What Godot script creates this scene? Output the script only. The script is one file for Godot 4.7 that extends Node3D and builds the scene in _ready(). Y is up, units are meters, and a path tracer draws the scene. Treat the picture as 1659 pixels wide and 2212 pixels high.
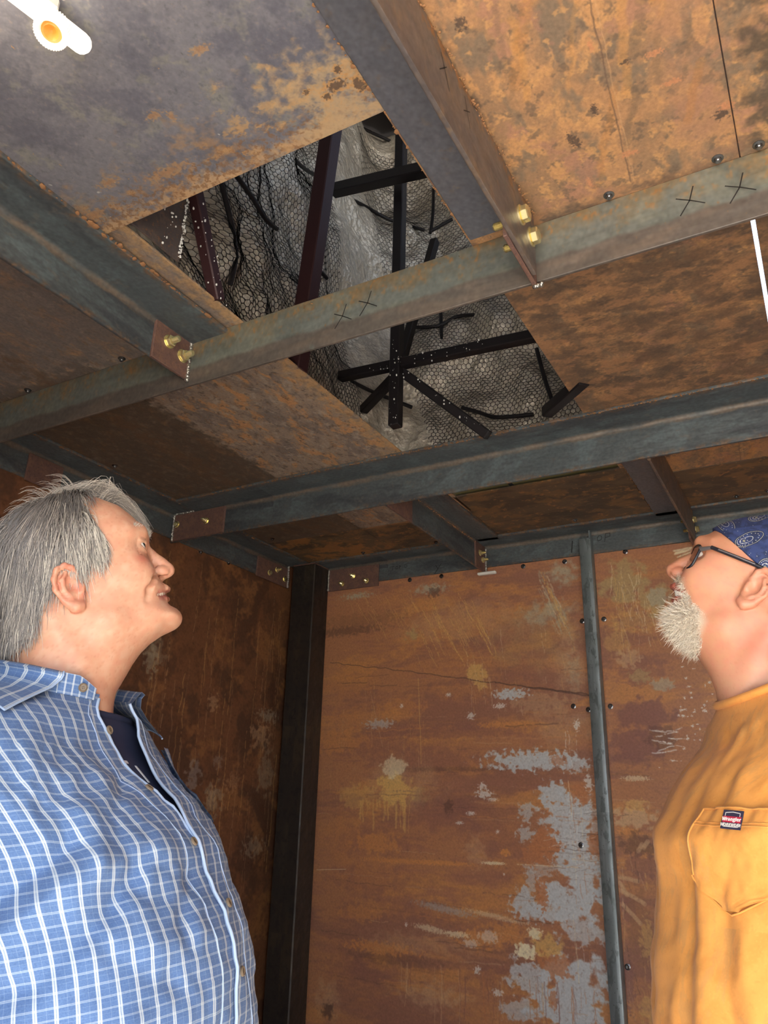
extends Node3D
# Rusty steel-plated room with an open ceiling hatch; two men look up into the roof space.
# Units are metres, y up. The front side of the room (towards +z) is an open doorway.

const CEIL := 2.44
const X_LEFT := -2.262
const X_RIGHT := 2.05
const Z_BACK := -3.142
const Z_FRONT := 0.30

var used := {}
var mats := {}

func _ready() -> void:
	var cam := Camera3D.new()
	cam.name = "camera"
	cam.position = Vector3(0, 1.32, 0)
	cam.rotation = Vector3(0.361679, 0.516916, 0.026726)
	cam.fov = 66.009
	cam.near = 0.02
	cam.far = 200.0
	add_child(cam)
	var we := WorldEnvironment.new()
	var env := Environment.new()
	var sky := Sky.new()
	var pm := ProceduralSkyMaterial.new()
	pm.sky_top_color = Color(0.66, 0.74, 0.86)
	pm.sky_horizon_color = Color(0.86, 0.89, 0.92)
	pm.ground_horizon_color = Color(0.62, 0.60, 0.56)
	pm.ground_bottom_color = Color(0.42, 0.40, 0.37)
	pm.sky_energy_multiplier = 1.0
	sky.sky_material = pm
	env.background_mode = Environment.BG_SKY
	env.sky = sky
	env.background_energy_multiplier = 2.2
	env.tonemap_mode = Environment.TONE_MAPPER_LINEAR
	env.tonemap_exposure = 2.45
	env.sdfgi_enabled = true
	env.ssao_enabled = true
	env.ssil_enabled = true
	we.environment = env
	add_child(we)
	var sun := DirectionalLight3D.new()
	sun.name = "sun"
	sun.light_energy = 6.0
	sun.light_color = Color(1.0, 0.97, 0.93)
	sun.light_angular_distance = 0.6
	sun.shadow_enabled = true
	# high sun in front of the doorway: it lights the yard and the floor just inside
	sun.look_at_from_position(Vector3(0.9, 4.0, 2.5), Vector3.ZERO, Vector3.UP)
	add_child(sun)

	make_materials()
	build_shell()
	build_beams()
	build_attic()
	build_lamp()
	build_people()

# ---------------------------------------------------------------- mesh helpers
class MB:
	var v := PackedVector3Array()
	var n := PackedVector3Array()
	var uv := PackedVector2Array()
	var col := PackedColorArray()
	var idx := PackedInt32Array()
	var use_col := false
	var cur := Color(1, 1, 1)

	func vert(p: Vector3, nn: Vector3, t := Vector2.ZERO) -> int:
		v.append(p); n.append(nn); uv.append(t)
		if use_col: col.append(cur)
		return v.size() - 1

	# corners run counter-clockwise seen from outside
	func quad(a: Vector3, b: Vector3, c: Vector3, d: Vector3, ta := Vector2.ZERO, tb := Vector2.ZERO, tc := Vector2.ZERO, td := Vector2.ZERO) -> void:
		var nn := (c - a).cross(d - b).normalized()
		var i := vert(a, nn, ta)
		vert(b, nn, tb); vert(c, nn, tc); vert(d, nn, td)
		idx.append_array([i, i + 2, i + 1, i, i + 3, i + 2])

	func tri(a: Vector3, b: Vector3, c: Vector3) -> void:
		var nn := (b - a).cross(c - a).normalized()
		var i := vert(a, nn); vert(b, nn); vert(c, nn)
		idx.append_array([i, i + 2, i + 1])

	# quad of stored vertices, counter-clockwise from outside
	func iq(a: int, b: int, c: int, d: int) -> void:
		idx.append_array([a, c, b, a, d, c])

	func it(a: int, b: int, c: int) -> void:
		idx.append_array([a, c, b])

	func mesh() -> ArrayMesh:
		var arr := []
		arr.resize(Mesh.ARRAY_MAX)
		arr[Mesh.ARRAY_VERTEX] = v
		arr[Mesh.ARRAY_NORMAL] = n
		arr[Mesh.ARRAY_TEX_UV] = uv
		if use_col: arr[Mesh.ARRAY_COLOR] = col
		arr[Mesh.ARRAY_INDEX] = idx
		var m := ArrayMesh.new()
		m.add_surface_from_arrays(Mesh.PRIMITIVE_TRIANGLES, arr)
		return m

	# chamfered box in the frame f, UVs in metres on each face
	func box(f: Transform3D, s: Vector3, bev := 0.0) -> void:
		var h := s * 0.5
		var b := minf(bev, minf(h.x, minf(h.y, h.z)) * 0.9)
		for ax in 3:
			for sg in [-1.0, 1.0]:
				var a1 := (ax + 1) % 3
				var a2 := (ax + 2) % 3
				var pts := []
				var ts := []
				var order := [[-1, -1], [1, -1], [1, 1], [-1, 1]]
				if sg < 0: order = [[-1, -1], [-1, 1], [1, 1], [1, -1]]
				for o in order:
					var p := Vector3.ZERO
					p[ax] = h[ax] * sg
					p[a1] = (h[a1] - b) * o[0]
					p[a2] = (h[a2] - b) * o[1]
					pts.append(f * p)
					ts.append(Vector2(p[a1] + h[a1], p[a2] + h[a2]))
				quad(pts[0], pts[1], pts[2], pts[3], ts[0], ts[1], ts[2], ts[3])
		if b <= 0.0: return
		for ax in 3:
			var a1 := (ax + 1) % 3
			var a2 := (ax + 2) % 3
			for s1 in [-1.0, 1.0]:
				for s2 in [-1.0, 1.0]:
					var p := []
					for k in 4:
						var q := Vector3.ZERO
						q[ax] = (h[ax] - b) * (-1.0 if k == 0 or k == 3 else 1.0)
						q[a1] = (h[a1] if k < 2 else h[a1] - b) * s1
						q[a2] = (h[a2] - b if k < 2 else h[a2]) * s2
						p.append(f * q)
					if s1 * s2 > 0: quad(p[0], p[3], p[2], p[1])
					else: quad(p[0], p[1], p[2], p[3])
		for sx in [-1.0, 1.0]:
			for sy in [-1.0, 1.0]:
				for sz in [-1.0, 1.0]:
					var a := f * Vector3(h.x * sx, (h.y - b) * sy, (h.z - b) * sz)
					var bb := f * Vector3((h.x - b) * sx, h.y * sy, (h.z - b) * sz)
					var c := f * Vector3((h.x - b) * sx, (h.y - b) * sy, h.z * sz)
					if sx * sy * sz > 0: tri(a, bb, c)
					else: tri(a, c, bb)

	# extrude a closed counter-clockwise profile along local z; UV = (metres along, metres round)
	func extrude(f: Transform3D, prof: PackedVector2Array, length: float, smooth_deg := 35.0, u0 := 0.0, steps := 1) -> void:
		var m := prof.size()
		var en := []
		for i in m:
			var d := (prof[(i + 1) % m] - prof[i]).normalized()
			en.append(Vector2(d.y, -d.x))
		var lim := cos(deg_to_rad(smooth_deg))
		var per := 0.0
		for i in m:
			var a := prof[i]
			var b := prof[(i + 1) % m]
			var na: Vector2 = en[i]
			var nb: Vector2 = en[i]
			if en[i].dot(en[(i + m - 1) % m]) > lim: na = (en[i] + en[(i + m - 1) % m]).normalized()
			if en[i].dot(en[(i + 1) % m]) > lim: nb = (en[i] + en[(i + 1) % m]).normalized()
			var l := a.distance_to(b)
			for s in steps:
				var z0 := length * s / steps
				var z1 := length * (s + 1) / steps
				var A := f.basis * Vector3(na.x, na.y, 0)
				var B := f.basis * Vector3(nb.x, nb.y, 0)
				var i0 := vert(f * Vector3(a.x, a.y, z0), A, Vector2(u0 + z0, per))
				vert(f * Vector3(b.x, b.y, z0), B, Vector2(u0 + z0, per + l))
				vert(f * Vector3(b.x, b.y, z1), B, Vector2(u0 + z1, per + l))
				vert(f * Vector3(a.x, a.y, z1), A, Vector2(u0 + z1, per))
				iq(i0, i0 + 1, i0 + 2, i0 + 3)
			per += l
		var t := Geometry2D.triangulate_polygon(prof)
		for k in range(0, t.size(), 3):
			var p := [prof[t[k]], prof[t[k + 1]], prof[t[k + 2]]]
			if (p[1] - p[0]).cross(p[2] - p[0]) < 0: p = [p[0], p[2], p[1]]
			tri(f * Vector3(p[0].x, p[0].y, length), f * Vector3(p[1].x, p[1].y, length), f * Vector3(p[2].x, p[2].y, length))
			tri(f * Vector3(p[0].x, p[0].y, 0), f * Vector3(p[2].x, p[2].y, 0), f * Vector3(p[1].x, p[1].y, 0))

	# round tube along a path; radii one or one per point
	func tube(pts: Array, radii: Array, sides := 8, cap := true, closed := false) -> void:
		var m := pts.size()
		var up := Vector3.UP
		var prev := -1
		var first := -1
		var along := 0.0
		for i in m:
			var d: Vector3
			if closed: d = (pts[(i + 1) % m] - pts[(i + m - 1) % m]).normalized()
			elif i == 0: d = (pts[1] - pts[0]).normalized()
			elif i == m - 1: d = (pts[m - 1] - pts[m - 2]).normalized()
			else: d = (pts[i + 1] - pts[i - 1]).normalized()
			if i == 0:
				up = Vector3.UP if absf(d.y) < 0.9 else Vector3.RIGHT
			var x := up.cross(d).normalized()
			up = d.cross(x).normalized()
			var r: float = radii[mini(i, radii.size() - 1)]
			if i > 0: along += (pts[i] - pts[i - 1]).length()
			var start := v.size()
			for k in sides + 1:
				var an := TAU * k / sides
				var nn := x * cos(an) + up * sin(an)
				vert(pts[i] + nn * r, nn, Vector2(along, TAU * r * k / sides))
			if prev >= 0:
				for k in sides: iq(prev + k, prev + k + 1, start + k + 1, start + k)
			else: first = start
			prev = start
			if cap and not closed and (i == 0 or i == m - 1):
				var cn := -d if i == 0 else d
				var ci := vert(pts[i], cn)
				var ring := []
				for k in sides: ring.append(vert(v[start + k], cn))
				for k in sides:
					if i == 0: it(ci, ring[(k + 1) % sides], ring[k])
					else: it(ci, ring[k], ring[(k + 1) % sides])
		if closed:
			for k in sides: iq(prev + k, prev + k + 1, first + k + 1, first + k)

	# lathe: profile of (radius, height) points about local y
	func lathe(f: Transform3D, prof: Array, sides := 16, flat := false) -> void:
		for i in prof.size() - 1:
			var a: Vector2 = prof[i]
			var b: Vector2 = prof[i + 1]
			var d := (b - a).normalized()
			var nr := Vector2(d.y, -d.x)
			for k in sides:
				var a0 := TAU * k / sides
				var a1 := TAU * (k + 1) / sides
				var am := (a0 + a1) * 0.5
				var n0 := Vector3(cos(am if flat else a0) * nr.x, nr.y, sin(am if flat else a0) * nr.x)
				var n1 := Vector3(cos(am if flat else a1) * nr.x, nr.y, sin(am if flat else a1) * nr.x)
				var i0 := vert(f * Vector3(a.x * cos(a0), a.y, a.x * sin(a0)), f.basis * n0)
				vert(f * Vector3(b.x * cos(a0), b.y, b.x * sin(a0)), f.basis * n0)
				vert(f * Vector3(b.x * cos(a1), b.y, b.x * sin(a1)), f.basis * n1)
				vert(f * Vector3(a.x * cos(a1), a.y, a.x * sin(a1)), f.basis * n1)
				iq(i0, i0 + 1, i0 + 2, i0 + 3)

	func blob(c: Vector3, r: Vector3, basis := Basis.IDENTITY, rings := 4, sides := 7, jit := 0.0, rng: RandomNumberGenerator = null) -> void:
		var start := v.size()
		for i in rings + 1:
			var th := PI * i / rings
			for k in sides:
				var ph := TAU * k / sides
				var d := Vector3(sin(th) * cos(ph), cos(th), sin(th) * sin(ph))
				var j := 1.0
				if rng and i > 0 and i < rings: j += rng.randf_range(-jit, jit)
				vert(c + basis * (d * r * j), (basis * (d / r)).normalized())
		for i in rings:
			for k in sides:
				iq(start + i * sides + k, start + i * sides + (k + 1) % sides, start + (i + 1) * sides + (k + 1) % sides, start + (i + 1) * sides + k)

	# flat ribbon stroke on a plane: points are Vector2 in the frame f (x right, y up, z out)
	func stroke(f: Transform3D, pts: Array, w: float, lift := 0.0004) -> void:
		for i in pts.size() - 1:
			var a: Vector2 = pts[i]
			var b: Vector2 = pts[i + 1]
			var d := (b - a).normalized()
			var s := Vector2(-d.y, d.x) * w * 0.5
			var e := d * w * 0.25
			var q := [a - s - e, b - s + e, b + s + e, a + s - e]
			quad(f * Vector3(q[0].x, q[0].y, lift), f * Vector3(q[1].x, q[1].y, lift), f * Vector3(q[2].x, q[2].y, lift), f * Vector3(q[3].x, q[3].y, lift))

# ---------------------------------------------------------------- object helpers
func numbered(called: String) -> String:
	var k: int = used.get(called, 0)
	used[called] = k + 1
	return called if k == 0 else "%s_%03d" % [called, k]

func thing(called: String, label: String, category: String, at := Vector3.ZERO, group := "") -> Node3D:
	var o := Node3D.new()
	o.name = numbered(called)
	add_child(o)
	o.position = at
	o.set_meta("label", label)
	o.set_meta("category", category)
	if group: o.set_meta("group", group)
	return o

func structure(called: String, label := "", category := "") -> Node3D:
	var o := Node3D.new()
	o.name = called
	add_child(o)
	o.set_meta("kind", "structure")
	if label: o.set_meta("label", label)
	if category: o.set_meta("category", category)
	return o

# one mesh as a part; its geometry is given in world space and kept relative to the parent thing
func part(called: String, mb: MB, m: Material, parent: Node3D, label := "", stuff := false) -> MeshInstance3D:
	var o := MeshInstance3D.new()
	o.name = called
	var off := Vector3.ZERO
	var q: Node = parent
	while q != self:
		off += (q as Node3D).position
		q = q.get_parent()
	if off != Vector3.ZERO:
		for i in mb.v.size(): mb.v[i] -= off
	o.mesh = mb.mesh()
	o.material_override = m
	o.cast_shadow = GeometryInstance3D.SHADOW_CASTING_SETTING_ON
	parent.add_child(o, true)
	if label: o.set_meta("label", label)
	if stuff: o.set_meta("kind", "stuff")
	return o

func shared(called: String, mesh: Mesh, m: Material, parent: Node3D, xf: Transform3D) -> MeshInstance3D:
	var o := MeshInstance3D.new()
	o.name = called
	o.mesh = mesh
	o.material_override = m
	var off := Vector3.ZERO
	var q: Node = parent
	while q != self:
		off += (q as Node3D).position
		q = q.get_parent()
	o.transform = Transform3D(xf.basis, xf.origin - off)
	parent.add_child(o, true)
	return o

func T(x: float, y: float, z: float) -> Transform3D:
	return Transform3D(Basis.IDENTITY, Vector3(x, y, z))

# frame whose y axis is d
func along_y(o: Vector3, d: Vector3) -> Transform3D:
	d = d.normalized()
	var a := Vector3.RIGHT if absf(d.x) < 0.8 else Vector3.FORWARD
	var z := a.cross(d).normalized()
	return Transform3D(Basis(d.cross(z), d, z), o)

# ---------------------------------------------------------------- computed textures
class Paint:
	var w: int
	var h: int
	var buf := PackedVector3Array()
	var nz := FastNoiseLite.new()

	func _init(ww: int, hh: int, base: Color) -> void:
		w = ww; h = hh
		buf.resize(w * h)
		buf.fill(Vector3(base.r, base.g, base.b))
		nz.noise_type = FastNoiseLite.TYPE_SIMPLEX
		nz.fractal_octaves = 4
		nz.fractal_gain = 0.52
		nz.frequency = 1.0

	# noise bytes for the whole picture; cells = number of noise features across the width, sx and sy stretch them
	func noise(sd: int, cells: float, oct := 4, sx := 1.0, sy := 1.0, kind := FastNoiseLite.TYPE_SIMPLEX_SMOOTH) -> PackedByteArray:
		var f := FastNoiseLite.new()
		f.seed = sd
		f.noise_type = kind
		f.fractal_octaves = oct + 1
		f.fractal_gain = 0.64
		f.fractal_lacunarity = 2.3
		f.domain_warp_enabled = true
		f.domain_warp_amplitude = 0.6 * w / cells
		f.domain_warp_frequency = cells / w * 0.8
		# broad noise is computed on a coarser grid
		var q := 4 if cells * pow(2.0, oct - 1) * 5 < w else (2 if cells * pow(2.0, oct - 1) * 1.6 < w else 1)
		var gw := maxi(8, int(w / sx / q))
		var gh := maxi(8, int(h / sy / q))
		f.frequency = cells * q / w
		f.domain_warp_amplitude /= q
		f.domain_warp_frequency *= q
		var im := f.get_image(gw, gh, false, false, true)
		if gw != w or gh != h: im.resize(w, h, Image.INTERPOLATE_CUBIC)
		return im.get_data()

	# lay a colour where the noise byte runs from lo to hi (0..1, both edges soft), at most with strength a
	func layer(b: PackedByteArray, c: Color, lo: float, hi: float, a := 1.0) -> void:
		var lut := PackedFloat32Array()
		lut.resize(256)
		for i in 256:
			var t := clampf((i / 255.0 - lo) / (hi - lo), 0.0, 1.0)
			lut[i] = a * t * t * (3.0 - 2.0 * t)
		var col := Vector3(c.r, c.g, c.b)
		var n := w * h
		for i in n:
			var k := lut[b[i]]
			if k > 0.004: buf[i] = buf[i].lerp(col, k)

	# fine mottling: brightness varies by up to a with the noise
	func mottle(b: PackedByteArray, a: float) -> void:
		var lut := PackedFloat32Array()
		lut.resize(256)
		for i in 256: lut[i] = 1.0 + a * (i / 127.5 - 1.0)
		for i in w * h: buf[i] *= lut[b[i]]

	# the same inside a soft rectangle (fractions of the picture) with ragged borders
	func zone(b: PackedByteArray, c: Color, lo: float, hi: float, a: float, x0: float, y0: float, x1: float, y1: float, soft := 0.03, rag := 0.03) -> void:
		var col := Vector3(c.r, c.g, c.b)
		var fx := 7.0 / w
		for j in range(maxi(0, int((y0 - soft - rag) * h)), mini(h, int((y1 + soft + rag) * h))):
			var vy := float(j) / h
			for i in range(maxi(0, int((x0 - soft - rag) * w)), mini(w, int((x1 + soft + rag) * w))):
				var t := clampf((b[j * w + i] / 255.0 - lo) / (hi - lo), 0.0, 1.0)
				if t <= 0.0: continue
				var vx := float(i) / w
				var r := rag * nz.get_noise_2d(i * fx * 3.0, j * fx * 3.0)
				var e := minf(minf(vx - x0, x1 - vx), minf(vy - y0, y1 - vy)) + r
				var k := clampf(e / soft + 0.5, 0.0, 1.0)
				if k > 0.0: buf[j * w + i] = buf[j * w + i].lerp(col, k * t * a)

	# ragged blot, centre and radii in pixels
	func blot(cx: float, cy: float, rx: float, ry: float, c: Color, a := 1.0, rag := 0.5, soft := 0.25, rot := 0.0, grain := 1.0) -> void:
		var col := Vector3(c.r, c.g, c.b)
		var R := maxf(rx, ry) * (1.0 + rag)
		var cr := cos(rot)
		var sr := sin(rot)
		var fr := 3.0 / maxf(4.0, minf(rx, ry)) * 0.35
		for j in range(maxi(0, int(cy - R)), mini(h, int(cy + R) + 1)):
			for i in range(maxi(0, int(cx - R)), mini(w, int(cx + R) + 1)):
				var dx := (i - cx) * cr + (j - cy) * sr
				var dy := -(i - cx) * sr + (j - cy) * cr
				var e := sqrt(dx * dx / (rx * rx) + dy * dy / (ry * ry))
				if e > 1.0 + rag: continue
				var k := (1.0 - e + rag * nz.get_noise_2d(i * fr, j * fr)) / soft
				if k <= 0.0: continue
				k = minf(k, 1.0)
				if grain < 1.0: k *= clampf(0.5 + (1.0 - grain) * 0.5 + nz.get_noise_2d(i * 0.35, j * 0.35) * 1.6 * (1.0 - grain) + grain * 0.5, 0.0, 1.0)
				buf[j * w + i] = buf[j * w + i].lerp(col, k * a)

	# a scratch or run from a to b in pixels
	func line(ax: float, ay: float, bx: float, by: float, wd: float, c: Color, a := 1.0, wob := 0.0, broken := 0.0) -> void:
		var col := Vector3(c.r, c.g, c.b)
		var L := Vector2(bx - ax, by - ay).length()
		var n := int(L / maxf(0.6, wd * 0.5)) + 1
		var px := -(by - ay) / maxf(L, 0.01)
		var py := (bx - ax) / maxf(L, 0.01)
		for s in n + 1:
			var t := float(s) / n
			var o := wob * nz.get_noise_2d(ax + t * L * 0.02, ay)
			if broken > 0.0 and nz.get_noise_2d(ax * 0.7 + t * L * 0.06, ay * 0.3 + 50.0) < broken * 2.0 - 1.0: continue
			var x := lerpf(ax, bx, t) + px * o
			var y := lerpf(ay, by, t) + py * o
			var r := wd * 0.5 + 0.5
			for j in range(maxi(0, int(y - r)), mini(h, int(y + r) + 1)):
				for i in range(maxi(0, int(x - r)), mini(w, int(x + r) + 1)):
					var d := Vector2(i - x, j - y).length()
					var k := clampf(r - d, 0.0, 1.0) * a
					if k > 0.0: buf[j * w + i] = buf[j * w + i].lerp(col, k * 0.6)

	func image() -> Image:
		var im := Image.create_from_data(w, h, false, Image.FORMAT_RGBF, buf.to_byte_array())
		im.convert(Image.FORMAT_RGB8)
		return im

	func tex() -> ImageTexture:
		return ImageTexture.create_from_image(image())

func rgb(r: int, g: int, b: int) -> Color:
	return Color(r / 255.0, g / 255.0, b / 255.0)

func bump_tex(sd: int, size: int, cells: float, strength: float, kind := FastNoiseLite.TYPE_SIMPLEX_SMOOTH, oct := 4) -> ImageTexture:
	var f := FastNoiseLite.new()
	f.seed = sd
	f.noise_type = kind
	f.fractal_octaves = oct
	f.frequency = cells / size
	var im := f.get_seamless_image(size, size)
	im.convert(Image.FORMAT_RGBA8)
	im.bump_map_to_normal_map(strength)
	return ImageTexture.create_from_image(im)

func std(c: Color, rough := 0.7, metal := 0.0, tex: Texture2D = null) -> StandardMaterial3D:
	var m := StandardMaterial3D.new()
	m.albedo_color = c
	m.roughness = rough
	m.metallic = metal
	if tex: m.albedo_texture = tex
	return m

func make_materials() -> void:
	mats.bolt = std(rgb(232, 218, 164), 0.24, 0.8)
	mats.bolt_dark = std(rgb(150, 120, 90), 0.45, 0.6)
	mats.weld = std(rgb(178, 174, 166), 0.3, 0.85)
	mats.screw = std(rgb(120, 120, 122), 0.25, 0.9)
	mats.marker = std(rgb(22, 20, 20), 0.6)
	mats.crumb = std(rgb(148, 106, 70), 0.9)
	mats.concrete = std(rgb(152, 152, 150), 0.9)
	mats.gravel = std(rgb(184, 180, 172), 0.95)
	mats.black_steel = std(rgb(34, 30, 32), 0.45, 0.3)
	mats.maroon_steel = std(rgb(56, 30, 32), 0.5, 0.2)
	var relief := bump_tex(5, 256, 14.0, 3.0)

	# mill scale for angles whose inside shows: bluish dark steel, rust crumbs at the toes
	var p := Paint.new(1024, 320, rgb(86, 92, 94))
	p.layer(p.noise(1, 10, 4, 1.0, 1.0), rgb(100, 110, 112), 0.45, 0.75, 0.8)
	p.layer(p.noise(2, 7, 5, 3.0, 1.0), rgb(68, 71, 75), 0.5, 0.8, 0.8)
	p.layer(p.noise(3, 30, 4), rgb(104, 98, 92), 0.66, 0.84, 0.5)
	p.layer(p.noise(4, 90, 3), rgb(140, 104, 74), 0.86, 0.96, 0.6)
	var b := p.noise(5, 60, 4)
	# perimeter: 0..0.13 outside, toe, 0.14..0.25 inside of the leg, fillet, underside of the flange, tip 0.39
	p.zone(p.noise(7, 30, 4, 3.0, 1.0), rgb(122, 104, 88), 0.15, 0.6, 0.75, -0.1, 0.408, 1.1, 0.445, 0.012, 0.008)
	for z in [[0.192, 0.226], [0.635, 0.69]]:
		p.zone(b, rgb(146, 110, 78), 0.52, 0.75, 0.7, -0.1, z[0], 1.1, z[1], 0.012, 0.008)
		p.zone(b, rgb(108, 84, 68), 0.35, 0.7, 0.5, -0.1, z[0] - 0.012, 1.1, z[1] + 0.012, 0.02, 0.015)
	p.mottle(p.noise(6, 120, 3), 0.12)
	mats.angle = std(Color.WHITE, 0.5, 0.25, p.tex())
	mats.angle.uv1_scale = Vector3(1.0 / 1.9, 1.0 / 0.55, 1)

	# the same with more bare, dull scale for the outside of an angle: green-grey above, dark grey below, rust along the top
	p = Paint.new(1280, 256, rgb(110, 114, 108))
	p.layer(p.noise(11, 14, 4, 2.0, 1.0), rgb(122, 124, 112), 0.45, 0.75, 0.9)
	p.layer(p.noise(12, 10, 4), rgb(92, 96, 90), 0.5, 0.8, 0.7)
	b = p.noise(13, 26, 5)
	p.zone(b, rgb(132, 108, 76), 0.25, 0.75, 0.85, -0.1, -0.1, 1.1, 0.055, 0.07, 0.05)
	p.zone(p.noise(17, 120, 3), rgb(158, 112, 66), 0.6, 0.78, 0.7, -0.1, -0.1, 1.1, 0.07, 0.08, 0.06)
	p.zone(p.noise(14, 40, 3), rgb(96, 88, 82), 0.0, 0.25, 0.92, -0.1, 0.128, 1.1, 0.33, 0.012, 0.008)
	p.zone(p.noise(15, 60, 3, 4.0, 1.0), rgb(118, 104, 92), 0.45, 0.7, 0.6, -0.1, 0.135, 1.1, 0.33, 0.02, 0.012)
	p.layer(p.noise(16, 130, 3), rgb(150, 100, 58), 0.8, 0.92, 0.6)
	p.mottle(p.noise(18, 150, 3), 0.12)
	mats.angle_front = std(Color.WHITE, 0.5, 0.2, p.tex())
	mats.angle_front.uv1_scale = Vector3(1.0 / 2.6, 1.0 / 0.55, 1)

	# browner scale for the right-hand trimmers
	p = Paint.new(1024, 320, rgb(112, 100, 92))
	p.layer(p.noise(25, 8, 4, 2.0, 1.0), rgb(96, 88, 86), 0.4, 0.7, 0.9)
	p.layer(p.noise(26, 20, 4), rgb(128, 106, 86), 0.55, 0.85, 0.7)
	p.zone(p.noise(27, 40, 4), rgb(98, 100, 108), 0.0, 0.3, 0.85, -0.1, 0.46, 1.1, 0.70, 0.02, 0.01)
	p.zone(p.noise(28, 60, 4), rgb(160, 108, 62), 0.42, 0.65, 0.8, -0.1, -0.1, 1.1, 0.03, 0.03, 0.03)
	p.zone(p.noise(28, 60, 4), rgb(160, 108, 62), 0.42, 0.65, 0.8, -0.1, 0.70, 1.1, 0.74, 0.012, 0.01)
	p.mottle(p.noise(29, 120, 3), 0.12)
	mats.rust_angle = std(Color.WHITE, 0.5, 0.2, p.tex())
	mats.rust_angle.uv1_scale = Vector3(1.0 / 1.9, 1.0 / 0.55, 1)

	p = Paint.new(512, 512, rgb(84, 74, 70))
	p.layer(p.noise(21, 6, 4), rgb(104, 86, 76), 0.4, 0.7, 0.9)
	p.layer(p.noise(22, 20, 4), rgb(70, 62, 62), 0.5, 0.8, 0.7)
	p.layer(p.noise(23, 40, 4), rgb(140, 92, 58), 0.66, 0.84, 0.8)
	mats.rust_steel = std(Color.WHITE, 0.55, 0.15, p.tex())
	mats.rust_steel.uv1_triplanar = true
	mats.rust_steel.uv1_scale = Vector3(1.6, 1.6, 1.6)

	p = Paint.new(512, 512, rgb(112, 84, 76))
	p.layer(p.noise(31, 8, 4), rgb(126, 94, 80), 0.4, 0.7, 0.9)
	p.layer(p.noise(32, 22, 4), rgb(90, 70, 68), 0.55, 0.8, 0.7)
	p.layer(p.noise(33, 40, 4), rgb(160, 112, 76), 0.72, 0.86, 0.8)
	mats.tab = std(Color.WHITE, 0.6, 0.1, p.tex())
	mats.tab.uv1_triplanar = true
	mats.tab.uv1_scale = Vector3(3, 3, 3)

	p = Paint.new(512, 512, rgb(58, 54, 50))
	p.layer(p.noise(41, 5, 4, 1.0, 4.0), rgb(72, 64, 54), 0.4, 0.7, 0.9)
	p.layer(p.noise(42, 14, 4), rgb(46, 44, 44), 0.5, 0.8, 0.7)
	p.layer(p.noise(43, 40, 3), rgb(92, 70, 48), 0.7, 0.9, 0.6)
	mats.post = std(Color.WHITE, 0.36, 0.4, p.tex())
	mats.post.uv1_triplanar = true
	mats.post.uv1_scale = Vector3(1.2, 1.2, 1.2)

	p = Paint.new(512, 512, rgb(132, 142, 144))
	p.layer(p.noise(51, 12, 4, 1.0, 6.0), rgb(156, 166, 170), 0.4, 0.7, 0.9)
	p.layer(p.noise(52, 18, 4, 1.0, 3.0), rgb(100, 108, 108), 0.55, 0.8, 0.8)
	p.layer(p.noise(53, 60, 3), rgb(60, 58, 54), 0.74, 0.9, 0.7)
	mats.stud = std(Color.WHITE, 0.4, 0.45, p.tex())
	mats.stud.uv1_triplanar = true
	mats.stud.uv1_scale = Vector3(1.5, 1.5, 1.5)
	for k in ["angle", "angle_front", "rust_angle", "rust_steel", "tab", "post"]:
		mats[k].normal_enabled = true
		mats[k].normal_texture = relief
		mats[k].normal_scale = 0.25

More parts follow.
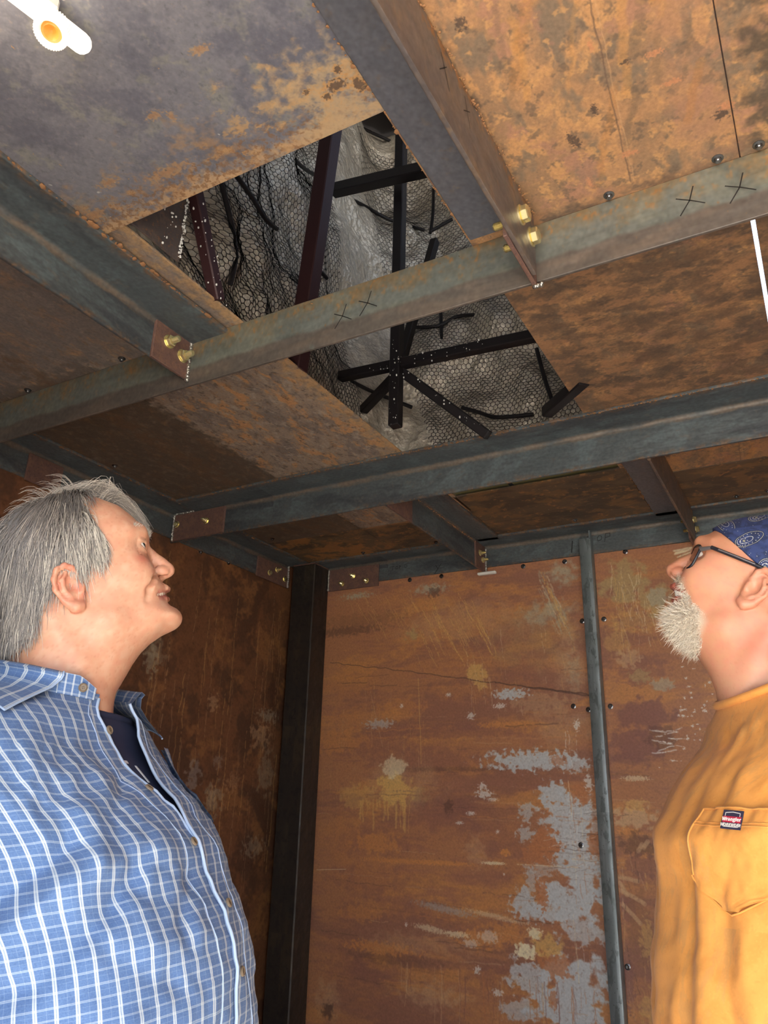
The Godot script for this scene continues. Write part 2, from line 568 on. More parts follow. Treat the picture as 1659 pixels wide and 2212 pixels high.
# marks on the back wall, metres on the wall: [0, x, y, rx, ry, colour, strength, raggedness, softness, turn, grain] or [1, x0, y0, x1, y1, colour, strength, width, wobble, breaks, 0]
const WALL_MARKS := [
	[0,-1.894,2.159,0.307,0.043,12,0.6,0.55,0.6,0,1], [0,-1.38,1.985,0.416,0.058,5,0.35,0.55,0.6,0,1], [0,-1.813,1.581,0.285,0.047,5,0.45,0.55,0.6,0,1], [0,-1.383,1.638,0.403,0.036,5,0.5,0.55,0.6,0,1], 
	[0,-1.528,1.523,0.33,0.054,5,0.5,0.55,0.6,0,1], [0,-1.466,1.313,0.252,0.093,5,0.55,0.55,0.6,0,1], [0,-1.199,1.213,0.17,0.072,5,0.5,0.55,0.6,0,1], [0,-1.8,1.199,0.242,0.078,5,0.45,0.55,0.6,0,1], 
	[0,-1.794,1.044,0.268,0.067,5,0.45,0.55,0.6,0,1], [0,-1.276,1.09,0.198,0.039,5,0.35,0.55,0.6,0,1], [0,-1.585,0.959,0.316,0.048,5,0.4,0.55,0.6,0,1], [0,-1.835,0.714,0.223,0.055,5,0.35,0.55,0.6,0,1], 
	[0,-1.284,0.741,0.106,0.051,5,0.5,0.55,0.6,0,1], [0,-1.682,0.769,0.253,0.031,6,0.3,0.55,0.6,0,1], [0,-1.978,2.113,0.242,0.028,6,0.5,0.55,0.6,0,1], [0,-1.466,1.487,0.295,0.014,6,0.35,0.55,0.6,0,1], 
	[0,-2.001,1.612,0.176,0.058,7,0.55,0.6,0.45,0,1], [0,-1.671,1.739,0.12,0.057,7,0.5,0.6,0.45,0,1], [0,-1.778,1.191,0.128,0.048,7,0.7,0.6,0.45,0,1], [0,-1.467,1.129,0.145,0.011,7,0.8,0.6,0.45,0,1], 
	[0,-1.67,1.127,0.203,0.012,7,0.7,0.6,0.45,0,1], [0,-1.843,0.924,0.116,0.037,7,0.5,0.6,0.45,0,1], [0,-1.744,0.802,0.19,0.027,7,0.75,0.6,0.45,0,1], [0,-1.209,0.896,0.114,0.045,7,0.7,0.6,0.45,0,1], 
	[0,-1.318,0.871,0.108,0.038,7,0.8,0.6,0.45,0,1], [0,-1.185,1.66,0.151,0.016,7,0.7,0.6,0.45,0,1], [0,-1.331,1.176,0.047,0.064,4,0.35,0.6,0.45,0,1], [0,-1.206,1.18,0.024,0.018,7,0.95,0.6,0.45,0,1], 
	[0,-0.988,1.332,0.052,0.011,7,0.8,0.6,0.45,0,1], [0,-1.379,2.093,0.267,0.089,7,0.35,0.6,0.45,0,1], [0,-1.039,1.744,0.155,0.044,4,0.4,0.6,0.45,0,1], [0,-1.966,1.861,0.19,0.061,7,0.3,0.6,0.45,0,1], 
	[0,-1.095,2.002,0.189,0.111,11,0.3,0.6,0.45,0,1], [0,-1.378,2.113,0.335,0.109,4,0.3,0.6,0.7,0,1], [0,-1.056,1.999,0.241,0.138,10,0.3,0.6,0.7,0,1], [0,-1.676,1.432,0.23,0.107,4,0.3,0.6,0.7,0,1], 
	[0,-1.795,1.061,0.208,0.076,7,0.35,0.6,0.7,0,1], [0,-1.32,1.81,0.293,0.055,7,0.35,0.6,0.7,0,1], [0,-1.876,1.717,0.249,0.059,7,0.35,0.6,0.7,0,1], [0,-1.465,1.932,0.269,0.058,7,0.3,0.6,0.7,0,1], 
	[0,-1.151,1.28,0.23,0.128,7,0.25,0.6,0.7,0,1], [0,-1.391,0.95,0.298,0.054,7,0.3,0.6,0.7,0,1], [0,-1.584,0.833,0.284,0.047,4,0.3,0.6,0.7,0,1], [0,-0.952,1.654,0.141,0.101,4,0.35,0.6,0.7,0,1], 
	[0,-0.913,1.862,0.107,0.097,4,0.35,0.6,0.7,0,1], [0,-1.968,1.21,0.135,0.106,7,0.3,0.6,0.7,0,1], [0,-1.924,2.28,0.104,0.019,1,0.8,0.7,0.75,0,1], [0,-1.532,2.272,0.1,0.028,1,0.8,0.7,0.75,0,1], 
	[0,-0.917,2.272,0.079,0.058,1,0.7,0.7,0.75,0,1], [0,-0.993,2.107,0.135,0.062,1,0.6,0.7,0.75,0,1], [0,-1.62,2.068,0.043,0.037,10,0.7,0.7,0.75,0,1], [0,-0.906,1.988,0.044,0.151,4,0.4,0.7,0.75,0,1], 
	[0,-0.895,1.861,0.032,0.095,1,0.35,0.7,0.75,0,1], [0,-1.161,1.783,0.081,0.022,0,0.9,0.7,0.3,0,1], [0,-1.782,1.68,0.074,0.021,0,0.6,0.7,0.3,0,1], [0,-1.086,1.52,0.199,0.042,0,0.95,0.7,0.3,0,1], 
	[0,-0.917,1.503,0.062,0.029,0,0.8,0.7,0.3,0,1], [0,-1.002,1.396,0.065,0.047,0,0.95,0.7,0.3,0,1], [0,-0.936,1.333,0.117,0.066,0,0.95,0.7,0.3,0,1], [0,-0.94,1.255,0.121,0.074,0,0.95,0.7,0.3,0,1], 
	[0,-0.978,1.191,0.071,0.046,0,0.9,0.7,0.3,0,1], [0,-1.12,1.248,0.038,0.029,0,0.7,0.7,0.3,0,1], [0,-1.113,1.329,0.033,0.039,0,0.7,0.7,0.3,0,1], [0,-0.906,1.134,0.094,0.081,0,0.95,0.7,0.3,0,1], 
	[0,-1.068,1.125,0.062,0.028,0,0.5,0.7,0.3,0,1], [0,-0.963,1.019,0.138,0.079,0,0.98,0.7,0.3,0,1], [0,-1.139,1.014,0.047,0.05,0,0.9,0.7,0.3,0,1], [0,-1.075,0.981,0.102,0.036,0,0.9,0.7,0.3,0,1], 
	[0,-0.918,0.935,0.087,0.052,0,0.8,0.7,0.3,0,1], [0,-0.961,0.769,0.124,0.099,0,0.98,0.7,0.3,0,1], [0,-1.127,0.765,0.081,0.06,0,0.85,0.7,0.3,0,1], [0,-0.983,0.677,0.151,0.073,0,0.98,0.7,0.3,0,1], 
	[0,-1.165,0.655,0.071,0.042,0,0.7,0.7,0.3,0,1], [0,-1.524,0.663,0.167,0.053,4,0.5,0.7,0.75,0,1], [0,-1.989,0.595,0.077,0.084,4,0.45,0.7,0.75,0,1], [0,-1.59,1.38,0.075,0.042,10,0.4,0.7,0.75,0,1], 
	[0,-1.105,1.085,0.021,0.064,0,0.6,0.7,0.3,0,1], [0,-1.467,0.964,0.142,0.017,9,0.6,0.5,0.5,0.12,1], [0,-1.252,0.953,0.151,0.011,3,0.5,0.5,0.5,0.12,1], [0,-1.525,0.888,0.087,0.014,3,0.6,0.5,0.5,0.12,1], 
	[0,-1.037,1.22,0.052,0.055,11,0.95,0.7,0.25,0,1], [0,-1.063,1.042,0.022,0.06,11,0.8,0.7,0.25,0,1], [0,-0.889,1.398,0.043,0.04,11,0.8,0.7,0.25,0,1], [0,-1.074,1.179,0.061,0.047,11,0.8,0.7,0.25,0,1], 
	[0,-0.858,1.219,0.025,0.046,11,0.7,0.7,0.25,0,1], [0,-1.024,0.811,0.066,0.042,11,0.75,0.7,0.25,0,1], [0,-1.073,0.842,0.075,0.029,11,0.7,0.7,0.25,0,1], [0,-1.038,0.705,0.016,0.035,11,0.7,0.7,0.25,0,1], 
	[0,-0.977,1.519,0.035,0.022,11,0.6,0.7,0.25,0,1], [0,-0.845,1.289,0.017,0.152,11,0.4,0.7,0.25,0,1], [0,-1.697,1.405,0.091,0.067,2,0.95,0.5,0.3,0,1], [0,-1.705,1.496,0.065,0.05,3,0.7,0.5,0.3,0,1], 
	[0,-1.885,1.376,0.101,0.055,2,0.45,0.5,0.3,0,1], [0,-1.314,1.88,0.056,0.047,2,0.75,0.5,0.3,0,1], [0,-1.289,1.827,0.03,0.022,2,0.7,0.5,0.3,0,1], [0,-1.095,0.909,0.033,0.022,3,0.95,0.5,0.3,0,1], 
	[0,-1.136,0.847,0.05,0.029,3,1,0.5,0.3,0,1], [0,-1.05,0.873,0.059,0.04,2,0.8,0.5,0.3,0,1], [0,-1.41,0.879,0.056,0.012,3,0.7,0.5,0.3,0,1], [0,-1.256,1.139,0.055,0.007,3,0.8,0.5,0.3,0,1], 
	[0,-1.355,0.853,0.037,0.015,8,0.5,0.5,0.3,0,1], [0,-1.281,0.882,0.045,0.023,8,0.5,0.5,0.3,0,1], [0,-1.342,1.7,0.02,0.015,8,0.75,0.8,0.4,0,1], [0,-1.212,1.737,0.029,0.011,8,0.75,0.8,0.4,0,1], 
	[0,-1.288,1.392,0.038,0.017,8,0.75,0.8,0.4,0,1], [0,-1.348,1.318,0.021,0.008,8,0.75,0.8,0.4,0,1], [0,-1.397,1.281,0.018,0.007,8,0.75,0.8,0.4,0,1], [0,-1.235,1.253,0.009,0.007,8,0.75,0.8,0.4,0,1], 
	[0,-1.329,0.766,0.014,0.016,8,0.75,0.8,0.4,0,1], [0,-1.25,0.702,0.023,0.013,8,0.75,0.8,0.4,0,1], [0,-1.297,1.422,0.019,0.015,8,0.75,0.8,0.4,0,1], [0,-1.671,1.754,0.009,0.01,8,0.75,0.8,0.4,0,1], 
	[0,-1.212,1.102,0.005,0.005,8,0.75,0.8,0.4,0,1], [0,-1.634,0.895,0.006,0.011,8,0.75,0.8,0.4,0,1], [0,-1.444,1.792,0.013,0.009,8,0.75,0.8,0.4,0,1], [0,-1.251,1.372,0.023,0.008,8,0.75,0.8,0.4,0,1], 
	[0,-0.86,1.438,0.017,0.032,8,0.75,0.8,0.4,0,1], [0,-0.894,1.652,0.012,0.025,8,0.75,0.8,0.4,0,1], [0,-1.986,0.556,0.034,0.035,6,0.7,0.5,0.5,0,1], [0,-1.515,2.254,0.034,0.027,6,0.6,0.6,0.4,0,1], 
	[0,-1.446,1.343,0.026,0.034,6,0.6,0.5,0.5,0,1], [1,-2.058,1.97,-1.596,1.896,6,0.8,2.2,3,0,0], [1,-1.596,1.896,-1.229,1.832,6,0.8,2.4,3,0,0], [1,-1.229,1.832,-0.838,1.766,6,0.9,3.2,3,0,0], 
	[1,-1.084,1.806,-0.838,1.763,6,0.8,4,2,0,0], [1,-2.075,1.072,-1.927,1.082,3,0.8,1.4,0,0,0], [1,-1.16,1.14,-0.922,1.141,3,0.6,2.4,0,0.3,0], [1,-1.59,1.871,-1.572,1.509,2,0.7,1.8,1,0.15,0], 
	[1,-1.833,1.824,-1.762,1.58,4,0.6,1.3,1,0.2,0], [1,-0.464,2.309,-0.389,2.314,3,0.9,5,1,0,0], [1,-0.461,2.296,-0.402,2.306,3,0.9,5,1,0,0], [1,-0.452,2.282,-0.394,2.298,3,0.9,4,1,0,0], [1,-0.457,2.299,-0.423,2.302,3,0.9,6,1,0,0], 
	[1,-0.443,2.271,-0.408,2.283,3,0.9,3,1,0,0], [0,-0.673,2.205,0.095,0.1,10,0.75,0.6,0.35,0,1], [0,-0.559,2.12,0.075,0.071,10,0.7,0.6,0.35,0,1], [0,-0.634,2.046,0.101,0.053,2,0.35,0.6,0.35,0,1], 
	[0,-0.541,2.127,0.05,0.044,1,0.6,0.6,0.35,0,1], [0,-0.718,1.973,0.052,0.061,2,0.4,0.6,0.35,0,1], [0,-0.634,1.846,0.107,0.059,5,0.55,0.6,0.35,0,1], [0,-0.672,1.899,0.051,0.043,4,0.6,0.6,0.35,0,1], 
	[0,-0.636,1.829,0.041,0.029,10,0.6,0.6,0.35,0,1], [0,-0.633,1.678,0.12,0.073,5,0.8,0.6,0.35,0,1], [0,-0.675,1.566,0.12,0.072,5,0.8,0.6,0.35,0,1], [0,-0.557,1.791,0.048,0.028,1,0.6,0.6,0.35,0,1], 
	[0,-0.704,1.319,0.087,0.045,4,0.85,0.6,0.35,0,1], [0,-0.693,1.362,0.048,0.026,2,0.6,0.6,0.35,0,1], [0,-0.725,1.27,0.048,0.015,7,0.8,0.6,0.35,0,1], [0,-0.689,1.226,0.085,0.044,6,0.5,0.6,0.35,0,1], 
	[0,-0.679,1.16,0.092,0.044,5,0.6,0.6,0.35,0,1], [0,-0.685,1.455,0.056,0.011,3,0.6,0.6,0.35,0,1], [0,-0.753,1.019,0.031,0.057,5,0.6,0.6,0.35,0,1], [0,-0.712,0.966,0.046,0.138,12,0.5,0.6,0.35,0,1], 
	[0,-0.692,0.926,0.026,0.069,2,0.5,0.6,0.35,0,1], [0,-0.69,0.713,0.044,0.059,2,0.5,0.6,0.35,0,1], [0,-0.772,0.789,0.03,0.094,5,0.7,0.6,0.35,0,1], [0,-0.576,1.596,0.063,0.047,6,0.4,0.6,0.35,0,1], 
	[1,-0.777,1.119,-0.707,1.108,4,0.75,9,2,0,0], [1,-0.772,1.075,-0.69,1.038,4,0.75,9,2,0,0], [1,-0.768,1.032,-0.711,0.973,4,0.75,9,2,0,0], [1,-0.778,1.104,-0.75,1.062,4,0.75,9,2,0,0], [1,-0.698,1.207,-0.684,1.23,4,0.75,9,2,0,0], 
	[1,-0.678,1.219,-0.66,1.238,4,0.75,9,2,0,0], 
]
# fans of scratches: [count, x0, x1, y0, y1, length from, to, slope from, to, sideways, width from, to, colours, strength from, to, breaks]
const WALL_FANS := [
	[60,-1.623,-1.275,2.245,2.016,0.042,0.158,0.35,0.6,0,0.8,2,[2],0.35,0.8,0.35], [26,-2.013,-1.621,2.297,2.135,0.032,0.136,0.4,0.8,0,0.8,1.6,[2],0.3,0.65,0.35], 
	[16,-1.023,-0.979,2.295,2.211,0.158,0.283,0.28,0.45,0,1.5,5,[3,1,2],0.3,0.6,0.4], [40,-1.378,-0.849,2.113,1.736,0.032,0.147,-0.05,0.2,0,0.8,1.6,[2,4,3],0.25,0.6,0.4], 
	[34,-2.092,-1.528,1.898,1.487,0.042,0.21,0,0.05,0,0.8,1.6,[2,4],0.2,0.5,0.4], [18,-1.941,-1.621,1.366,1.362,0.032,0.126,-0.05,0.05,0,2,6,[2],0.4,0.6,0.2], 
	[40,-1.662,-0.884,0.778,0.743,0.042,0.241,-0.03,0.04,0,1,3,[5,11,4],0.3,0.6,0.2], [40,-1.065,-0.859,1.387,1.099,0.042,0.178,-0.25,0.2,1,0.7,1.5,[6,11,8],0.25,0.6,0.3], 
	[110,-2.119,-0.904,1.931,0.673,0.063,0.315,-0.03,0.05,1,1,4,[5,7,11,6,4,12],0.15,0.42,0.3], [30,-0.947,-0.895,1.74,0.81,0.032,0.168,0,0.05,0,0.8,2.5,[3,8,11],0.3,0.6,0.3], 
	[40,-0.729,-0.566,2.297,2.04,0.063,0.21,-0.3,0.3,0,0.8,1.8,[2,3],0.35,0.7,0.35], [14,-0.621,-0.552,1.629,1.517,0.021,0.095,-0.3,0.2,1,1,3.5,[8],0.6,0.8,0.35], 
	[60,-0.823,-0.662,1.251,0.703,0.021,0.126,-0.1,0.3,0,1,3,[4,5,2,6],0.2,0.5,0.3], 
]
# ---------------------------------------------------------------- the room itself
# slab between two corners; UV runs over the texture window [ua, ub] x [va, vb] of two world axes
func slab(lo: Vector3, hi: Vector3, bev: float, ax_u: int, ua: float, ub: float, ax_v: int, va: float, vb: float) -> MB:
	var mb := MB.new()
	mb.box(Transform3D(Basis.IDENTITY, (lo + hi) * 0.5), hi - lo, bev)
	for i in mb.v.size():
		mb.uv[i] = Vector2((mb.v[i][ax_u] - ua) / (ub - ua), (mb.v[i][ax_v] - va) / (vb - va))
	return mb

func build_shell() -> void:
	var fl := structure("floor")
	part("slab", slab(Vector3(X_LEFT - 0.1, -0.12, Z_BACK - 0.1), Vector3(X_RIGHT + 0.1, 0, Z_FRONT), 0.0, 0, 0, 1, 2, 0, 1), mats.concrete, fl)
	var gr := structure("ground")
	part("yard", slab(Vector3(-14, -0.3, Z_FRONT + 0.002), Vector3(14, -0.02, 18), 0.0, 0, 0, 1, 2, 0, 1), mats.gravel, gr)

	tex_walls()
	tex_ceiling()
	# walls of plate steel
	var wb := structure("wall_back")
	var bu := [0, -2.15, 0.25, 1, 2.44, 0.36]
	for r in [[X_LEFT - 0.02, -0.802], [-0.802, 0.44], [0.44, X_RIGHT + 0.02]]:
		part("plate", slab(Vector3(r[0], 0.0, Z_BACK - 0.006), Vector3(r[1], 2.45, Z_BACK), 0.0008, bu[0], bu[1], bu[2], bu[3], bu[4], bu[5]), mats.wall_back, wb)
	var wl := structure("wall_left")
	for r in [[Z_BACK - 0.02, -1.92], [-1.92, -0.70], [-0.70, Z_FRONT]]:
		part("plate", slab(Vector3(X_LEFT - 0.006, 0.0, r[0]), Vector3(X_LEFT, 2.45, r[1]), 0.0008, 2, -3.15, -0.55, 1, 2.44, 0.36), mats.wall_left, wl)
	var wr := structure("wall_right")
	for r in [[Z_BACK - 0.02, -1.92], [-1.92, -0.70], [-0.70, Z_FRONT]]:
		part("plate", slab(Vector3(X_RIGHT, 0.0, r[0]), Vector3(X_RIGHT + 0.006, 2.45, r[1]), 0.0008, 2, -0.55, -3.15, 1, 2.44, 0.36), mats.wall_left, wr)
	var wf := structure("wall_front")
	part("plate", slab(Vector3(X_LEFT - 0.02, 0, Z_FRONT), Vector3(-0.5, 2.45, Z_FRONT + 0.006), 0.0008, 0, -3.15, -0.55, 1, 2.44, 0.36), mats.wall_left, wf)
	part("plate", slab(Vector3(-0.5, 2.3, Z_FRONT), Vector3(1.2, 2.45, Z_FRONT + 0.006), 0.0008, 0, -3.15, -0.55, 1, 2.44, 0.36), mats.wall_left, wf)
	part("plate", slab(Vector3(1.2, 0, Z_FRONT), Vector3(X_RIGHT + 0.02, 2.45, Z_FRONT + 0.006), 0.0008, 0, -3.15, -0.55, 1, 2.44, 0.36), mats.wall_left, wf)

	# ceiling plates, laid on the angles with open joints
	var ce := structure("ceiling")
	var y := CEIL
	# [x0, x1, z0, z1, y, texture]
	var plates := [
		[-1.30, -0.446, -0.874, 0.30, y - 0.006, "ceil_front"],
		[-1.652, -1.137, -2.708, 0.30, y, "ceil_left"],
		[X_LEFT - 0.01, -1.655, -2.708, 0.30, y, "ceil_left"],
		[-0.522, 0.0, -2.658, 0.30, y, "ceil_right"],
		[0.0018, 0.62, -1.44, 0.30, y, "ceil_right"],
		[0.0085, 0.62, -2.658, -1.441, y, "ceil_right"],
		[0.622, 1.30, -2.658, 0.30, y, "ceil_right"],
		[1.302, X_RIGHT + 0.01, -2.658, 0.30, y, "ceil_right"],
		[X_LEFT - 0.01, -1.652, Z_BACK, -2.711, y, "ceil_rear"],
		[-1.65, -1.152, Z_BACK, -2.711, y, "ceil_rear"],
		[-1.15, -0.508, Z_BACK, -2.55, y, "ceil_rear"],
		[-0.506, 0.30, Z_BACK, -2.661, y, "ceil_rear"],
		[0.302, X_RIGHT + 0.01, Z_BACK, -2.661, y, "ceil_rear"],
	]
	var win := {"ceil_front": [-1.31, -0.44, -0.90, -0.10], "ceil_left": [-2.28, -1.13, -2.72, -0.30], "ceil_right": [-0.53, 0.63, -2.12, -0.20], "ceil_rear": [-2.28, 0.1, -3.15, -2.54]}
	for p in plates:
		var w: Array = win[p[5]]
		part("plate", slab(Vector3(p[0], p[4], p[2]), Vector3(p[1], p[4] + 0.006, p[3]), 0.0008, 0, w[0], w[1], 2, w[2], w[3]), mats[p[5]], ce)

	# strips behind the joints, above the plates
	for q in [[-0.02, 0.025, -1.44, 0.29], [-1.68, -1.63, Z_BACK, 0.29], [0.60, 0.64, -2.65, 0.29], [1.28, 1.32, -2.65, 0.29]]:
		part("joint_strip", slab(Vector3(q[0], y + 0.0062, q[2]), Vector3(q[1], y + 0.010, q[3]), 0.0, 0, 0, 1, 2, 0, 1), mats.rust_steel, ce)
	for q in [[X_LEFT, -1.69, -2.73, -2.69], [-1.62, -1.36, -2.73, -2.69], [0.03, X_RIGHT, -2.68, -2.64], [-1.19, -1.12, Z_BACK, -2.645], [-0.56, -0.46, Z_BACK, -2.645]]:
		part("joint_strip", slab(Vector3(q[0], y + 0.0062, q[2]), Vector3(q[1], y + 0.010, q[3]), 0.0, 0, 0, 1, 2, 0, 1), mats.rust_steel, ce)

	# screws through the ceiling into the angles and through the back wall
	var scr := MB.new()
	scr.lathe(Transform3D.IDENTITY, [Vector2(0.0105, 0.0), Vector2(0.0105, 0.0012), Vector2(0.0065, 0.0025), Vector2(0.0062, 0.0065), Vector2(0.0048, 0.0085), Vector2(0.0, 0.0088)], 12)
	var sm := scr.mesh()
	for s in [[-0.231, -1.250], [-0.035, -1.250], [0.033, -1.250], [-1.535, -1.250], [-1.915, -1.250], [-2.102, -1.757], [-2.077, -2.653], [-1.809, -2.995], [-0.804, -2.98], [-0.094, -2.975], [-1.436, -2.998], [-0.2, -2.98], [-2.1, -2.2]]:
		shared("screw", sm, mats.screw, ce, Transform3D(Basis(Vector3.RIGHT, PI), Vector3(s[0], y, s[1])))
	for s in [[-1.638, 2.325], [-1.476, 2.324], [-1.086, 2.322], [-0.903, 2.320], [-0.65, 2.33], [-0.845, 2.06], [-0.757, 2.06], [-0.902, 1.723], [-0.843, 1.708], [-0.757, 1.717], [-0.904, 1.217], [-0.765, 0.833], [-0.92, 0.62]]:
		shared("screw", sm, mats.screw, wb, Transform3D(Basis(Vector3.RIGHT, PI / 2), Vector3(s[0], s[1], Z_BACK)))
	for s in [[-2.406, 2.33], [-2.589, 2.334], [-1.25, 2.32]]:
		shared("screw", sm, mats.screw, wl, Transform3D(Basis(Vector3.FORWARD, PI / 2), Vector3(X_LEFT, s[1], s[0])))

func tex_walls() -> void:
	# [grey, green-grey, yellow, pale, tan, maroon, dark, orange, white, blue-grey, olive, rust, brown]
	var pal := [rgb(204, 207, 208), rgb(184, 180, 158), rgb(226, 182, 112), rgb(242, 228, 190), rgb(212, 174, 134), rgb(148, 102, 92), rgb(100, 74, 64), rgb(216, 148, 90), rgb(236, 233, 226), rgb(176, 173, 172), rgb(188, 164, 116), rgb(196, 130, 90), rgb(156, 112, 82)]
	var W := 1340
	var H := 1160
	var k := W / 2.4
	var p := Paint.new(W, H, rgb(186, 130, 94))
	p.layer(p.noise(101, 7, 5, 4.0, 1.0), rgb(154, 108, 92), 0.45, 0.7, 0.75)
	p.layer(p.noise(102, 9, 5, 3.0, 1.0), rgb(208, 146, 92), 0.5, 0.78, 0.8)
	p.layer(p.noise(103, 26, 4, 5.0, 1.0), rgb(168, 116, 96), 0.5, 0.75, 0.5)
	for m in WALL_MARKS:
		var x: float = (m[1] + 2.15) * k
		var y: float = (2.44 - m[2]) / 2.08 * H
		var c: Color = pal[m[5]]
		if m[0] == 0: p.blot(x, y, m[3] * k, m[4] / 2.08 * H, c, m[6], m[7], m[8], m[9], m[10])
		else: p.line(x, y, (m[3] + 2.15) * k, (2.44 - m[4]) / 2.08 * H, m[7], c, m[6], m[8], m[9])
	var g := RandomNumberGenerator.new()
	g.seed = 41
	for f in WALL_FANS:
		for i in f[0]:
			var x: float = (g.randf_range(f[1], f[2]) + 2.15) * k
			var y: float = (2.44 - g.randf_range(f[4], f[3])) * k
			var l: float = g.randf_range(f[5], f[6]) * k
			var sl: float = g.randf_range(f[7], f[8])
			var cs: Array = f[12]
			var d := Vector2(l, l * sl) if f[9] else Vector2(l * sl, l)
			p.line(x, y, x + d.x, y + d.y, g.randf_range(f[10], f[11]), pal[cs[g.randi() % cs.size()]], g.randf_range(f[13], f[14]), 3.0, f[15])
	for i in 90:
		p.blot((g.randfn(-0.42, 0.07) + 2.15) * k, (2.44 - g.randfn(1.62, 0.12)) * k, g.randf_range(1, 5), g.randf_range(1, 3.5), pal[8], 0.8, 0.8, 0.4)
	p.layer(p.noise(104, 120, 3), rgb(130, 92, 76), 0.62, 0.9, 0.3)
	p.layer(p.noise(105, 160, 3), rgb(206, 150, 96), 0.7, 0.95, 0.3)
	p.mottle(p.noise(106, 200, 3), 0.08)
	mats.wall_back = std(Color.WHITE, 0.36, 0.0, p.tex())

	# left wall: deep brown rust with pale runs and patches
	p = Paint.new(1024, 820, rgb(128, 86, 60))
	p.layer(p.noise(111, 6, 5), rgb(92, 64, 50), 0.42, 0.7, 0.85)
	p.layer(p.noise(112, 10, 5), rgb(162, 112, 70), 0.55, 0.8, 0.7)
	p.layer(p.noise(113, 30, 4), rgb(96, 62, 44), 0.5, 0.8, 0.5)
	for i in 26:
		p.blot(g.randf_range(60, 560), g.randf_range(180, 620), g.randf_range(8, 34), g.randf_range(8, 40), [pal[1], pal[4], pal[9]][i % 3], g.randf_range(0.3, 0.65), 0.9, 0.4)
	for i in 70:
		var x := g.randf_range(30, 620)
		var y := g.randf_range(60, 420)
		p.line(x, y, x + g.randf_range(-4, 4), y + g.randf_range(50, 240), g.randf_range(0.8, 2.2), [pal[2], pal[4]][i % 2], g.randf_range(0.3, 0.6), 3.0, 0.35)
	p.layer(p.noise(114, 110, 3), rgb(62, 36, 22), 0.62, 0.9, 0.4)
	p.mottle(p.noise(115, 160, 3), 0.09)
	mats.wall_left = std(Color.WHITE, 0.45, 0.0, p.tex())
	var relief := bump_tex(6, 256, 10.0, 2.0)
	for q in ["wall_back", "wall_left"]:
		mats[q].normal_enabled = true
		mats[q].normal_texture = relief
		mats[q].normal_scale = 0.06

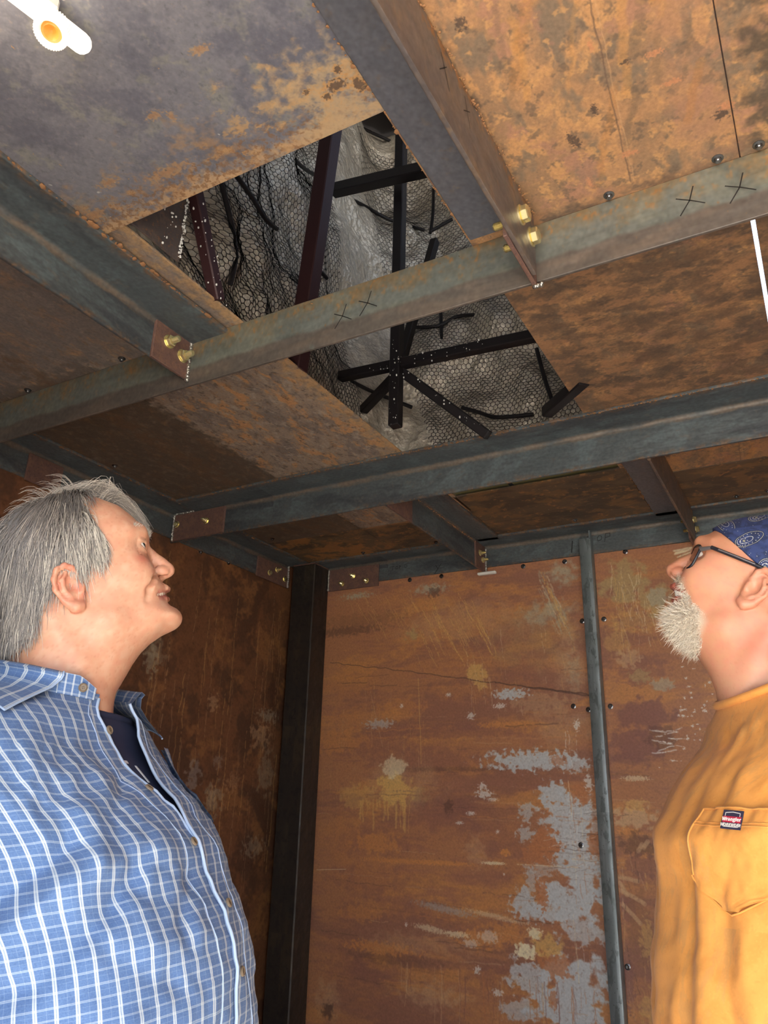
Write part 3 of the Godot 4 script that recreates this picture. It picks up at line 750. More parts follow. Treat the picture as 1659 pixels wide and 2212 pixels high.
func tex_ceiling() -> void:
	var g := RandomNumberGenerator.new()
	g.seed = 77
	# front plate: purple-grey mill scale, rusted along the edge of the hatch (v = 0)
	var p := Paint.new(960, 884, rgb(122, 120, 126))
	p.layer(p.noise(201, 4, 5), rgb(102, 101, 110), 0.4, 0.75, 0.9)
	p.layer(p.noise(202, 7, 5), rgb(134, 132, 124), 0.55, 0.8, 0.7)
	p.layer(p.noise(203, 40, 4), rgb(96, 95, 100), 0.6, 0.85, 0.5)
	var n1 := p.noise(204, 9, 5, 1.6, 1.0)
	var n2 := p.noise(205, 20, 5, 1.5, 1.0)
	var n3 := p.noise(206, 60, 4)
	p.zone(n1, rgb(164, 130, 98), 0.56, 0.76, 0.65, -0.1, -0.1, 1.1, 0.19, 0.08, 0.10)
	p.zone(n2, rgb(180, 138, 96), 0.48, 0.7, 0.8, -0.1, -0.1, 1.1, 0.115, 0.05, 0.06)
	p.zone(n1, rgb(190, 156, 118), 0.2, 0.5, 0.85, -0.1, -0.1, 1.1, 0.065, 0.03, 0.03)
	p.zone(n3, rgb(120, 84, 56), 0.5, 0.7, 0.7, -0.1, -0.1, 1.1, 0.12, 0.05, 0.05)
	p.zone(n2, rgb(186, 158, 122), 0.2, 0.5, 0.8, 0.74, -0.1, 1.1, 0.2, 0.08, 0.08)
	p.zone(n2, rgb(188, 150, 106), 0.58, 0.74, 0.75, 0.6, 0.08, 1.1, 0.22, 0.08, 0.08)
	for b in [[0.86, 0.135, 20, 12], [0.90, 0.115, 12, 16], [0.83, 0.12, 9, 7], [0.88, 0.165, 8, 8], [0.93, 0.13, 10, 8], [0.80, 0.15, 7, 5]]:
		p.blot(b[0] * 960, b[1] * 884, b[2] * 1.5, b[3] * 1.5, rgb(190, 142, 90), 0.85, 0.7, 0.4)
		p.blot(b[0] * 960, b[1] * 884, b[2], b[3], rgb(104, 84, 68), 0.95, 0.7, 0.3)
	for b in [[0.50, 0.255, 22, 10], [0.53, 0.235, 10, 14], [0.28, 0.16, 34, 14], [0.42, 0.12, 60, 16], [0.68, 0.33, 24, 10], [0.17, 0.10, 40, 14]]:
		p.blot(b[0] * 960, b[1] * 884, b[2], b[3], rgb(176, 136, 96), 0.7, 0.8, 0.5)
		p.blot(b[0] * 960, b[1] * 884, b[2] * 0.6, b[3] * 0.5, rgb(152, 112, 84), 0.5, 0.8, 0.5)
	for i in 40:
		p.blot(g.randf_range(0, 960), g.randf_range(60, 700), g.randf_range(1, 5), g.randf_range(1, 3), [rgb(190, 140, 90), rgb(210, 204, 196), rgb(86, 80, 80)][i % 3], 0.7, 0.6, 0.4, g.randf() * 3.0)
	p.layer(n3, rgb(140, 124, 108), 0.68, 0.9, 0.35)
	p.mottle(n3, 0.08)
	mats.ceil_front = std(Color.WHITE, 0.5, 0.12, p.tex())

	# left plates (x -2.28..-1.13, z -2.72..-0.30): grey-brown scale flecked with orange; sheets once lay lapped, so the outer one is darker
	p = Paint.new(600, 1218, rgb(150, 132, 116))
	var fx := 690.0 / 1.15
	p.layer(p.noise(211, 10, 5, 1.0, 2.0), rgb(116, 106, 100), 0.42, 0.7, 0.8)
	p.layer(p.noise(212, 16, 5, 1.0, 2.2), rgb(196, 142, 92), 0.54, 0.74, 0.8)
	p.layer(p.noise(213, 26, 5, 1.0, 1.6), rgb(170, 156, 140), 0.58, 0.78, 0.7)
	p.layer(p.noise(214, 40, 5, 1.0, 1.6), rgb(90, 76, 68), 0.62, 0.8, 0.7)
	p.layer(p.noise(215, 60, 4), rgb(188, 134, 84), 0.68, 0.86, 0.6)
	var d1 := p.noise(216, 24, 5)
	p.zone(d1, rgb(84, 70, 58), -0.4, 0.5, 0.85, -0.2, -0.1, 0.555, 0.62, 0.02, 0.03)
	p.zone(d1, rgb(112, 102, 98), -0.2, 0.5, 0.75, -0.2, 0.60, 1.2, 1.2, 0.05, 0.04)
	p.zone(d1, rgb(112, 84, 62), 0.3, 0.6, 0.7, 0.36, -0.1, 0.42, 1.2, 0.03, 0.03)
	p.zone(d1, rgb(190, 148, 100), 0.25, 0.6, 0.75, 0.955, -0.1, 1.2, 1.2, 0.03, 0.03)
	p.layer(p.noise(217, 30, 5, 1.0, 2.5), rgb(128, 92, 62), 0.66, 0.85, 0.5)
	p.mottle(p.noise(218, 110, 3), 0.11)
	mats.ceil_left = std(Color.WHITE, 0.58, 0.05, p.tex())

	# right plates (x -0.53..0.63, z -2.12..-0.20): orange rust over olive scale, brush-like patches; browner behind the beam
	p = Paint.new(800, 1325, rgb(184, 140, 96))
	p.layer(p.noise(221, 5, 5), rgb(156, 124, 90), 0.4, 0.7, 0.85)
	p.layer(p.noise(222, 8, 5, 1.0, 2.0), rgb(130, 114, 92), 0.5, 0.72, 0.8)
	p.layer(p.noise(223, 10, 5, 1.0, 1.6), rgb(202, 152, 98), 0.5, 0.72, 0.9)
	p.layer(p.noise(224, 6, 5), rgb(176, 130, 102), 0.58, 0.76, 0.7)
	p.layer(p.noise(225, 22, 5), rgb(208, 158, 100), 0.62, 0.78, 0.75)
	p.layer(p.noise(226, 24, 5), rgb(116, 98, 78), 0.62, 0.8, 0.7)
	p.layer(p.noise(227, 70, 4), rgb(148, 114, 84), 0.6, 0.85, 0.5)
	var d2 := p.noise(228, 16, 5, 1.6, 1.0)
	p.zone(d2, rgb(118, 94, 72), 0.25, 0.6, 0.85, -0.2, -0.1, 1.2, 0.455, 0.02, 0.02)
	p.zone(p.noise(229, 11, 5, 1.8, 1.0), rgb(96, 82, 68), 0.5, 0.75, 0.7, -0.2, -0.1, 1.2, 0.455, 0.02, 0.02)
	p.zone(p.noise(230, 13, 5, 1.6, 1.0), rgb(180, 134, 92), 0.55, 0.75, 0.75, -0.2, -0.1, 1.2, 0.455, 0.02, 0.02)
	p.zone(d2, rgb(92, 80, 64), 0.3, 0.6, 0.8, 0.485, 0.46, 0.62, 1.1, 0.04, 0.05)
	p.zone(d2, rgb(176, 132, 98), 0.2, 0.6, 0.75, 0.385, 0.46, 0.456, 1.1, 0.03, 0.02)
	for i in 34:
		var x := g.randf_range(130, 370)
		var y := g.randf_range(610, 1150)
		var l := g.randf_range(50, 170)
		p.line(x, y, x + l * g.randf_range(0.15, 0.5), y + l, g.randf_range(5, 16), [rgb(206, 150, 84), rgb(120, 100, 76), rgb(190, 132, 72)][i % 3], g.randf_range(0.25, 0.5), 5.0, 0.25)
	p.line(236, 610, 290, 1325, 1.6, rgb(110, 88, 70), 0.8, 1.5)
	p.line(241, 610, 295, 1325, 1.2, rgb(202, 160, 112), 0.7, 1.5)
	for i in 16:
		p.blot(g.randf_range(30, 370), g.randf_range(620, 1060), g.randf_range(3, 12), g.randf_range(3, 10), [rgb(84, 70, 58), rgb(206, 142, 96)][i % 2], 0.8, 0.8, 0.35)
	p.mottle(p.noise(231, 130, 3), 0.09)
	mats.ceil_right = std(Color(0.93, 0.92, 0.95), 0.52, 0.05, p.tex())

	# rear plates
	p = Paint.new(1100, 300, rgb(98, 80, 62))
	p.layer(p.noise(241, 12, 5, 2.0, 1.0), rgb(72, 60, 50), 0.42, 0.7, 0.85)
	p.layer(p.noise(242, 18, 5, 1.5, 1.0), rgb(132, 98, 62), 0.52, 0.72, 0.7)
	p.layer(p.noise(243, 40, 5), rgb(164, 116, 72), 0.66, 0.8, 0.75)
	p.zone(p.noise(244, 9, 5), rgb(168, 116, 66), 0.5, 0.62, 0.75, 0.06, -0.1, 0.27, 1.1, 0.03, 0.04)
	p.zone(p.noise(245, 22, 5), rgb(150, 112, 80), 0.1, 0.5, 0.8, 0.266, 0.70, 0.476, 1.1, 0.01, 0.01)
	p.layer(p.noise(246, 90, 3), rgb(206, 190, 168), 0.86, 0.96, 0.6)
	mats.ceil_rear = std(Color.WHITE, 0.55, 0.05, p.tex())
	var relief := bump_tex(7, 256, 12.0, 2.5)
	for q in ["ceil_front", "ceil_left", "ceil_right", "ceil_rear"]:
		mats[q].normal_enabled = true
		mats[q].normal_texture = relief
		mats[q].normal_scale = 0.09

# ---------------------------------------------------------------- steel angles, tabs, bolts, welds
# L section: heel at the origin, flange along +x, leg along -y
func l_profile(a: float, b: float, t := 0.0095, r := 0.014) -> PackedVector2Array:
	var q := PackedVector2Array([Vector2(0.0015, 0), Vector2(0, -0.0015), Vector2(0, -a + 0.001), Vector2(0.001, -a)])
	for i in 4:
		var an := -PI / 2 + i * PI / 6
		q.append(Vector2(t - 0.004 + 0.004 * cos(an), -a + 0.004 + 0.004 * sin(an)))
	for i in 7:
		var an := PI - i * PI / 12
		q.append(Vector2(t + r + r * cos(an), -t - r + r * sin(an)))
	for i in 4:
		var an := -PI / 2 + i * PI / 6
		q.append(Vector2(b - 0.004 + 0.004 * cos(an), -t + 0.004 + 0.004 * sin(an)))
	q.append(Vector2(b, -0.0005))
	return q

func angle_mesh(heel: Vector3, flange: Vector3, length: float, a: float, b: float, u0 := 0.0) -> MB:
	var mb := MB.new()
	mb.extrude(Transform3D(Basis(flange, Vector3.UP, flange.cross(Vector3.UP)), heel), l_profile(a, b), length, 35.0, u0)
	# lay the texture by feature: outside 0..0.2, toe, inside of the leg 0.22..0.42, fillet, underside 0.46..0.66, tip
	var t := 0.0095
	var r := 0.014
	var from := [0.0, a, a + t, 2 * a - r, 2 * a + 0.571 * r, 2 * a + b - t - 0.429 * r, 9.0]
	var to := [0.0, 0.2, 0.22, 0.42, 0.46, 0.66, 0.66 + 9.0]
	for i in mb.uv.size():
		var q := mb.uv[i].y
		for k in 6:
			if q <= from[k + 1]:
				mb.uv[i].y = 0.55 * lerpf(to[k], to[k + 1], (q - from[k]) / (from[k + 1] - from[k]))
				break
	return mb

# bead of overlapping weld lumps
func weld_mesh(a: Vector3, b: Vector3, r: float, sd: int, step := 0.55) -> MB:
	var mb := MB.new()
	var g := RandomNumberGenerator.new()
	g.seed = sd
	var n := int(a.distance_to(b) / (r * step)) + 1
	for i in n:
		var t := (i + 0.5) / n
		var k := g.randf_range(0.75, 1.2)
		mb.blob(a.lerp(b, t) + Vector3(g.randf_range(-1, 1), g.randf_range(-1, 1), g.randf_range(-1, 1)) * r * 0.2, Vector3(r, r * 0.8, r) * k, Basis(Vector3(g.randf(), g.randf(), g.randf()).normalized(), g.randf() * 6.0), 4, 8, 0.08, g)
	return mb

# rust crumbs strung along an edge
func crumbs(a: Vector3, b: Vector3, sd: int, count: int, r0: float, r1: float, spread: float, flat := Vector3(1, 1, 1)) -> MB:
	var mb := MB.new()
	var g := RandomNumberGenerator.new()
	g.seed = sd
	for i in count:
		var t := g.randf()
		var k := lerpf(r0, r1, pow(g.randf(), 2.5))
		mb.blob(a.lerp(b, t) + Vector3(g.randf_range(-1, 1), g.randf_range(-0.15, 0.15), g.randf_range(-1, 1)) * spread, Vector3(k * g.randf_range(1, 1.8), k * 0.6, k) * flat, Basis(Vector3.UP, g.randf() * 6.0), 3, 6, 0.2, g)
	return mb

var hex_mesh: ArrayMesh
var shank_mesh: ArrayMesh

# a bolt end: nut or head on the plate, threaded shank if it shows; y axis = outwards
func bolt(parent: Node3D, at: Vector3, out: Vector3, shank := true, roll := 0.0, k := 1.0) -> void:
	if hex_mesh == null:
		var mb := MB.new()
		mb.lathe(Transform3D.IDENTITY, [Vector2(0.0135, 0), Vector2(0.0135, 0.002), Vector2(0.0, 0.002)], 18)
		mb.lathe(Transform3D.IDENTITY, [Vector2(0.0098, 0.002), Vector2(0.0112, 0.0033), Vector2(0.0112, 0.0105), Vector2(0.0092, 0.012), Vector2(0.0, 0.012)], 6, true)
		hex_mesh = mb.mesh()
		mb = MB.new()
		var pr := []
		for i in 9:
			pr.append(Vector2(0.0064, 0.011 + i * 0.0018))
			pr.append(Vector2(0.0052, 0.0119 + i * 0.0018))
		pr.append(Vector2(0.0045, 0.0278))
		pr.append(Vector2(0, 0.0278))
		mb.lathe(Transform3D.IDENTITY, pr, 12)
		shank_mesh = mb.mesh()
	var f := along_y(at, out)
	f.basis = f.basis * Basis(Vector3.UP, roll)
	f.basis = f.basis.scaled(Vector3(k, k, k))
	var nut := shared("bolt", hex_mesh, mats.bolt, parent, f)
	if shank:
		var s := MeshInstance3D.new()
		s.name = "threaded_end"
		s.mesh = shank_mesh
		s.material_override = mats.bolt
		nut.add_child(s, true)

func tab(parent: Node3D, lo: Vector3, hi: Vector3, called := "connection_plate") -> void:
	var mb := MB.new()
	mb.box(Transform3D(Basis.IDENTITY, (lo + hi) * 0.5), hi - lo, 0.0012)
	part(called, mb, mats.tab, parent)

# felt-pen strokes; f has x right, y up, z out of the steel
func marks(parent: Node3D, f: Transform3D, strokes: Array, w := 0.0022) -> void:
	var mb := MB.new()
	for s in strokes: mb.stroke(f, s, w)
	part("pen_mark", mb, mats.marker, parent, "black felt pen writing", true)

func cross_strokes(o: Vector2, s: float) -> Array:
	return [[o + Vector2(-0.42, -0.62) * s, o + Vector2(0.0, 0.0) * s, o + Vector2(0.2, 0.65) * s], [o + Vector2(-0.5, 0.28) * s, o + Vector2(0.05, -0.02) * s, o + Vector2(0.55, -0.35) * s]]

func build_beams() -> void:
	var y := CEIL
	var t := 0.0095
	# --- beam across the room, nearest of the three, its outer face to the doorway
	var b1 := thing("steel_angle_beam", "long green-grey steel angle crossing the ceiling hatch, pen crosses on its face", "beam", Vector3(0, y, -1.265), "long steel angles of the ceiling frame")
	part("angle", angle_mesh(Vector3(X_LEFT, y, -1.265), Vector3(0, 0, -1), X_RIGHT - X_LEFT, 0.138, 0.13), mats.angle_front, b1)
	var face := T(0, 0, -1.265)
	for c in [Vector2(-0.841, 2.365), Vector2(-0.776, 2.379), Vector2(-0.092, 2.380), Vector2(-0.008, 2.374)]:
		marks(b1, face, cross_strokes(c, 0.045))
	part("rust_crumbs", crumbs(Vector3(-1.1, y - 0.02, -1.2655), Vector3(1.2, y - 0.02, -1.2655), 3, 70, 0.0008, 0.0028, 0.02, Vector3(1, 1, 0.4)), mats.crumb, b1, "", true)

	# --- second beam, inner side to the doorway
	var b2 := thing("steel_angle_beam", "steel angle crossing the ceiling behind the hatch, flange towards the doorway", "beam", Vector3(0, y, -2.225), "long steel angles of the ceiling frame")
	part("angle", angle_mesh(Vector3(X_RIGHT, y, -2.225 - t), Vector3(0, 0, 1), X_RIGHT - X_LEFT, 0.124, 0.134), mats.angle, b2)
	part("rust_crumbs", crumbs(Vector3(-2.0, y - 0.009, -2.10), Vector3(1.4, y - 0.009, -2.10), 5, 420, 0.0015, 0.004, 0.004), mats.crumb, b2, "", true)
	part("rust_crumbs", crumbs(Vector3(-2.0, y - 0.122, -2.229), Vector3(1.4, y - 0.122, -2.229), 6, 260, 0.001, 0.0028, 0.004), mats.crumb, b2, "", true)
	tab(b2, Vector3(-2.245, 2.318, -2.2245), Vector3(-1.98, 2.428, -2.2150))
	part("weld", weld_mesh(Vector3(-2.244, 2.322, -2.214), Vector3(-2.244, 2.43, -2.214), 0.007, 11), mats.weld, b2)
	part("weld", weld_mesh(Vector3(-2.24, 2.43, -2.212), Vector3(-2.14, 2.43, -2.212), 0.005, 12), mats.weld, b2)
	bolt(b2, Vector3(-2.225, 2.385, -2.215), Vector3.BACK, false, 0.3)
	bolt(b2, Vector3(-2.07, 2.378, -2.215), Vector3.BACK, true, 0.1)

	# --- angle along the top of the back wall
	var b3 := thing("steel_angle_beam", "steel angle along the top of the back wall, marked TOP", "beam", Vector3(0, y, Z_BACK), "long steel angles of the ceiling frame")
	part("angle", angle_mesh(Vector3(X_RIGHT, y, Z_BACK + 0.001), Vector3(0, 0, 1), X_RIGHT + 2.12, 0.104, 0.12), mats.angle, b3)
	part("rust_crumbs", crumbs(Vector3(-2.0, y - 0.009, -3.022), Vector3(1.0, y - 0.009, -3.022), 7, 200, 0.001, 0.0035, 0.003), mats.crumb, b3, "", true)
	tab(b3, Vector3(-2.076, 2.312, -3.131), Vector3(-1.797, 2.418, -3.1225))
	part("weld", weld_mesh(Vector3(-2.076, 2.315, -3.121), Vector3(-2.076, 2.416, -3.121), 0.006, 13), mats.weld, b3)
	for q in [Vector3(-1.998, 2.342, -3.1225), Vector3(-1.938, 2.375, -3.1225), Vector3(-1.861, 2.342, -3.1225)]:
		bolt(b3, q, Vector3.BACK, true, q.x * 7.0)
	var bf := T(0, 0, -3.1318)
	marks(b3, bf, [[Vector2(-1.735, 2.398), Vector2(-1.715, 2.398)], [Vector2(-1.725, 2.398), Vector2(-1.725, 2.380)], [Vector2(-1.708, 2.384), Vector2(-1.698, 2.384), Vector2(-1.698, 2.396), Vector2(-1.708, 2.396), Vector2(-1.708, 2.384)], [Vector2(-1.69, 2.382), Vector2(-1.69, 2.398), Vector2(-1.68, 2.394), Vector2(-1.69, 2.390)], [Vector2(-1.66, 2.384), Vector2(-1.66, 2.400), Vector2(-1.65, 2.396), Vector2(-1.648, 2.388), Vector2(-1.66, 2.384)]], 0.0018)
	marks(b3, bf, [[Vector2(-1.505, 2.337), Vector2(-1.472, 2.382)], [Vector2(-1.50, 2.375), Vector2(-1.488, 2.358)]], 0.0026)
	marks(b3, bf, [[Vector2(-0.868, 2.353), Vector2(-0.862, 2.403)]], 0.004)
	marks(b3, bf, [[Vector2(-0.80, 2.412), Vector2(-0.772, 2.414)], [Vector2(-0.785, 2.413), Vector2(-0.787, 2.384)], [Vector2(-0.755, 2.388), Vector2(-0.742, 2.391), Vector2(-0.738, 2.406), Vector2(-0.750, 2.411), Vector2(-0.757, 2.400), Vector2(-0.755, 2.388)], [Vector2(-0.728, 2.380), Vector2(-0.721, 2.416), Vector2(-0.704, 2.416), Vector2(-0.704, 2.402), Vector2(-0.724, 2.398)]], 0.002)

	# --- angle along the top of the left wall
	var b4 := thing("steel_angle_beam", "dark steel angle along the top of the left wall", "beam", Vector3(X_LEFT, y, 0), "long steel angles of the ceiling frame")
	part("angle", angle_mesh(Vector3(X_LEFT + 0.001, y, -3.02), Vector3(1, 0, 0), Z_FRONT + 3.02, 0.108, 0.128), mats.angle, b4)
	part("rust_crumbs", crumbs(Vector3(-2.134, y - 0.009, -3.0), Vector3(-2.134, y - 0.009, 0.4), 8, 200, 0.0012, 0.004, 0.003), mats.crumb, b4, "", true)
	tab(b4, Vector3(-2.2515, 2.322, -3.018), Vector3(-2.2435, 2.418, -2.772))
	part("weld", weld_mesh(Vector3(-2.242, 2.325, -3.012), Vector3(-2.242, 2.43, -3.012), 0.0065, 14), mats.weld, b4)
	for q in [Vector3(-2.2435, 2.358, -2.863), Vector3(-2.2435, 2.388, -2.92), Vector3(-2.2435, 2.358, -2.985)]:
		bolt(b4, q, Vector3.RIGHT, q.y > 2.37, q.z * 5.0)
	tab(b4, Vector3(-2.2515, 2.322, -1.66), Vector3(-2.2435, 2.420, -1.52))

	# --- trimmer angles that frame the hatch
	var l1 := thing("hatch_trimmer_angle", "dark steel trimmer angle left of the hatch, two bolts with threads towards the hatch", "beam", Vector3(-1.3, y, 0), "trimmer angles beside the hatch")
	part("angle", angle_mesh(Vector3(-1.305 - t, y - 0.006, -1.2648), Vector3(1, 0, 0), 1.56, 0.109, 0.133), mats.angle, l1)
	part("rust_crumbs", crumbs(Vector3(-1.181, y - 0.013, -1.24), Vector3(-1.181, y - 0.013, 0.0), 21, 150, 0.0012, 0.0062, 0.004, Vector3(1.0, 0.8, 2.0)), mats.crumb, l1, "", true)
	tab(l1, Vector3(-1.305, 2.320, -1.264), Vector3(-1.297, 2.428, -1.140))
	part("weld", weld_mesh(Vector3(-1.297, 2.316, -1.262), Vector3(-1.297, 2.43, -1.262), 0.0062, 22), mats.weld, l1)
	bolt(l1, Vector3(-1.297, 2.385, -1.186), Vector3.RIGHT, true, 0.2, 1.3)
	bolt(l1, Vector3(-1.297, 2.372, -1.236), Vector3.RIGHT, true, 0.5, 1.3)

	var r1 := thing("hatch_trimmer_angle", "brown steel trimmer angle right of the hatch, two hexagon bolt heads on its outer face", "beam", Vector3(-0.376, y, 0), "trimmer angles beside the hatch")
	part("angle", angle_mesh(Vector3(-0.376, y - 0.006, 0.295), Vector3(-1, 0, 0), 1.525, 0.142, 0.137), mats.rust_angle, r1)
	part("rust_crumbs", crumbs(Vector3(-0.513, y - 0.013, -1.24), Vector3(-0.513, y - 0.013, 0.0), 23, 170, 0.001, 0.0042, 0.004, Vector3(1, 0.8, 1.6)), mats.crumb, r1, "", true)
	part("rust_crumbs", crumbs(Vector3(-0.3745, y - 0.012, -1.22), Vector3(-0.3745, y - 0.012, 0.2), 24, 420, 0.0008, 0.003, 0.006), mats.crumb, r1, "", true)
	tab(r1, Vector3(-0.3945, 2.292, -1.264), Vector3(-0.3857, 2.425, -1.10))
	part("weld", weld_mesh(Vector3(-0.391, 2.29, -1.262), Vector3(-0.374, 2.29, -1.26), 0.005, 25), mats.weld, r1)
	for q in [Vector3(0, 2.372, -1.150), Vector3(0, 2.362, -1.205)]:
		bolt(r1, Vector3(-0.376, q.y, q.z), Vector3.RIGHT, false, 0.25, 1.45)
		bolt(r1, Vector3(-0.3945, q.y - 0.008, q.z), Vector3.LEFT, true, 0.25, 1.3)
	marks(r1, Transform3D(Basis(Vector3(0, 0, -1), Vector3.UP, Vector3.RIGHT), Vector3(-0.376, 0, 0)), [[Vector2(0.80, 2.41), Vector2(0.83, 2.36)], [Vector2(0.82, 2.40), Vector2(0.795, 2.37)], [Vector2(0.89, 2.41), Vector2(0.91, 2.36)], [Vector2(0.91, 2.395), Vector2(0.885, 2.375)]], 0.0018)

	var l3 := thing("hatch_trimmer_angle", "short steel trimmer angle by the back wall with a white chalky foot", "beam", Vector3(-1.26, y, -2.7), "trimmer angles beside the hatch")
	part("angle", angle_mesh(Vector3(-1.262 - t, y, -3.05), Vector3(1, 0, 0), 0.815, 0.122, 0.118), mats.angle, l3)
	tab(l3, Vector3(-1.262, 2.310, -3.128), Vector3(-1.2545, 2.428, -3.02))
	tab(l3, Vector3(-1.262, 2.312, -2.42), Vector3(-1.2545, 2.428, -2.24))
	part("weld", weld_mesh(Vector3(-1.252, 2.312, -3.126), Vector3(-1.252, 2.42, -3.126), 0.006, 31), mats.weld, l3)
	var wm := MB.new()
	wm.box(T(-1.245, 2.304, -3.118), Vector3(0.085, 0.012, 0.02), 0.003)
	part("white_shim", wm, std(rgb(232, 230, 220), 0.8), l3, "white chalky shim")
	bolt(l3, Vector3(-1.2545, 2.383, -3.064), Vector3.RIGHT, true, 0.2)
	bolt(l3, Vector3(-1.2545, 2.360, -3.095), Vector3.RIGHT, true, 0.7)
	part("rust_crumbs", crumbs(Vector3(-1.255, y - 0.02, -3.02), Vector3(-1.255, y - 0.02, -2.3), 32, 200, 0.001, 0.003, 0.004), mats.crumb, l3, "", true)

	var r3 := thing("hatch_trimmer_angle", "short brown steel trimmer angle by the back wall, brass bolts beside the bandana", "beam", Vector3(-0.4, y, -2.7), "trimmer angles beside the hatch")
	part("angle", angle_mesh(Vector3(-0.366, y, -2.235), Vector3(-1, 0, 0), 0.82, 0.13, 0.138), mats.rust_angle, r3)
	tab(r3, Vector3(-0.384, 2.305, -3.13), Vector3(-0.3757, 2.428, -3.0))
	for q in [Vector3(0, 2.392, -3.045), Vector3(0, 2.366, -3.085)]:
		bolt(r3, Vector3(-0.366, q.y, q.z), Vector3.RIGHT, false, 0.3, 1.15)
		bolt(r3, Vector3(-0.384, q.y, q.z), Vector3.LEFT, true, 0.3)
	part("rust_crumbs", crumbs(Vector3(-0.503, y - 0.01, -3.0), Vector3(-0.503, y - 0.01, -2.25), 33, 130, 0.001, 0.0035, 0.003), mats.crumb, r3, "", true)

	# --- corner post: square tube
	var po := thing("corner_post", "dark square steel post standing in the back left corner, pen number 2", "post", Vector3(-2.14, 0, -3.07))
	var mb := MB.new()
	mb.box(T(-2.147, 1.212, -3.0685), Vector3(0.130, 2.424, 0.127), 0.005)
	part("tube", mb, mats.post, po)
	var cap := MB.new()
	cap.box(T(-2.147, 2.427, -3.0685), Vector3(0.128, 0.006, 0.125), 0.001)
	part("top_plate", cap, mats.tab, po, "rusty cap plate")
	var pf := T(0, 0, -3.005)
	marks(po, pf, [[Vector2(-2.162, 1.735), Vector2(-2.150, 1.742), Vector2(-2.143, 1.732), Vector2(-2.150, 1.715), Vector2(-2.165, 1.700), Vector2(-2.140, 1.698)]], 0.0025)
	marks(po, pf, [[Vector2(-2.17, 2.265), Vector2(-2.13, 2.27)], [Vector2(-2.15, 2.268), Vector2(-2.15, 2.225)], [Vector2(-2.165, 2.225), Vector2(-2.135, 2.226)]], 0.002)
	marks(po, Transform3D(Basis(Vector3(0, 0, -1), Vector3.UP, Vector3.RIGHT), Vector3(-2.082, 0, 0)), [[Vector2(3.04, 2.26), Vector2(3.09, 2.255)], [Vector2(3.065, 2.257), Vector2(3.066, 2.22)], [Vector2(3.06, 1.74), Vector2(3.06, 1.69)]], 0.0025)

	# --- wall stud: small angle, its right leg runs up past the left one
	var st := thing("wall_stud", "bare grey steel stud on the back wall, pointed at the top", "post", Vector3(-0.79, 0, Z_BACK))
	var sb := MB.new()
	sb.extrude(Transform3D(Basis(Vector3(1, 0, 0), Vector3(0, 0, -1), Vector3(0, 1, 0)), Vector3(-0.823, 0, -3.087)), PackedVector2Array([Vector2(0, 0.006), Vector2(0, 0.0015), Vector2(0.0015, 0), Vector2(0.044, 0), Vector2(0.0465, 0.0008), Vector2(0.048, 0.003), Vector2(0.048, 0.0445), Vector2(0.042, 0.0445), Vector2(0.042, 0.006)]), 2.392, 60.0)
	part("angle", sb, mats.stud, st)
	var tip := MB.new()
	var pl := PackedVector2Array([Vector2(-3.0815, 2.385), Vector2(-3.0865, 2.392), Vector2(-3.0865, 2.424), Vector2(-3.093, 2.426), Vector2(-3.131, 2.392), Vector2(-3.131, 2.385)])
	tip.extrude(Transform3D(Basis(Vector3(0, 0, 1), Vector3.UP, Vector3(-1, 0, 0)), Vector3(-0.775, 0, 0)), pl, 0.006, 10.0)
	part("pointed_leg", tip, mats.stud, st)

# ---------------------------------------------------------------- roof space above the hatch
var curtain_path: Curve2D
var curtain_len := 0.0
var fold_noise := FastNoiseLite.new()

# foil lining: s = metres along the plan curve, y = height
func curtain(s: float, y: float) -> Vector3:
	var q := curtain_path.sample_baked(fposmod(s, curtain_len))
	var k := 1.0 + 0.2 * (y - 2.45)
	var c := Vector2(-0.7, -1.4)
	var d := q - c
	var big := fold_noise.get_noise_2d(s * 2.2, y * 2.0)
	var crease := absf(fold_noise.get_noise_2d(s * 3.1 + 40.0, y * 1.1 + s * 1.3))
	var lip := smoothstep(2.447, 2.6, y)
	d += d.normalized() * (0.10 * big + 0.06 * crease) * lip
	d *= k
	return Vector3(c.x + d.x, y, c.y + d.y)

func curtain_normal(s: float, y: float) -> Vector3:
	var a := curtain(s + 0.01, y) - curtain(s - 0.01, y)
	var b := curtain(s, y + 0.01) - curtain(s, y - 0.01)
	var n := a.cross(b).normalized()
	var c := Vector3(-0.7, y, -1.4) - curtain(s, y)
	return n if n.dot(c) > 0 else -n

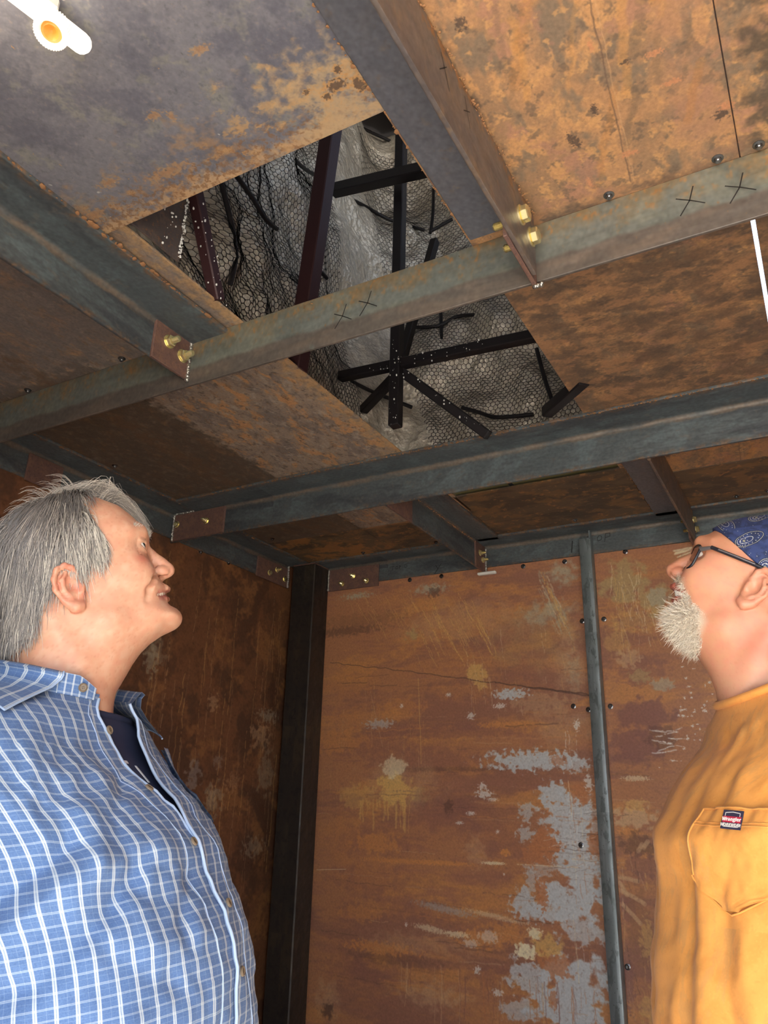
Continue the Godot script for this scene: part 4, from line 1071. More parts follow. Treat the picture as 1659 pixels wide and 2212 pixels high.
func build_attic() -> void:
	curtain_path = Curve2D.new()
	curtain_path.bake_interval = 0.02
	var pts := [Vector2(-1.13, -0.55), Vector2(-1.15, -1.0), Vector2(-1.2, -1.4), Vector2(-1.29, -1.8), Vector2(-1.30, -2.1), Vector2(-1.2, -2.27), Vector2(-0.9, -2.31), Vector2(-0.3, -2.3), Vector2(-0.15, -2.1), Vector2(-0.15, -0.6), Vector2(-0.3, -0.42), Vector2(-1.0, -0.42)]
	for i in pts.size() + 1:
		var a: Vector2 = pts[i % pts.size()]
		var tan: Vector2 = (pts[(i + 1) % pts.size()] - pts[(i + pts.size() - 1) % pts.size()]) / 6.0
		curtain_path.add_point(a, -tan, tan)
	curtain_len = curtain_path.get_baked_length()
	fold_noise.seed = 8
	fold_noise.frequency = 0.9
	fold_noise.fractal_octaves = 4

	var p := Paint.new(512, 512, rgb(204, 192, 174))
	p.layer(p.noise(61, 9, 5), rgb(216, 206, 190), 0.4, 0.7, 0.9)
	p.layer(p.noise(62, 14, 5), rgb(176, 166, 150), 0.5, 0.8, 0.7)
	p.layer(p.noise(63, 50, 3), rgb(184, 178, 170), 0.6, 0.8, 0.5)
	mats.foil = std(Color.WHITE, 0.42, 0.3, p.tex())
	mats.foil.uv1_scale = Vector3(1.2, 1.2, 1)
	mats.foil.normal_enabled = true
	mats.foil.normal_texture = bump_tex(66, 512, 34.0, 9.0, FastNoiseLite.TYPE_CELLULAR, 3)
	mats.foil.normal_scale = 0.55
	mats.wire = std(rgb(58, 56, 54), 0.5, 0.5)
	mats.fleck = std(rgb(228, 226, 220), 0.6)

	var lining := thing("foil_lining", "crinkled silver foil insulation lining the roof space, wire netting stretched over it", "insulation", Vector3(-0.7, 2.447, -1.4))
	var mb := MB.new()
	var ns := 260
	var nh := 92
	for j in nh + 1:
		for i in ns + 1:
			var s := curtain_len * i / ns
			var y := 2.447 + 1.95 * j / nh
			mb.vert(curtain(s, y), Vector3.ZERO, Vector2(s, y))
	for j in nh:
		for i in ns:
			var a := j * (ns + 1) + i
			if mb.v[a].x > -0.42 and mb.v[a].y > 3.55: continue   # the right gable stands open under the roof board
			mb.iq(a, a + 1, a + ns + 2, a + ns + 1)
	for j in nh + 1:
		for i in ns + 1:
			var i0 := maxi(i - 1, 0)
			var i1 := mini(i + 1, ns)
			var j0 := maxi(j - 1, 0)
			var j1 := mini(j + 1, nh)
			var nn := (mb.v[j * (ns + 1) + i1] - mb.v[j * (ns + 1) + i0]).cross(mb.v[j1 * (ns + 1) + i] - mb.v[j0 * (ns + 1) + i]).normalized()
			mb.n[j * (ns + 1) + i] = nn
	part("foil_sheet", mb, mats.foil, lining)
	var lid := MB.new()
	lid.box(T(-0.5, 4.42, -0.95), Vector3(3.6, 0.02, 4.4))
	part("roof_board", lid, mats.black_steel, lining)

	# hexagonal wire netting, one fine mesh following the foil; bare strips are left between the rolls
	var net := MB.new()
	var cw := 0.0165
	var rowh := cw * 1.5 / sqrt(3.0)
	var s_end := curtain_len * 0.56
	var rows := int(1.75 / rowh)
	var cols := int(s_end / cw)
	for j in rows:
		var y0 := 2.47 + j * rowh
		for i in cols:
			var s0 := 0.05 + (i + (0.5 if j % 2 else 0.0)) * cw
			var strip := sin(s0 * 4.1 + 0.7 + 0.8 * (y0 - 2.45))
			if strip > 0.86: continue
			if y0 > 3.5 and (i + j) % 1 == 1: continue
			var r := cw / sqrt(3.0)
			var a := Vector2(s0, y0 + r)
			var b := Vector2(s0 - cw * 0.5, y0 + r * 0.5)
			var c := Vector2(s0 - cw * 0.5, y0 - r * 0.5)
			var d := Vector2(s0 + cw * 0.5, y0 + r * 0.5)
			var A := curtain(a.x, a.y)
			var B := curtain(b.x, b.y)
			var C := curtain(c.x, c.y)
			var D := curtain(d.x, d.y)
			var nn := (Vector3(-0.7, y0, -1.4) - A)
			nn.y = 0
			nn = nn.normalized()
			var o := nn * 0.006
			for e in [[A, B], [B, C], [A, D]]:
				var dir: Vector3 = (e[1] - e[0]).normalized()
				var side := dir.cross(nn) * 0.0009
				var P: Vector3 = e[0] + o
				var Q: Vector3 = e[1] + o
				var R := nn * 0.0014
				var k := net.v.size()
				net.vert(P - side, -side.normalized()); net.vert(Q - side, -side.normalized())
				net.vert(P + R, nn); net.vert(Q + R, nn)
				net.vert(P + side, side.normalized()); net.vert(Q + side, side.normalized())
				net.iq(k, k + 1, k + 3, k + 2)
				net.iq(k + 2, k + 3, k + 5, k + 4)
	part("wire_netting", net, mats.wire, lining, "hexagonal wire netting", true)

	# black reinforcing rods tied over the netting
	var rods := [
		[Vector3(-1.222, 2.948, -1.274), Vector3(-1.236, 2.951, -1.36), Vector3(-1.252, 2.946, -1.447), Vector3(-1.273, 2.979, -1.527)],
		[Vector3(-1.201, 2.856, -1.198), Vector3(-1.196, 2.746, -1.254), Vector3(-1.192, 2.661, -1.275), Vector3(-1.176, 2.56, -1.25)],
		[Vector3(-1.358, 3.099, -1.84), Vector3(-1.372, 3.116, -1.949)],
		[Vector3(-1.516, 4.241, -2.277), Vector3(-1.498, 4.306, -2.419), Vector3(-1.433, 4.323, -2.548), Vector3(-1.374, 4.292, -2.582)],
		[Vector3(-1.342, 3.409, -1.632), Vector3(-1.391, 3.499, -1.794), Vector3(-1.441, 3.65, -2.026)],
		[Vector3(-1.45, 3.677, -2.122), Vector3(-1.441, 3.754, -2.305), Vector3(-1.397, 3.762, -2.425), Vector3(-1.253, 3.698, -2.496)],
		[Vector3(-1.24, 3.976, -2.557), Vector3(-1.225, 3.798, -2.521), Vector3(-1.226, 3.674, -2.498)],
		[Vector3(-1.227, 3.683, -2.499), Vector3(-1.13, 3.728, -2.52)],
		[Vector3(-1.23, 3.124, -2.382), Vector3(-1.139, 3.115, -2.4), Vector3(-1.04, 3.143, -2.418), Vector3(-0.798, 3.053, -2.405)],
		[Vector3(-1.139, 3.195, -2.419), Vector3(-1.116, 2.998, -2.381)],
		[Vector3(-1.33, 2.746, -2.073), Vector3(-1.308, 2.759, -2.204), Vector3(-1.272, 2.755, -2.268), Vector3(-1.203, 2.721, -2.305)],
		[Vector3(-1.012, 2.687, -2.331), Vector3(-0.941, 2.647, -2.328), Vector3(-0.876, 2.612, -2.322), Vector3(-0.747, 2.594, -2.325)],
		[Vector3(-0.739, 2.88, -2.375), Vector3(-0.709, 2.74, -2.352), Vector3(-0.675, 2.61, -2.331)],
	]
	for r in rods:
		var m := MB.new()
		m.tube(smooth_path(r, 5), [0.0075], 7)
		part("tie_rod", m, mats.black_steel, lining, "bent black rod")

	# frame of square tube standing in the roof space
	var fr := thing("roof_frame", "black square-tube frame standing in the roof space above the hatch, wet with spray", "frame", Vector3(-1.08, 2.45, -1.95))
	bar(fr, "post", Vector3(-1.076, 2.45, -1.95), Vector3(-1.078, 4.39, -1.95), 0.036, mats.black_steel)
	bar(fr, "crossbar", Vector3(-1.320, 2.716, -1.99), Vector3(-0.588, 2.616, -1.905), 0.032, mats.black_steel)
	bar(fr, "brace", Vector3(-1.08, 2.66, -1.975), Vector3(-1.30, 2.645, -2.12), 0.03, mats.black_steel)
	bar(fr, "brace", Vector3(-1.07, 2.66, -1.975), Vector3(-0.80, 2.40, -2.04), 0.03, mats.black_steel)
	bar(fr, "crossbar", Vector3(-1.332, 3.46, -1.9), Vector3(-0.90, 3.33, -1.85), 0.042, mats.black_steel)
	bar(fr, "strut", Vector3(-1.06, 3.35, -2.2), Vector3(-1.15, 2.70, -2.08), 0.03, mats.black_steel)
	bar(fr, "strut", Vector3(-0.47, 2.452, -1.93), Vector3(-0.63, 2.462, -2.09), 0.034, mats.black_steel)
	var mp := thing("roof_prop", "dark maroon square-tube prop leaning across the hatch", "post", Vector3(-1.158, 2.45, -1.524), "props in the roof space")
	bar(mp, "tube", Vector3(-1.158, 2.446, -1.526), Vector3(-0.93, 3.87, -1.386), 0.047, mats.maroon_steel)
	var dp := thing("roof_prop", "short maroon prop speckled white, standing left in the hatch", "post", Vector3(-1.16, 2.45, -1.18), "props in the roof space")
	bar(dp, "tube", Vector3(-1.142, 2.446, -1.175), Vector3(-1.122, 2.72, -1.01), 0.03, mats.maroon_steel)
	flecks(dp, Vector3(-1.142, 2.446, -1.175), Vector3(-1.122, 2.72, -1.01), 0.022, 90, 91)
	flecks(fr, Vector3(-1.076, 2.45, -1.93), Vector3(-1.078, 2.75, -1.93), 0.018, 30, 92)
	flecks(fr, Vector3(-1.07, 2.655, -1.955), Vector3(-0.80, 2.40, -2.02), 0.014, 24, 93)
	flecks(fr, Vector3(-1.2, 2.69, -1.955), Vector3(-0.75, 2.632, -1.90), 0.014, 40, 94)
	var sh := thing("dark_gusset_sheet", "dark steel gusset sheet with a white frosted edge, left in the hatch", "sheet", Vector3(-1.15, 2.446, -0.95))
	var g := MB.new()
	g.extrude(Transform3D(Basis(Vector3(0, 0, 1), Vector3.UP, Vector3(-1, 0, 0)), Vector3(-1.121, 0, 0)), PackedVector2Array([Vector2(-1.022, 2.446), Vector2(-0.80, 2.446), Vector2(-0.80, 2.66), Vector2(-1.018, 2.64)]), 0.005, 5.0)
	part("sheet", g, mats.rust_steel, sh)
	flecks(sh, Vector3(-1.119, 2.448, -1.02), Vector3(-1.119, 2.64, -1.018), 0.004, 110, 95)
	flecks(sh, Vector3(-1.119, 2.47, -1.0), Vector3(-1.119, 2.6, -0.9), 0.03, 26, 96)

	var ol := thing("olive_board", "olive-green board closing the gap above the rear ceiling plate, black stroke on it", "board", Vector3(-0.8, 2.55, -2.5))
	var ob := MB.new()
	ob.box(T(-0.83, 2.4625, -2.49), Vector3(0.66, 0.012, 0.30), 0.001)
	part("board", ob, std(rgb(118, 108, 62), 0.7), ol)
	var om := MB.new()
	om.box(T(-0.92, 2.4559, -2.49), Vector3(0.016, 0.001, 0.26))
	part("black_stroke", om, mats.marker, ol)

func smooth_path(pts: Array, n: int) -> Array:
	var out := []
	for i in pts.size() - 1:
		var a: Vector3 = pts[maxi(i - 1, 0)]
		var b: Vector3 = pts[i]
		var c: Vector3 = pts[i + 1]
		var d: Vector3 = pts[mini(i + 2, pts.size() - 1)]
		for k in n:
			out.append(b.cubic_interpolate(c, a, d, float(k) / n))
	out.append(pts[pts.size() - 1])
	return out

func bar(parent: Node3D, called: String, a: Vector3, b: Vector3, w: float, m: Material) -> void:
	var mb := MB.new()
	var f := along_y((a + b) * 0.5, b - a)
	mb.box(f, Vector3(w, a.distance_to(b), w), 0.003)
	part(called, mb, m, parent)

# flecks of dried white spray
func flecks(parent: Node3D, a: Vector3, b: Vector3, spread: float, count: int, sd: int) -> void:
	var mb := MB.new()
	var g := RandomNumberGenerator.new()
	g.seed = sd
	for i in count:
		var r := lerpf(0.0008, 0.0032, pow(g.randf(), 2.0))
		mb.blob(a.lerp(b, g.randf()) + Vector3(g.randf_range(-0.2, 1), g.randf_range(-1, 1), g.randf_range(-1, 1)) * spread, Vector3(r, r * g.randf_range(0.8, 1.8), r), Basis.IDENTITY, 3, 5)
	part("spray_flecks", mb, mats.fleck, parent, "", true)

# ---------------------------------------------------------------- work light under the ceiling
func build_lamp() -> void:
	var t := thing("work_light", "glowing white tubular work light under the ceiling, amber-centred round socket on it", "lamp", Vector3(-0.86, 2.40, -0.40))
	var a := Vector3(-0.842, 2.395, -0.535)
	var b := Vector3(-0.905, 2.395, -0.20)
	var glow := std(rgb(255, 250, 240), 0.4)
	glow.emission_enabled = true
	glow.emission = Color(1.0, 0.95, 0.86)
	glow.emission_energy_multiplier = 0.7
	var dir := (b - a).normalized()
	var mb := MB.new()
	var pts := []
	var rad := []
	for i in 5:
		var an := i * PI / 8
		pts.append(a + dir * (0.016 - 0.016 * cos(an)))
		rad.append(maxf(0.016 * sin(an), 0.001))
	pts.append(b)
	rad.append(0.016)
	mb.tube(pts, rad, 14)
	part("glowing_tube", mb, glow, t, "glowing white tube")
	var back := MB.new()
	back.box(Transform3D(Basis(dir.cross(Vector3.UP), Vector3.UP, -dir), (a + b) * 0.5 + Vector3(-0.008, 0.02, 0.03)), Vector3(0.034, 0.02, a.distance_to(b) - 0.06), 0.003)
	part("housing", back, std(rgb(226, 222, 214), 0.5), t)
	var c := a + dir * 0.058 + Vector3(0.004, -0.012, 0)
	var f := along_y(c, Vector3(0.15, -0.95, 0.28))
	var ring := MB.new()
	var sides := 40
	for k in sides:
		var an := TAU * k / sides
		ring.box(Transform3D(Basis(Vector3.UP, -an), Vector3.ZERO) * T(0.0235, 0.011, 0), Vector3(0.003, 0.022, 0.0024), 0.0005)
	for i in ring.v.size():
		ring.v[i] = f * ring.v[i]
		ring.n[i] = f.basis * ring.n[i]
	ring.lathe(f, [Vector2(0.0, 0.0), Vector2(0.0228, 0.0), Vector2(0.0228, 0.024), Vector2(0.0185, 0.026), Vector2(0.0165, 0.024), Vector2(0.0155, 0.012), Vector2(0.0, 0.010)], 32)
	var col := std(rgb(240, 236, 226), 0.35)
	col.emission_enabled = true
	col.emission = Color(1.0, 0.93, 0.82)
	col.emission_energy_multiplier = 0.3
	part("knurled_collar", ring, col, t, "white knurled collar")
	var cup := MB.new()
	cup.lathe(f, [Vector2(0.0152, 0.0125), Vector2(0.0150, 0.018), Vector2(0.011, 0.021), Vector2(0.005, 0.0135), Vector2(0.0, 0.0125)], 24)
	var am := std(rgb(176, 104, 44), 0.3)
	am.emission_enabled = true
	am.emission = Color(0.9, 0.5, 0.16)
	am.emission_energy_multiplier = 0.35
	part("amber_socket", cup, am, t, "amber socket")
	var hk := MB.new()
	hk.tube([(a + b) * 0.5 + Vector3(0, 0.025, 0), (a + b) * 0.5 + Vector3(0, 0.043, 0)], [0.004], 8)
	var hk2 := MB.new()
	hk2.tube([b + Vector3(0, 0.025, -0.06), b + Vector3(0, 0.043, -0.06)], [0.004], 8)
	part("hanger", hk, mats.screw, t)
	part("hanger", hk2, mats.screw, t)
	var l := OmniLight3D.new()
	l.name = "work_light_glow"
	l.position = Vector3(-0.872, 2.36, -0.37)
	l.light_color = Color(1.0, 0.93, 0.82)
	l.light_energy = 0.04
	l.light_size = 0.05
	l.omni_range = 9.0
	l.omni_attenuation = 2.0
	l.shadow_enabled = true
	add_child(l)

# ---------------------------------------------------------------- sculpting: a grid of distances meshed as surface nets
class Vox:
	var o: Vector3
	var c: float
	var nx: int
	var ny: int
	var nz: int
	var f := PackedFloat32Array()

	func _init(lo: Vector3, hi: Vector3, cell: float) -> void:
		o = lo; c = cell
		nx = int(ceil((hi.x - lo.x) / cell)) + 1
		ny = int(ceil((hi.y - lo.y) / cell)) + 1
		nz = int(ceil((hi.z - lo.z) / cell)) + 1
		f.resize(nx * ny * nz)
		f.fill(0.05)

	func _range(a: float, b: float, lo: float, n: int) -> Vector2i:
		return Vector2i(clampi(int(floor((a - lo) / c)), 0, n - 1), clampi(int(ceil((b - lo) / c)), 0, n - 1))

	# ellipsoid with turned axes; k = softness of the join; cut = carve instead of add
	func ball(p: Vector3, r: Vector3, k := 0.008, cut := false, bs := Basis.IDENTITY) -> void:
		var m := maxf(r.x, maxf(r.y, r.z)) + k + c * 1.5
		var rx := _range(p.x - m, p.x + m, o.x, nx)
		var ry := _range(p.y - m, p.y + m, o.y, ny)
		var rz := _range(p.z - m, p.z + m, o.z, nz)
		var inv := bs.inverse()
		var mr := minf(r.x, minf(r.y, r.z))
		for z in range(rz.x, rz.y + 1):
			for y in range(ry.x, ry.y + 1):
				var i := (z * ny + y) * nx
				for x in range(rx.x, rx.y + 1):
					var q := inv * (o + Vector3(x, y, z) * c - p)
					var q1 := q / r
					var l := q1.length()
					var d: float
					if l < 0.001: d = -mr
					else: d = l * (l - 1.0) / (q1 / r).length()
					mixin(i + x, d, k, cut)

	# tapered capsule
	func rod(a: Vector3, b: Vector3, ra: float, rb: float, k := 0.008, cut := false) -> void:
		var m := maxf(ra, rb) + k + c * 1.5
		var rx := _range(minf(a.x, b.x) - m, maxf(a.x, b.x) + m, o.x, nx)
		var ry := _range(minf(a.y, b.y) - m, maxf(a.y, b.y) + m, o.y, ny)
		var rz := _range(minf(a.z, b.z) - m, maxf(a.z, b.z) + m, o.z, nz)
		var ab := b - a
		var l2 := maxf(ab.length_squared(), 1e-9)
		for z in range(rz.x, rz.y + 1):
			for y in range(ry.x, ry.y + 1):
				var i := (z * ny + y) * nx
				for x in range(rx.x, rx.y + 1):
					var p := o + Vector3(x, y, z) * c
					var t := clampf((p - a).dot(ab) / l2, 0.0, 1.0)
					var d := (p - a - ab * t).length() - lerpf(ra, rb, t)
					mixin(i + x, d, k, cut)

	func chain(pts: Array, radii: Array, k := 0.008, cut := false) -> void:
		for i in pts.size() - 1:
			rod(pts[i], pts[i + 1], radii[mini(i, radii.size() - 1)], radii[mini(i + 1, radii.size() - 1)], k, cut)

	func mixin(i: int, d: float, k: float, cut: bool) -> void:
		var v := f[i]
		if cut:
			var h := maxf(k - absf(v + d), 0.0) / k
			f[i] = maxf(v, -d) + h * h * k * 0.25
		else:
			var h := maxf(k - absf(v - d), 0.0) / k
			f[i] = minf(v, d) - h * h * k * 0.25

	# keep only what lies on the side of the plane that n points to
	func trim(p: Vector3, n: Vector3) -> void:
		for z in nz:
			for y in ny:
				var i := (z * ny + y) * nx
				for x in nx:
					f[i + x] = maxf(f[i + x], -(o + Vector3(x, y, z) * c - p).dot(n))

	# surface nets; skin(p, n) -> Color gives the colour of each vertex
	func net(mb: MB, xf: Transform3D, skin: Callable) -> void:
		var sy := nx
		var sz := nx * ny
		var id := PackedInt32Array()
		id.resize(f.size())
		id.fill(-1)
		var flip := xf.basis.determinant() < 0.0
		var off := [0, 1, sy, sy + 1, sz, sz + 1, sz + sy, sz + sy + 1]
		for z in nz - 1:
			for y in ny - 1:
				var base := (z * ny + y) * nx
				for x in nx - 1:
					var i := base + x
					var a0 := f[i]
					var a1 := f[i + 1]
					var a2 := f[i + sy]
					var a3 := f[i + sy + 1]
					var a4 := f[i + sz]
					var a5 := f[i + sz + 1]
					var a6 := f[i + sz + sy]
					var a7 := f[i + sz + sy + 1]
					var s := int(a0 < 0) + int(a1 < 0) + int(a2 < 0) + int(a3 < 0) + int(a4 < 0) + int(a5 < 0) + int(a6 < 0) + int(a7 < 0)
					if s == 0 or s == 8: continue
					var acc := Vector3.ZERO
					var n := 0
					if (a0 < 0) != (a1 < 0): acc += Vector3(a0 / (a0 - a1), 0, 0); n += 1
					if (a2 < 0) != (a3 < 0): acc += Vector3(a2 / (a2 - a3), 1, 0); n += 1
					if (a4 < 0) != (a5 < 0): acc += Vector3(a4 / (a4 - a5), 0, 1); n += 1
					if (a6 < 0) != (a7 < 0): acc += Vector3(a6 / (a6 - a7), 1, 1); n += 1
					if (a0 < 0) != (a2 < 0): acc += Vector3(0, a0 / (a0 - a2), 0); n += 1
					if (a1 < 0) != (a3 < 0): acc += Vector3(1, a1 / (a1 - a3), 0); n += 1
					if (a4 < 0) != (a6 < 0): acc += Vector3(0, a4 / (a4 - a6), 1); n += 1
					if (a5 < 0) != (a7 < 0): acc += Vector3(1, a5 / (a5 - a7), 1); n += 1
					if (a0 < 0) != (a4 < 0): acc += Vector3(0, 0, a0 / (a0 - a4)); n += 1
					if (a1 < 0) != (a5 < 0): acc += Vector3(1, 0, a1 / (a1 - a5)); n += 1
					if (a2 < 0) != (a6 < 0): acc += Vector3(0, 1, a2 / (a2 - a6)); n += 1
					if (a3 < 0) != (a7 < 0): acc += Vector3(1, 1, a3 / (a3 - a7)); n += 1
					var p := o + (Vector3(x, y, z) + acc / n) * c
					var g := Vector3(a1 + a3 + a5 + a7 - a0 - a2 - a4 - a6, a2 + a3 + a6 + a7 - a0 - a1 - a4 - a5, a4 + a5 + a6 + a7 - a0 - a1 - a2 - a3).normalized()
					mb.cur = skin.call(p, g)
					id[i] = mb.vert(xf * p, (xf.basis * g).normalized(), Vector2(p.x, p.y))
		for z in range(1, nz - 1):
			for y in range(1, ny - 1):
				var base := (z * ny + y) * nx
				for x in range(1, nx - 1):
					var i := base + x
					var ins := f[i] < 0
					if ins != (f[i + 1] < 0): face(mb, id[i - sy - sz], id[i - sz], id[i], id[i - sy], ins != flip)
					if ins != (f[i + sy] < 0): face(mb, id[i - 1 - sz], id[i - 1], id[i], id[i - sz], ins != flip)
					if ins != (f[i + sz] < 0): face(mb, id[i - 1 - sy], id[i - sy], id[i], id[i - 1], ins != flip)

	func face(mb: MB, a: int, b: int, c2: int, d: int, out: bool) -> void:
		if a < 0 or b < 0 or c2 < 0 or d < 0: return
		if out: mb.iq(a, b, c2, d)
		else: mb.iq(a, d, c2, b)

# side-view height field of a head: half width squared, signed, on a fine grid over (u forward, v up)
class HeadSide:
	var lo: Vector2
	var cell := 0.003
	var nx: int
	var ny: int
	var w2 := PackedFloat32Array()

	func _init(poly: PackedVector2Array, spots: Array, lo_: Vector2, hi: Vector2) -> void:
		lo = lo_
		nx = int((hi.x - lo.x) / cell) + 2
		ny = int((hi.y - lo.y) / cell) + 2
		w2.resize(nx * ny)
		var m := poly.size()
		for j in ny:
			for i in nx:
				var p := lo + Vector2(i, j) * cell
				var best := 1e9
				for k in m:
					var a := poly[k]
					var b := poly[(k + 1) % m]
					var ab := b - a
					var t := clampf((p - a).dot(ab) / ab.length_squared(), 0.0, 1.0)
					best = minf(best, p.distance_squared_to(a + ab * t))
				var d := sqrt(best)
				if not Geometry2D.is_point_in_polygon(p, poly): d = -d
				var wm := 0.0
				var rr := 0.0
				var tot := 0.0
				for s in spots:
					var q := 1.0 / (p.distance_squared_to(s[0]) + 0.0004)
					q *= q
					wm += s[1] * q
					rr += s[2] * q
					tot += q
				wm /= tot
				rr /= tot
				var e := 1.0 - minf(d / rr, 1.0)
				w2[j * nx + i] = wm * wm * (1.0 - e * e) if d > 0 else wm * wm * 2.0 * d / rr
		for pass_ in 2:
			var q := w2.duplicate()
			for j in range(1, ny - 1):
				for i in range(1, nx - 1):
					var k := j * nx + i
					if q[k] > 0.0012:
						w2[k] = 0.4 * q[k] + 0.15 * (q[k - 1] + q[k + 1] + q[k - nx] + q[k + nx])

	func at(u: float, v: float) -> float:
		var x := clampf((u - lo.x) / cell, 0.0, nx - 1.001)
		var y := clampf((v - lo.y) / cell, 0.0, ny - 1.001)
		var i := int(x)
		var j := int(y)
		var fx := x - i
		var fy := y - j
		var k := j * nx + i
		return lerpf(lerpf(w2[k], w2[k + 1], fx), lerpf(w2[k + nx], w2[k + nx + 1], fx), fy)

	func fill(vx: Vox) -> void:
		for y in vx.ny:
			for x in vx.nx:
				var q := at(vx.o.x + x * vx.c, vx.o.y + y * vx.c)
				var qq := sqrt(absf(q))
				for z in vx.nz:
					var w := vx.o.z + z * vx.c
					vx.f[(z * vx.ny + y) * vx.nx + x] = (w * w - q) / (qq + absf(w) + 0.012)

	# point on the skin at (u, v), side +1 or -1, lifted off by h
	func skin_at(u: float, v: float, side: float, h: float) -> Vector3:
		var q := at(u, v)
		var w := sqrt(maxf(q, 0.0)) * side
		var g := Vector2(at(u + 0.004, v) - at(u - 0.004, v), at(u, v + 0.004) - at(u, v - 0.004)) / 0.008
		var n := Vector3(-g.x, -g.y, 2.0 * w).normalized()
		return Vector3(u, v, w) + n * h

func lin(r: int, g: int, b: int) -> Color:
	return rgb(r, g, b).srgb_to_linear()

# one hair as a tapering ribbon
func strand(mb: MB, pts: Array, w: float, c0: Color, c1: Color, facing: Vector3) -> void:
	var m := pts.size()
	var start := mb.v.size()
	for i in m:
		var d: Vector3 = (pts[mini(i + 1, m - 1)] - pts[maxi(i - 1, 0)]).normalized()
		var s := d.cross(facing).normalized() * w * 0.5 * (1.0 - 0.75 * float(i) / (m - 1))
		var n := s.cross(d).normalized()
		if n.dot(facing) < 0: n = -n
		mb.cur = c0.lerp(c1, float(i) / (m - 1))
		mb.vert(pts[i] - s, n)
		mb.vert(pts[i] + s, n)
	for i in m - 1:
		var k := start + i * 2
		mb.iq(k, k + 1, k + 3, k + 2)

# ---------------------------------------------------------------- man in the checked shirt
func mirror(v: Vector3) -> Vector3:
	return Vector3(v.x, v.y, -v.z)

func both(vx: Vox, p: Vector3, r: Vector3, k := 0.008, cut := false, bs := Basis.IDENTITY) -> void:
	vx.ball(p, r, k, cut, bs)
	var mb := Basis(Vector3(bs.x.x, bs.x.y, -bs.x.z), Vector3(bs.y.x, bs.y.y, -bs.y.z), Vector3(-bs.z.x, -bs.z.y, bs.z.z))
	vx.ball(mirror(p), r, k, cut, mb)

func both_chain(vx: Vox, pts: Array, radii: Array, k := 0.008, cut := false) -> void:
	vx.chain(pts, radii, k, cut)
	var q := []
	for p in pts: q.append(mirror(p))
	vx.chain(q, radii, k, cut)

func v2s(a: Array) -> PackedVector2Array:
	var q := PackedVector2Array()
	for p in a: q.append(Vector2(p[0], p[1]))
	return q

func build_people() -> void:
	build_man_left()
	build_man_right()

var skin_noise := FastNoiseLite.new()

